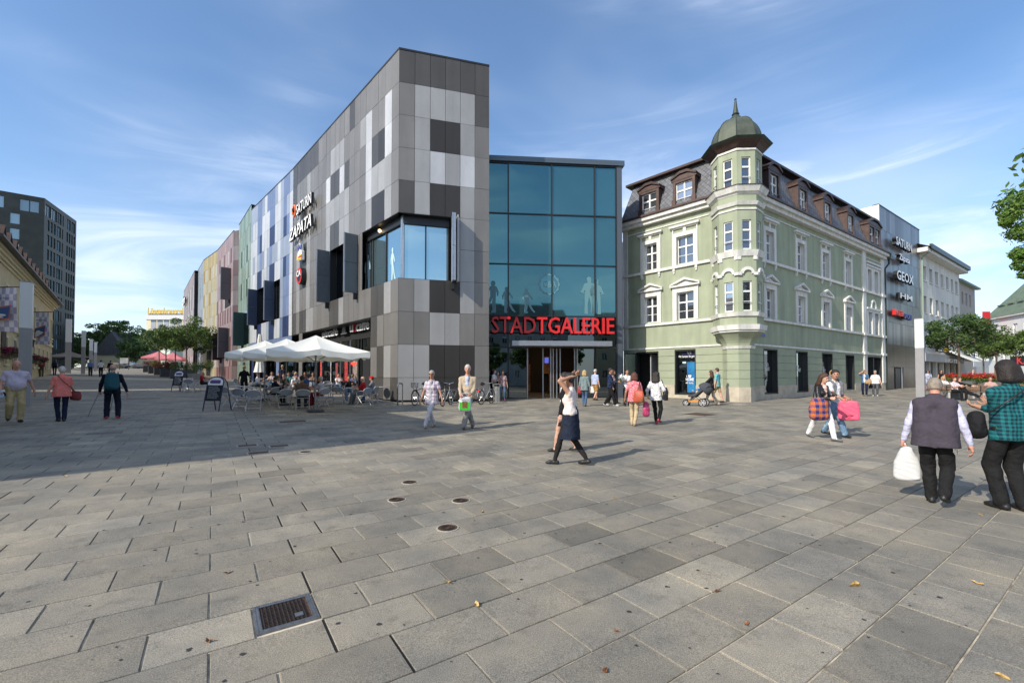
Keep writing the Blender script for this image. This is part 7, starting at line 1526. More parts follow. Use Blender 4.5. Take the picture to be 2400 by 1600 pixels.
    for i, x in enumerate((-1, 1)):                                # five fingered hands at the wrists
        el, wr = ends[i]; hv, hq, _ = hand_mesh('grip' if grip[i] else 'relax', .006 if res < .014 else .0085); hv = hv.copy(); hv[:, 0] *= x; hq = hq if x > 0 else hq[:, ::-1]
        z = -(wr-el)/np.linalg.norm(wr-el); y = np.array([0, 1., 0]) if abs(z[1]) < .85 else np.array([-x*.4, 0, 1.]); y = y-z*(y@z); y /= np.linalg.norm(y); xx = np.cross(y, z)
        V.append(wr+hv[:, :1]*xx+hv[:, 1:2]*y+hv[:, 2:]*z); Q.append(hq+nv); M_.append(np.zeros(len(hq), np.int8)); nv += len(hv)
    V = np.concatenate(V); Q = np.concatenate(Q); M_ = np.concatenate(M_); X = frame_xf(g, yaw, s)
    zmin = V[:, 2].min(); 
    if sit is None: V[:, 2] -= zmin
    else: zmin = 0
    # object keeps its own frame: origin at the feet, turned to its facing
    me = bpy.data.meshes.new('person'); me.from_pydata((V*s).tolist(), [], Q.tolist())
    for m in mats: me.materials.append(m)
    me.polygons.foreach_set('material_index', M_.astype(np.int32)); me.polygons.foreach_set('use_smooth', np.ones(len(Q), bool)); me.update()
    o = bpy.data.objects.new('person', me); COL.objects.link(o); o.location = g; o.rotation_euler = (0, 0, R(-yaw)); tag(o, label, 'person', group); o['_o'] = (0., 0., 0.)
    up = np.array([0, 0, -zmin])
    def part(name, VV, FF, m, sm=True):
        me = bpy.data.meshes.new(name); me.from_pydata(((np.array(VV)+up)*s).tolist(), [], [tuple(map(int, f)) for f in FF]); me.materials.append(m)
        if sm: me.polygons.foreach_set('use_smooth', np.ones(len(me.polygons), bool))
        c = bpy.data.objects.new(name, me); COL.objects.link(c); c.parent = o; return c
    hc, hs_ = hair; hb = Body(); fwd = H(0, 1, 0)-hd; upv = H(0, 0, 1)-hd; rt = H(1, 0, 0)-hd
    cutf = [(tuple(fwd*.75-upv*.66), float((fwd*.75-upv*.66)@hd)+.012)]
    if hs_ != 'bald':
        gz = .012 if hs_ != 'fringe' else .006
        if hs_ == 'fringe': hb.e(H(0, -.012, .0), (.083, .10, .085), 0, .01, [(tuple(upv), float(upv@hd)+.035), (tuple(fwd), float(fwd@hd)+.0)])
        else: hb.e(H(0, -.014, .028), (.085, .106, .113), 0, .01, cutf+([(tuple(-upv), float(-upv@hd)+.052)] if hs_ == 'short' else []))
        if hs_ in ('bob', 'long', 'curly'):
            e_ = {'bob': .10, 'long': .27, 'curly': .20}[hs_]; wd = .05 if hs_ != 'curly' else .075
            for x in (-1, 0, 1): hb.c(H(.045*x, -.055, .02), H(.06*x, -.075, -e_), .06, wd, 0, .03)
            for x in (-1, 1): hb.c(H(.078*x, -.02, .03), H(.085*x, -.02, -min(e_, .16)), .035, .035, 0, .03)
            if hs_ == 'curly':
                for q in range(16): a = q*2.4; hb.e(H(.08*cos(a), -.06+.03*sin(a*1.7), .07-.019*q), (.045, .045, .045), 0, .03)
        if hs_ == 'shag':
            for x in (-1, 0, 1): hb.c(H(.045*x, -.05, .02), H(.05*x, -.07, -.10), .06, .045, 0, .03)
            for q in range(26): a = q*2.4; zz_ = .10-.0085*q; rr = .088; hb.e(H(rr*cos(a)*.95, -.02+rr*sin(a) if sin(a) < .3 else -.02+rr*.3, zz_), (.026, .026, .034), 0, .02)
        if hs_ == 'pony': hb.e(H(0, -.115, .03), (.04, .04, .04), 0, .02); hb.c(H(0, -.13, .02), H(0, -.16, -.14), .03, .018, 0, .02)
        if hs_ == 'bun': hb.e(H(0, -.10, .08), (.05, .05, .045), 0, .02)
        hv, hq, _ = hb.mesh(max(.011, res*.8)); part('hair', hv, hq, HAIR[hc])
    if cap: cb = Body(); cb.e(H(0, -.005, .055), (.093, .108, .085), 0, .01, [(tuple(-upv), float(-upv@hd)-.03)]); cb.e(H(0, .10, .045), (.07, .075, .014), 0, .01); cv, cq, _ = cb.mesh(.012); part('cap', cv, cq, cap)
    if face:
        mb = MB()
        for x in (-1, 1): mb.sphere(H(.031*x, .082, .018), (.012, .008, .008), 8, 5)
        part('eyes', mb.v, mb.f, M_eye); mb = MB(); mb.sphere(H(0, .098, -.052), (.022, .008, .007), 8, 5); part('mouth', mb.v, mb.f, M_lip)
        if hs_ != 'fringe':
            mb = MB(); [mb.sphere(H(.031*x, .087, .036), (.02, .006, .005), 6, 4) for x in (-1, 1)]; part('eyebrows', mb.v, mb.f, HAIR[hc])
    if glasses:
        mb = MB()
        for x in (-1, 1): mb.tube([H(.034*x+.024*cos(a), .103, .016+.018*sin(a)) for a in np.linspace(0, 2*pi, 11)], .0035, 4, False); mb.tube([H(.058*x, .10, .018), H(.08*x, .0, .015)], .003, 4)
        mb.tube([H(-.01, .105, .02), H(.01, .105, .02)], .003, 4); part('glasses', mb.v, mb.f, M_blk)
        if glasses == 'dark': mb = MB(); [mb.sphere(H(.034*x, .098, .015), (.026, .008, .02), 8, 5) for x in (-1, 1)]; part('dark_lenses', mb.v, mb.f, M_eye)
    o['x_s'] = s; o['x_up'] = float(up[2]); return o
def world_of(o, p):
    """body-frame point (1.75 m figure) of a placed person in world space"""
    s = o['x_s']; a = o.rotation_euler[2]; q = (np.array(p, float)+np.array([0, 0, o['x_up']]))*s
    return np.array([o.location[0]+q[0]*cos(a)-q[1]*sin(a), o.location[1]+q[0]*sin(a)+q[1]*cos(a), o.location[2]+q[2]])
def soft_bag(name, label, c, sz, m, yaw=0., cat='bag', h=.014, handles=None, hm=None, puff=.035, group=None, taper=.0):
    """stuffed bag: rounded box distance field, with optional handle or strap tube (world points)"""
    yaw += math.degrees(math.atan2(c[0], c[1]))
    b = Body(); x, y, z = sz[0]/2, sz[1]/2, sz[2]/2; r = min(y, puff); 
    for sx_ in np.linspace(-1, 1, 7):
        b.c((sx_*(x-r), 0, -z+r), (sx_*(x-r)*(1-taper), 0, z-r), r*1.15, r*.85, 0, .05)
    b.e((0, 0, -.15*z), (x*.93, y*.85, z*.8), 0, .05)
    V, Q, _ = b.mesh(h); a = R(-yaw); rg = np.random.RandomState(int(abs(c[0]*1000)) % 9999); q_ = rg.normal(size=(3, 3)); V = V+.007*np.sin(V@q_*13+rg.rand(3)*6)+.0018*np.sin(V@q_.T*40+rg.rand(3)*6)
    W_ = np.stack([c[0]+V[:, 0]*cos(a)-V[:, 1]*sin(a), c[1]+V[:, 0]*sin(a)+V[:, 1]*cos(a), c[2]+V[:, 2]], 1); t = thing(name, tuple(np.array(c)-np.array([0, 0, z])), label, cat, group); obj('body', W_, Q, m, t, True)
    for hpts in handles or []: MB().tube(hpts, .009, 6).build('strap', hm or m, t, True)
    return t
# ------------------------------------------------------------------ the crowd
def gp(u, v): g = gnd(u, v); return (g[0], g[1])
f_ = fabric; RELAX = ((-.27, .04, .80), (.27, .04, .80))
def walk(a=.24, w=.07): return ((-w, a), (w, -a))
# --- left group
P_ = person('stout bald man in pale striped shirt and khaki trousers walking towards the camera', gp(35, 989), 172, 1.80, f_('shirt_pale_stripe', (.55, .50, .56), ('stripe', (.30, .26, .40), 55)), f_('khaki', (.40, .32, .17)), 'ruddy', ('silver', 'fringe'), 'black', bulk=1.28, belly=.9, feet=((-.08, .06), (.10, -.16)), lift=(0, .05), hands=((-.36, -.05, .86), (.30, .12, .86)), head=(.6, 0), res=.016, hem=None, grip=(False, True))
c = world_of(P_, (.34, .16, .80)); soft_bag('rolled_paper', 'blue and white folded paper with black pouch held by the stout bald man', c, (.30, .10, .20), f_('paper_blue', (.35, .45, .55), ('blob', (.02, .02, .03), 6)), 150, 'bag')
P_ = person('white haired woman in coral t-shirt walking away', gp(143.5, 987), 352, 1.63, f_('coral', (.68, .19, .16)), f_('navy_trousers', (.012, .016, .04)), 'fair', ('white', 'short'), 'black', True, 1.22, feet=walk(.05, .055), hands=((-.33, .05, .80), (.30, .16, .86)), hem=.80, res=.016, face=False)
c = world_of(P_, (.33, .10, .80)); soft_bag('shoulder_bag', 'black and red shoulder bag of the woman in coral', c, (.22, .14, .24), mat('bag_red_black', (.3, .02, .02), .6, noise=(9, 0, (.02, .02, .02))), 10, handles=[[world_of(P_, q) for q in ((-.12, -.10, 1.46), (-.02, -.14, 1.3), (.16, -.16, 1.08), (.31, -.02, .92))]], hm=M_blk)
P_ = person('man in dark jacket with teal backpack and walking sticks seen from behind', gp(262, 981), 4, 1.72, None, f_('dark_navy', (.010, .012, .025)), 'ruddy', ('silver', 'fringe'), 'red', False, 1.12, jacket=f_('jacket_navy', (.008, .011, .024)), sleeve='long', feet=((-.13, .02), (.15, -.1)), hands=((-.30, .14, .86), (.36, .02, .83)), hem=.82, res=.016, lift=(0, .02), grip=(True, False), face=False, lean=.08)
c = world_of(P_, (0, -.215, 1.20)); soft_bag('backpack', 'teal hiking backpack on the man with walking sticks', c, (.32, .20, .50), f_('teal_nylon', (.015, .075, .095), rough=.6), 4, 'backpack', handles=[[world_of(P_, q) for q in ((-.12, -.16, 1.40), (-.13, -.02, 1.49), (-.13, .10, 1.40))], [world_of(P_, q) for q in ((.12, -.16, 1.40), (.13, -.02, 1.49), (.13, .10, 1.40))]], hm=f_('teal_nylon', (.015, .075, .095)), puff=.09)
for (a, b_, l) in (((-.31, .14, .86), (205.5, 976), 'left thin walking stick of the man with teal backpack'), ((.02, .30, .80), (255.5, 975), 'right thin walking stick of the man with teal backpack')):
    q = gnd(*b_); tag(MB().tube([world_of(P_, a), tuple(q)], .012, 6).build('walking_stick', M_al), l, 'walking stick')
P_ = person('far walker in red with red and black backpack by the cream inn', gp(96.7, 883), 355, 1.78, f_('far_red', (.30, .05, .05)), f_('far_olive', (.10, .085, .06)), 'tan', ('brown', 'short'), 'black', feet=walk(.12), res=.03, face=False); c = world_of(P_, (0, -.2, 1.22)); soft_bag('backpack', 'red and black backpack on the far walker in red', c, (.36, .22, .5), mat('pack_red', (.3, .02, .02), .6, noise=(5, 0, (.02, .02, .03))), 0, 'backpack', .03, puff=.09)
P_ = person('far walker in patterned grey top with navy backpack', gp(127.5, 879), 5, 1.72, f_('far_grey', (.2, .2, .21), ('blob', (.04, .04, .05), 20)), f_('far_black', (.012, .012, .014)), 'fair', ('dark', 'bob'), fem=True, feet=walk(.1), res=.03, face=False); c = world_of(P_, (0, -.2, 1.22)); soft_bag('backpack', 'navy backpack on the far walker in grey', c, (.34, .2, .45), f_('pack_navy', (.012, .015, .04)), 5, 'backpack', .03, puff=.09)
person('far walker in bright blue shirt coming up the street', gp(211.5, 881), 175, 1.78, f_('blue_shirt', (.10, .20, .45)), f_('dark_jeans', (.02, .024, .035)), 'tan', ('dark', 'short'), feet=walk(.14), res=.026)
person('far walker in white t-shirt walking away down the street', gp(236, 883), 0, 1.80, f_('white_tee', (.62, .62, .64)), f_('dark_jeans', (.02, .024, .035)), 'tan', ('dark', 'short'), feet=walk(.16), res=.026, face=False)
person('far person in black behind the man with walking sticks', gp(258.5, 879.5), 0, 1.76, f_('far_black2', (.015, .015, .018)), f_('far_black2', (.015, .015, .018)), 'fair', ('dark', 'short'), sleeve='long', res=.03, face=False)
# --- centre
P_ = person('grey haired woman with dark glasses in open plaid shirt over grey top', gp(1012, 1001), 196, 1.70, None, f_('pale_trousers', (.50, .49, .52)), 'tan', ('grey', 'short'), 'tan', True, 1.1, jacket=f_('plaid', (.55, .50, .55), ('plaid', (.16, .06, .13), 9)), inner=f_('grey_top', (.36, .36, .40)), feet=((.14, .25), (-.02, -.16)), hands=((-.36, .08, .80), (.34, .02, .82)), hem=.74, lift=(0, .04), glasses='dark', res=.015)
P_ = person('white haired man in open beige jacket carrying a green and white shopping bag', gp(1096, 1004), 183, 1.86, None, f_('grey_trousers', (.25, .24, .225)), 'ruddy', ('white', 'short'), 'brown', False, 1.08, .3, jacket=f_('beige_jacket', (.44, .35, .25)), inner=f_('striped_shirt', (.60, .62, .68), ('stripe', (.16, .22, .42), 38)), sleeve='long', feet=((.10, .20), (-.13, -.10)), hands=((-.10, .27, .96), (.17, .30, .93)), hem=.86, lift=(0, .03), res=.015, grip=(True, True))
c = world_of(P_, (.05, .33, .70)); t = soft_bag('shopping_bag', 'green and white plastic shopping bag held by the man in the beige jacket', c, (.33, .13, .40), mat('bag_white_plastic', (.56, .565, .56), .4, noise=(6, .08)), 183, handles=[[world_of(P_, q) for q in ((-.08, .32, .88), (-.08, .30, .98), (.14, .31, .97), (.14, .33, .88))]], puff=.05)
fp = Fac(np.array(c)-np.array([.15, .085, 0]), (1, 0, 0)); fz = float(c[2])
bx(fp, 'green_print', mat('print_green', (.04, .42, .03), .5), t, .0, .30, fz-.16, fz+.05, 0, .004); bx(fp, 'photo_print', mat('print_brown', (.16, .09, .02), .6, noise=(18, .7)), t, .08, .23, fz-.11, fz+.07, .0045, .008); V, F = text_mesh('Tealeria', .075, .001, .002); obj('lettering', flat(V, F, fp.p(.02, fz+.10), fp.d, fp.n, .008), F, mat('print_navy', (.02, .03, .2), .5), t)
P_ = person('woman in white sleeveless top, denim skirt and black tights with arms raised behind her head', gp(1338, 1089), 284, 1.68, f_('cream_top', (.66, .58, .55)), f_('denim_skirt', (.014, .02, .038)), 'tan', ('dark', 'bun'), 'black', True, 1.08, sleeve='none', bottom='skirt', skirt=.44, tights=f_('black_tights', (.02, .018, .018)), feet=((-.05, .30), (.08, -.28)), lift=(0, .05), hands=((-.05, -.02, 1.66), (.07, -.06, 1.68)), res=.0125, hem=1.0, face=False, head=(.2, 0))
person('woman in white and black mostly hidden behind the woman with raised arms', gp(1326, 1059), 284, 1.66, f_('white_blouse', (.68, .68, .69)), f_('black_skirt', (.014, .014, .016)), 'fair', ('dark', 'short'), 'black', True, 1., sleeve='long', bottom='skirt', skirt=.36, jacket=f_('black_cardigan', (.012, .012, .014)), inner=f_('white_blouse', (.68, .68, .69)), feet=((-.05, .22), (.06, -.22)), res=.018, lift=(0, .04))
P_ = person('blonde woman in grey denim jacket and jeans seen from behind', gp(1370, 952), 10, 1.70, f_('grey_denim', (.17, .22, .225)), f_('jeans_blue', (.06, .11, .20)), 'fair', ('blond', 'bob'), 'brown', True, 1.05, sleeve='long', feet=((-.06, .14), (.04, -.08)), hem=.78, res=.018, face=False); c = world_of(P_, (-.24, .06, .80)); soft_bag('red_handbag', 'dark red handbag carried by the blonde woman', c, (.20, .12, .36), mat('bag_dark_red', (.25, .015, .02), .5), 10, handles=[[world_of(P_, q) for q in ((-.2, .02, .95), (-.2, -.02, 1.42), (-.24, .08, .95))]], hm=M_blk)
P_ = person('white haired man in light blue shirt and ochre shorts walking right', gp(1395, 938), 40, 1.74, f_('light_blue', (.36, .42, .60)), f_('ochre', (.36, .20, .06)), 'fair', ('white', 'short'), 'brown', False, 1.08, bottom='shorts', feet=((-.06, .2), (.08, -.2)), lift=(0, .03), res=.018, face=False, hem=.9); c = world_of(P_, (-.26, .06, .60)); soft_bag('white_bag', 'white plastic bag in the hand of the man in ochre shorts', c, (.26, .12, .36), MATS['bag_white_plastic'], 30, handles=[[world_of(P_, (-.26, .04, .70)), world_of(P_, (-.27, .04, .80))]])
P_ = person('bearded man in navy jacket and black trousers walking right with a bouquet', gp(1430, 951), 100, 1.80, f_('navy_jacket', (.018, .032, .075)), f_('black_trousers', (.012, .012, .014)), 'tan', ('dark', 'short'), 'white', sleeve='long', feet=((-.06, -.24), (.08, .24)), hands=((-.14, .34, 1.08), (.12, .36, 1.10)), hem=.86, res=.018, lift=(.03, 0))
c = world_of(P_, (.06, .42, 1.2)); bq = thing('bouquet', c, 'bouquet wrapped in clear foil held by the man in the navy jacket', 'bouquet'); rs_ = np.random.RandomState(1); V, F = leafcloud(rs_, [c+np.array([.08, 0, .12]), c+np.array([.14, 0, .02])], .13, 90, .04, .09); obj('foil', V, F, mat('foil', (.75, .77, .78), .2, .4), bq); MB().tube([c+np.array([.08, 0, .08]), c-np.array([.02, 0, .2])], [.06, .02], 7).build('stems', L_md, bq)
person('woman half hidden beyond the man in the navy jacket', (gp(1442, 947)[0], gp(1442, 947)[1]+.5), 100, 1.70, f_('rose_beige', (.42, .28, .26)), f_('black_trousers', (.012, .012, .014)), 'tan', ('brown', 'bob'), fem=True, feet=walk(.2), res=.02)
person('man in white shirt with folded arms standing at the green house', gp(1470, 951), 165, 1.74, f_('white_shirt', (.70, .70, .71)), f_('black_trousers', (.012, .012, .014)), 'tan', ('dark', 'short'), 'black', sleeve='short', feet=((-.09, .02), (.12, .05)), hands=((.14, .20, 1.16), (-.12, .22, 1.22)), hem=.84, res=.018)
P_ = person('woman in pink patterned blouse and beige trousers seen from behind', gp(1487, 997), 6, 1.64, f_('pink_print', (.58, .15, .18), ('blob', (.66, .42, .42), 30)), f_('beige_trousers', (.46, .36, .23)), 'tan', ('auburn', 'bob'), 'tan', True, 1.16, feet=((-.08, .05), (.02, -.10)), hands=((-.30, .08, .86), (.30, .06, .80)), hem=.80, res=.015, face=False)
c = world_of(P_, (.16, -.20, .96)); soft_bag('handbag', 'orange red and brown shoulder bag of the woman in pink', c, (.30, .15, .34), mat('bag_orange_red', (.55, .06, .03), .5, noise=(4, 0, (.14, .08, .03))), 20, handles=[[world_of(P_, q) for q in ((.12, -.17, 1.1), (.17, -.06, 1.46), (.2, -.12, 1.1))]], hm=mat('strap_brown', (.16, .1, .05), .6))
c = world_of(P_, (.36, .05, .55)); soft_bag('shopping_bag', 'glossy magenta shopping bag between the two women seen from behind', c, (.16, .26, .42), mat('bag_magenta', (.35, .01, .08), .3, noise=(7, 0, (.5, .1, .2))), 20, handles=[[world_of(P_, (.33, .05, .72)), world_of(P_, (.31, .06, .80))]], puff=.06)
P_ = person('woman with long curly dark hair in white dotted blouse and black trousers seen from behind', gp(1538, 993), 12, 1.66, f_('white_dotted', (.66, .66, .66), ('blob', (.2, .2, .22), 45)), f_('black_trousers', (.012, .012, .014)), 'tan', ('dark', 'curly'), 'red', True, 1.12, sleeve='long', feet=((-.02, .1), (.14, -.26)), lift=(0, .10), hands=((-.30, .12, .92), (.30, .08, .98)), hem=.80, res=.015, face=False)
c = world_of(P_, (.30, -.02, 1.0)); soft_bag('handbag', 'black shoulder bag of the curly haired woman', c, (.14, .28, .36), mat('bag_black', (.02, .02, .022), .5), 0, handles=[[world_of(P_, q) for q in ((.28, -.08, 1.14), (.19, -.04, 1.47), (.29, .06, 1.14))]])
P_ = person('woman in black cardigan and cream trousers pushing the stroller', gp(1668, 950), 282, 1.68, f_('black_cardigan', (.012, .012, .014)), f_('cream_trousers', (.52, .42, .33)), 'fair', ('brown', 'curly'), 'tan', True, 1.05, sleeve='long', feet=((-.06, .26), (.06, -.30)), lift=(0, .05), hands=((-.2, .40, .98), (.2, .40, .98)), hem=.78, res=.018)
person('young man in turquoise t-shirt and shorts beyond the woman with the stroller', (gp(1684, 944)[0]+.1, gp(1684, 944)[1]+.3), 292, 1.80, f_('turquoise', (.13, .42, .47)), f_('khaki_shorts', (.33, .26, .14)), 'fair', ('brown', 'short'), 'black', bottom='shorts', feet=walk(.22), res=.018, hem=.82, face=False)
# stroller
g = np.array([*gp(1638, 951), 0]); g[2] = float(zg(g[0], g[1])); st = thing('stroller', g, 'dark grey three wheeled stroller pushed past the green house', 'stroller'); yw = 282+math.degrees(math.atan2(g[0], g[1])); fx = lambda x, y, z: tuple(np.array([g[0], g[1], g[2]])+np.array([x*cos(R(-yw))-y*sin(R(-yw)), x*sin(R(-yw))+y*cos(R(-yw)), z]))
M_sg = f_('stroller_grey', (.06, .065, .075)); M_so = mat('stroller_orange', (.5, .22, .05), .6)
for (x, y, r) in ((-.28, -.22, .17), (.28, -.22, .17), (-.12, .55, .13), (.12, .55, .13)):
    w = MB().tube([fx(x, y+r*cos(a), r+r*sin(a)) for a in np.linspace(0, 2*pi, 21)], .028, 6, False).build('wheel', M_rub, st); mb = MB(); [mb.tube([fx(x, y, r), fx(x, y+r*.86*cos(a), r+r*.86*sin(a))], .016, 5) for a in np.linspace(0, 2*pi, 7)[:-1]]; mb.tube([fx(x, y+r*.84*cos(a), r+r*.84*sin(a)) for a in np.linspace(0, 2*pi, 17)], .016, 5, False); mb.build('wheel_spokes', mat('wheel_silver', (.55, .55, .56), .4, .3), w)
mb = MB(); [mb.tube([fx(x*.25, -.22, .17), fx(x*.24, .1, .45), fx(x*.12, .55, .13)], .016, 6) for x in (-1, 1)]; [mb.tube([fx(x*.22, .30, .30), fx(x*.23, -.30, .80), fx(x*.23, -.62, 1.02)], .015, 6) for x in (-1, 1)]; mb.tube([fx(-.23, -.62, 1.02), fx(.23, -.62, 1.02)], .018, 6); mb.build('frame', M_blk, st)
b = Body(); b.c((-.14, .12, .48), (-.14, -.28, .86), .07, .07, 0, .05); b.c((.14, .12, .48), (.14, -.28, .86), .07, .07, 0, .05); b.c((-.14, .12, .48), (-.14, .40, .46), .06, .05, 0, .05); b.c((.14, .12, .48), (.14, .40, .46), .06, .05, 0, .05); V, Q, _ = b.mesh(.018); obj('seat', [fx(*v) for v in V], Q, M_sg, st, True)
b = Body(); b.e((0, -.28, .80), (.25, .34, .30), 0, .02, [((0, .75, -.66), -.62)]); V, Q, _ = b.mesh(.018); obj('hood', [fx(*v) for v in V], Q, M_sg, st, True)
MB().box(fx(0, .18, .24), (.34, .5, .12), R(-yw)).build('basket', M_so, st); b = Body(); b.c((0, -.5, .88), (0, -.45, .5), .13, .03, 0, .02); V, Q, _ = b.mesh(.02); obj('hanging_bag', [fx(*v) for v in V], Q, f_('bag_cloth_black', (.012, .012, .013)), st, True)
person('small blond child in blue sitting in the stroller', (fx(0, .02, 0)[0], fx(0, .02, 0)[1], g[2]+.26), 282, .92, f_('child_blue', (.05, .16, .38)), f_('child_denim', (.08, .13, .2)), 'fair', ('blond', 'short'), 'grey', sit=.62, feet=((-.1, .62), (.1, .62)), hands=((-.22, .45, .85), (.22, .45, .85)), sleeve='long', res=.02, lean=-.3)
# --- couple with plaid backpack
P_ = person('long haired woman in black leather jacket and white trousers looking at her phone', gp(1928, 1029), 128, 1.70, None, f_('white_jeans', (.74, .73, .73)), 'fair', ('brown', 'long'), 'grey', True, 1., jacket=mat('black_leather', (.014, .014, .015), .35, bump=(22, .4, .03)), inner=f_('salmon', (.70, .45, .38)), sleeve='long', feet=((.06, .36), (-.04, -.42)), lift=(0, .06), hands=((-.08, .30, 1.12), (.14, .32, 1.10)), hem=.90, head=(.7, 0), res=.014, grip=(True, True))
c = world_of(P_, (.05, .36, 1.15)); tag(MB().box(c, (.15, .04, .085), .4).build('phone', M_blk), 'black phone held by the woman in the leather jacket', 'phone')
c = world_of(P_, (.26, .12, .84)); soft_bag('plaid_backpack', 'orange, blue and white plaid backpack hung at the side of the woman in leather', c, (.42, .24, .52), f_('plaid_pack', (.52, .14, .03), ('check', (.02, .04, .16), 7)), 150, 'backpack', .016, puff=.09, handles=[[world_of(P_, q) for q in ((.3, .1, 1.08), (.2, .0, 1.46), (.22, -.06, 1.1))]], hm=M_blk)
P_ = person('smiling man with white printed t-shirt, grey backpack straps and washed jeans', (gp(1962, 1024)[0]+.12, gp(1962, 1024)[1]+.25), 128, 1.76, f_('tee_print', (.66, .66, .66), ('blob', (.3, .31, .36), 22)), f_('washed_jeans', (.12, .20, .30), ('blob', (.24, .34, .44), 7)), 'tan', ('dark', 'short'), 'black', False, 1., feet=((-.08, -.34), (.10, .36)), lift=(.05, 0), hands=((-.2, .24, .98), (.16, .36, .98)), hem=.86, head=(.2, 40), res=.014, grip=(True, True))
mb = MB(); t = thing('backpack', world_of(P_, (0, -.2, 1.0)), 'grey backpack worn by the smiling man', 'backpack'); [MB().tube([world_of(P_, q) for q in ((x*.13, -.14, 1.42), (x*.135, .0, 1.48), (x*.13, .115, 1.38), (x*.15, .10, 1.1))], .028, 6).build('strap', f_('strap_grey', (.16, .165, .18)), t) for x in (-1, 1)]; b = Body(); b.e((0, -.2, 1.2), (.16, .1, .24), 0); V, Q, _ = b.mesh(.03); obj('body', [world_of(P_, v) for v in V], Q, MATS['strap_grey'], t, True)
c = world_of(P_, (.12, .46, .72)); t = soft_bag('pink_bag', 'large hot pink carrier bag held by the smiling man', c, (.40, .06, .46), mat('bag_hot_pink', (.72, .09, .17), .45, noise=(4, .12), bump=(7, .4, .05)), 178, puff=.03, handles=[[world_of(P_, q) for q in ((.1, .42, .98), (.16, .38, 1.02), (.2, .44, .98))]])
fp = Fac(np.array(c)-np.array([.17, .085, 0]), (1, 0, 0)); V, F = text_mesh('madonna', .075, .001, .002); obj('lettering', flat(V, F, fp.p(.03, c[2]-.14), fp.d, fp.n, .008), F, M_core, t)
person('woman with long light hair in grey behind the couple', (gp(1950, 932)[0], gp(1950, 932)[1]), 180, 1.68, f_('grey_cardigan', (.15, .16, .18)), f_('far_black', (.012, .012, .014)), 'fair', ('blond', 'long'), fem=True, sleeve='long', hands=((-.1, .25, 1.35), (.25, .05, .85)), res=.022)
P_ = person('woman in denim vest shading her eyes with her hand', gp(2027, 928), 182, 1.70, f_('denim_vest', (.06, .12, .24), ('blob', (.12, .2, .35), 12)), f_('navy_trousers', (.012, .016, .04)), 'fair', ('blond', 'bob'), 'tan', True, 1.05, jacket=f_('denim_vest', (.06, .12, .24)), inner=f_('white_tee', (.62, .62, .64)), feet=((-.08, .02), (.09, -.05)), hands=((-.25, .1, .85), (.06, .17, 1.64)), hem=.9, res=.018); c = world_of(P_, (-.2, .12, .95)); soft_bag('shoulder_bag', 'tan shoulder bag of the woman shading her eyes', c, (.3, .12, .24), mat('bag_tan', (.32, .21, .1), .6), 180, handles=[[world_of(P_, q) for q in ((-.2, .12, 1.05), (.1, .1, 1.44), (-.1, .14, 1.04))]])
person('grey haired woman in loose white top standing beside the woman in denim', gp(2052, 928), 185, 1.66, f_('white_top', (.66, .66, .64)), f_('grey_slacks', (.09, .095, .105)), 'fair', ('grey', 'short'), 'white', True, 1.3, hem=.86, res=.018, hands=((-.32, .05, .82), (.32, .05, .82)))
# --- right foreground
P_ = person('old grey haired man in dark quilted vest and lilac shirt walking away', gp(2195, 1183), 2, 1.62, f_('lilac_shirt', (.50, .50, .66)), f_('black_slacks', (.014, .014, .015)), 'ruddy', ('silver', 'short'), 'black', False, 1.2, .4, jacket=None, sleeve='long', feet=((-.055, .14), (.085, -.16)), lift=(0, .09), hands=((-.33, .12, .84), (.33, .10, .84)), head=(.9, 0), res=.0105, lean=.12, grip=(True, False), face=False)
b = Body()
tl = lambda x, y, z: (x, y+(z-.95)*math.tan(.12), z)
for x in (-1, 1): b.c(tl(.085*x, 0, 1.02), tl(.115*x, .0, 1.31), .142, .118, 0, .06); b.c(tl(.03*x, -.01, 1.395), tl(.165*x, -.012, 1.375), .085, .07, 0, .05); b.c(tl(.085*x, 0, 1.0), tl(.095*x, -.005, .78), .145, .158, 0, .05, [((0, 0, -1.), -.80)])
b.c(tl(-.03, -.02, 1.455), tl(.03, -.02, 1.455), .06, .06, 0, .02); b.e(tl(0, .1, 1.08), (.17, .14, .2), 0, .05)
V, Q, _ = b.mesh(.012); s_ = 1.62/1.75; me = bpy.data.meshes.new('vest'); me.from_pydata(((V+np.array([0, 0, P_['x_up']]))*s_).tolist(), [], Q.tolist()); me.materials.append(f_('vest_plum', (.055, .047, .062))); me.polygons.foreach_set('use_smooth', np.ones(len(Q), bool)); v_ = bpy.data.objects.new('vest', me); COL.objects.link(v_); v_.parent = P_
c = world_of(P_, (-.30, .12, .50)); soft_bag('plastic_bag', 'white plastic bag hanging from the left hand of the old man', c, (.27, .09, .40), MATS['bag_white_plastic'], 5, puff=.035, h=.012, handles=[[world_of(P_, q) for q in ((-.30, .12, .68), (-.31, .12, .74), (-.32, .11, .80))]], hm=MATS['bag_white_plastic'], taper=.75)
q = world_of(P_, (.19, -.16, .78)); t = thing('keyring', q, 'bunch of keys at the belt of the old man', 'keys'); [MB().box(q+np.array([.012*i, -.01, -.02*(i % 2)]), (.012, .006, .05), i*.5).build('key', M_chr, t) for i in range(-2, 3)]
P_ = person('dark haired man in teal checked shirt standing with crossed arms at the right edge', gp(2372, 1196), 318, 1.84, f_('teal_check', (.015, .14, .155), ('check', (.008, .028, .04), 22)), f_('black_slacks', (.014, .014, .015)), 'tan', ('dark', 'bob'), 'black', False, 1.02, .2, sleeve='long', feet=((-.07, .04), (.10, -.02)), hands=((.02, .26, 1.20), (-.05, .28, 1.16)), hem=.83, res=.0115, head=(.3, -10), face=False)
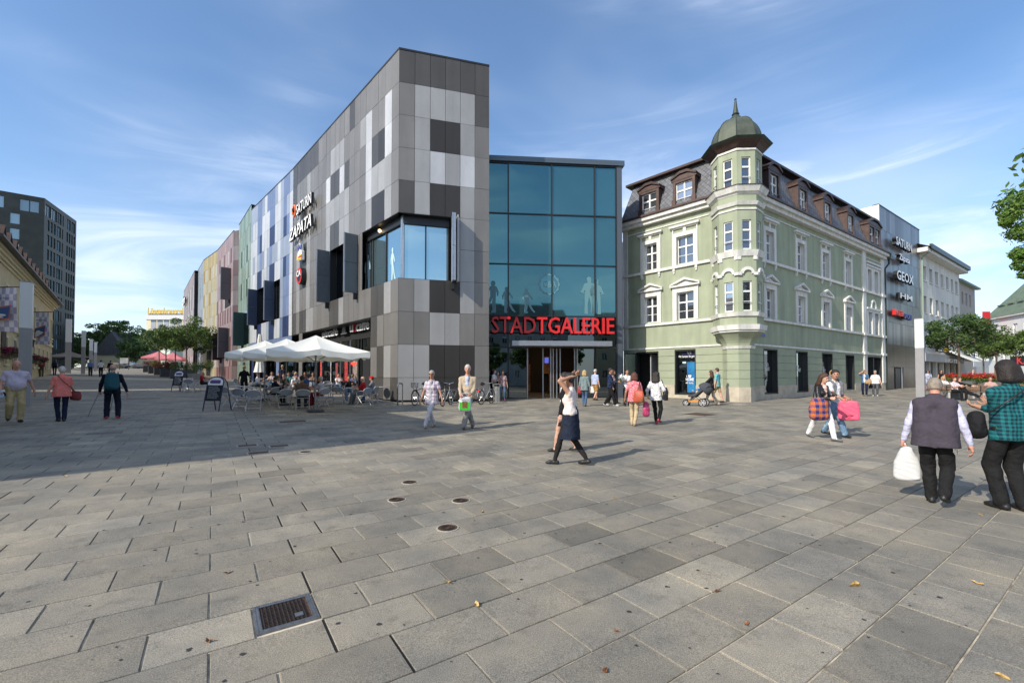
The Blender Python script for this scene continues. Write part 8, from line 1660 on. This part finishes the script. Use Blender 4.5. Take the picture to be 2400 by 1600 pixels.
c = world_of(P_, (-.27, .10, .98)); soft_bag('messenger_bag', 'black messenger bag of the man in the teal checked shirt', c, (.13, .30, .30), f_('bag_nylon_black', (.014, .014, .016)), 345, handles=[[world_of(P_, q) for q in ((-.27, -.06, 1.12), (-.10, -.15, 1.30), (.12, -.12, 1.45), (.15, .0, 1.46))]], hm=M_blk, puff=.06, h=.013)
# --- by the glass entrance
person('woman in white sleeveless top leaning at the glass entrance', gp(1158, 938), 120, 1.72, f_('white_sleeveless', (.66, .66, .68)), f_('grey_slacks', (.09, .095, .105)), 'fair', ('brown', 'bob'), fem=True, sleeve='none', hands=((-.05, .22, 1.42), (.1, .2, 1.1)), res=.02)
person('woman in rose print blouse and jeans beside the glass entrance', gp(1178.5, 938.5), 180, 1.66, f_('rose_print', (.42, .28, .28), ('blob', (.2, .12, .13), 18)), f_('jeans_mid', (.07, .12, .2)), 'tan', ('brown', 'short'), 'red', True, hem=.85, res=.02)
# --- terrace
def seated(label, u, v, yaw, top, legs=None, hair=('brown', 'short'), skin='tan', z=.0, **k):
    g = gp(u, v); kw = dict(sit=.50, feet=((-.12, .42), (.12, .42)), hands=((-.18, .36, .80), (.18, .36, .80)), res=.021, group='guests on the cafe terrace', bulk=1.05); kw.update(k)
    return person(label, g, yaw, kw.pop('h', 1.74), top, legs or f_('jeans_mid', (.07, .12, .2)), skin, hair, **kw)
person('waitress in black shirt with white lettering seen from behind', gp(571.5, 930), 10, 1.72, f_('staff_black', (.010, .010, .012)), f_('black_slacks', (.014, .014, .015)), 'fair', ('blond', 'bun'), fem=True, hands=((-.28, .05, .85), (.22, .28, 1.12)), hem=.85, res=.02, group='cafe staff', face=False)
person('grey haired waiter in navy polo shirt standing in front of the cafe', gp(661.5, 912), 190, 1.80, f_('navy_polo', (.014, .018, .035)), f_('black_slacks', (.014, .014, .015)), 'tan', ('grey', 'short'), bulk=1.08, hem=.88, res=.02, group='cafe staff')
seated('old white bearded man in red and black polo seated at the far left table', 474, 916, 100, f_('red_black_polo', (.34, .02, .025), ('blob', (.02, .02, .02), 4)), f_('black_slacks', (.014, .014, .015)), ('white', 'fringe'), 'ruddy', head=(-.3, 0))
seated('man with sunglasses in white t-shirt raising his hand', 604, 925, 110, f_('white_tee', (.62, .62, .64)), None, ('dark', 'short'), 'tan', glasses='dark', hands=((-.3, .30, 1.05), (.2, .35, .80)))
seated('person in navy seated in profile left of the young man in black', 641, 949, 60, f_('navy_top', (.012, .016, .035)), f_('black_slacks', (.014, .014, .015)), ('brown', 'pony'), 'fair', sleeve='long', fem=True, lean=.2)
seated('young man in black shirt facing the camera at the brown shirted man\'s table', 666, 929, 190, f_('black_tee', (.013, .013, .014)), None, ('dark', 'short'), 'tan', lean=.25)
seated('person with purple cap and white shirt', 691, 930, 150, f_('white_tee', (.62, .62, .64)), None, ('dark', 'short'), 'tan', cap=f_('purple_cap', (.07, .02, .12)), lean=.2, hands=((-.25, .30, 1.0), (.2, .36, .8)))
seated('broad man in brown sleeveless top with his back to the camera', 707, 957, 3, f_('brown_top', (.14, .09, .07)), f_('dark_jeans', (.02, .024, .035)), ('dark', 'short'), 'tan', sleeve='none', bulk=1.2, res=.017, face=False, h=1.8, hands=((-.3, .30, .80), (.24, .36, .82)))
seated('man with glasses in blue shirt beside the brown shirted man', 717, 932, 230, f_('blue_shirt2', (.04, .09, .22)), None, ('brown', 'short'), 'tan', glasses=True, face=True)
seated('grey haired man with glasses in checked shirt and dark red trousers', 751, 950, 300, f_('check_shirt', (.5, .5, .55), ('plaid', (.14, .10, .16), 16)), f_('wine_trousers', (.16, .015, .03)), ('white', 'short'), 'ruddy', glasses=True, res=.018)
seated('woman in white top drinking at the second row table', 793, 921, 180, f_('white_tee', (.62, .62, .64)), None, ('brown', 'bun'), 'fair', fem=True, hands=((-.15, .30, .95), (.06, .20, 1.02)))
seated('young man in black t-shirt leaning on his elbows', 816, 937, 175, f_('black_tee', (.013, .013, .014)), f_('jeans_light', (.14, .2, .28)), ('dark', 'short'), 'tan', lean=.3, shoes='grey')
seated('man with sunglasses in blue polo behind the young man in black', 826, 925, 200, f_('blue_polo', (.05, .09, .17)), None, ('brown', 'short'), 'tan', glasses='dark')
seated('bald man in red t-shirt and grey jeans with bright shoes', 850, 948, 290, f_('red_tee', (.36, .015, .02)), f_('grey_jeans', (.13, .14, .15)), ('dark', 'bald'), 'fair', feet=((-.1, .55), (.12, .50)), shoes='tan', res=.018)
seated('bearded man with red cap and grey hoodie at the right end of the terrace', 871, 943, 285, f_('grey_hoodie', (.17, .18, .2)), None, ('brown', 'short'), 'tan', sleeve='long', cap=f_('red_cap', (.45, .015, .02)))
for u, v, lab, hr_, col, fem_ in ((637, 915, 'red haired guest half hidden in the second row', ('auburn', 'bob'), (.45, .4, .38), True), (676, 918, 'guest in teal half hidden behind the young man in black', ('dark', 'short'), (.03, .2, .22), False), (693, 914, 'blond guest half hidden behind the purple cap', ('blond', 'bob'), (.35, .3, .28), True), (714, 913, 'dark haired guest half hidden near the umbrella pole', ('dark', 'short'), (.04, .04, .05), False), (733, 917, 'brown haired guest half hidden behind the umbrella pole', ('brown', 'bob'), (.16, .12, .1), True), (810, 915, 'dark haired guest half hidden at the right of the second row', ('dark', 'short'), (.3, .2, .15), False)): seated(lab, u, v, 185, f_('guest_'+lab[:8], col), None, hr_, 'tan', fem=fem_, res=.026)
# --- right hand benches
def benchp(label, u, v, yaw, top, legs, hair, **k): kw = dict(group='people on the benches', res=.02); kw.update(k); return seated(label, u, v, yaw, top, legs, hair, 'fair', **kw)
benchp('woman in black and coral reclining on the bench with crossed ankles', 2262, 937.5, 110, f_('black_tee', (.013, .013, .014)), f_('black_slacks', (.014, .014, .015)), ('brown', 'bob'), fem=True, feet=((-.05, .80), (.08, .78)), lean=-.35, shoes='white', sleeve='long')
benchp('woman in white and red print leaning on the bench', 2240, 938, 130, f_('white_red_print', (.6, .55, .56), ('blob', (.3, .08, .12), 20)), f_('black_slacks', (.014, .014, .015)), ('brown', 'bob'), fem=True, lean=-.1)
benchp('blond woman in white seated behind the round bin', 2212, 930, 160, f_('white_tee', (.62, .62, .64)), f_('grey_slacks', (.09, .095, .105)), ('blond', 'bob'), fem=True)
benchp('person in pale shirt seated between the two men at the right', 2322, 936.5, 170, f_('rose_beige', (.42, .28, .26)), f_('grey_slacks', (.09, .095, .105)), ('auburn', 'bob'), fem=True)
person('woman in pale blue with sunglasses beside the light pillar', gp(2176, 915), 185, 1.68, f_('pale_blue', (.42, .46, .6)), f_('pale_blue', (.42, .46, .6)), 'fair', ('dark', 'bob'), fem=True, glasses='dark', res=.024); person('woman in black top near the hotel terrace', gp(2207, 912), 170, 1.68, f_('black_tee', (.013, .013, .014)), f_('black_slacks', (.014, .014, .015)), 'fair', ('brown', 'long'), fem=True, res=.026, sleeve='none'); person('bald man in white beyond the red flowers', gp(2281, 903), 90, 1.72, f_('white_tee', (.62, .62, .64)), f_('beige_trousers', (.46, .36, .23)), 'ruddy', ('white', 'fringe'), res=.03)
for o in bpy.data.objects:
    if '_o' in o.keys(): del o['_o']
    for k in ('label',):
        if k in o.keys() and not o[k]: del o[k]
print('objects', len(bpy.data.objects))
for o in bpy.data.objects:
    for k in ('x_s', 'x_up'):
        if k in o.keys(): del o[k]
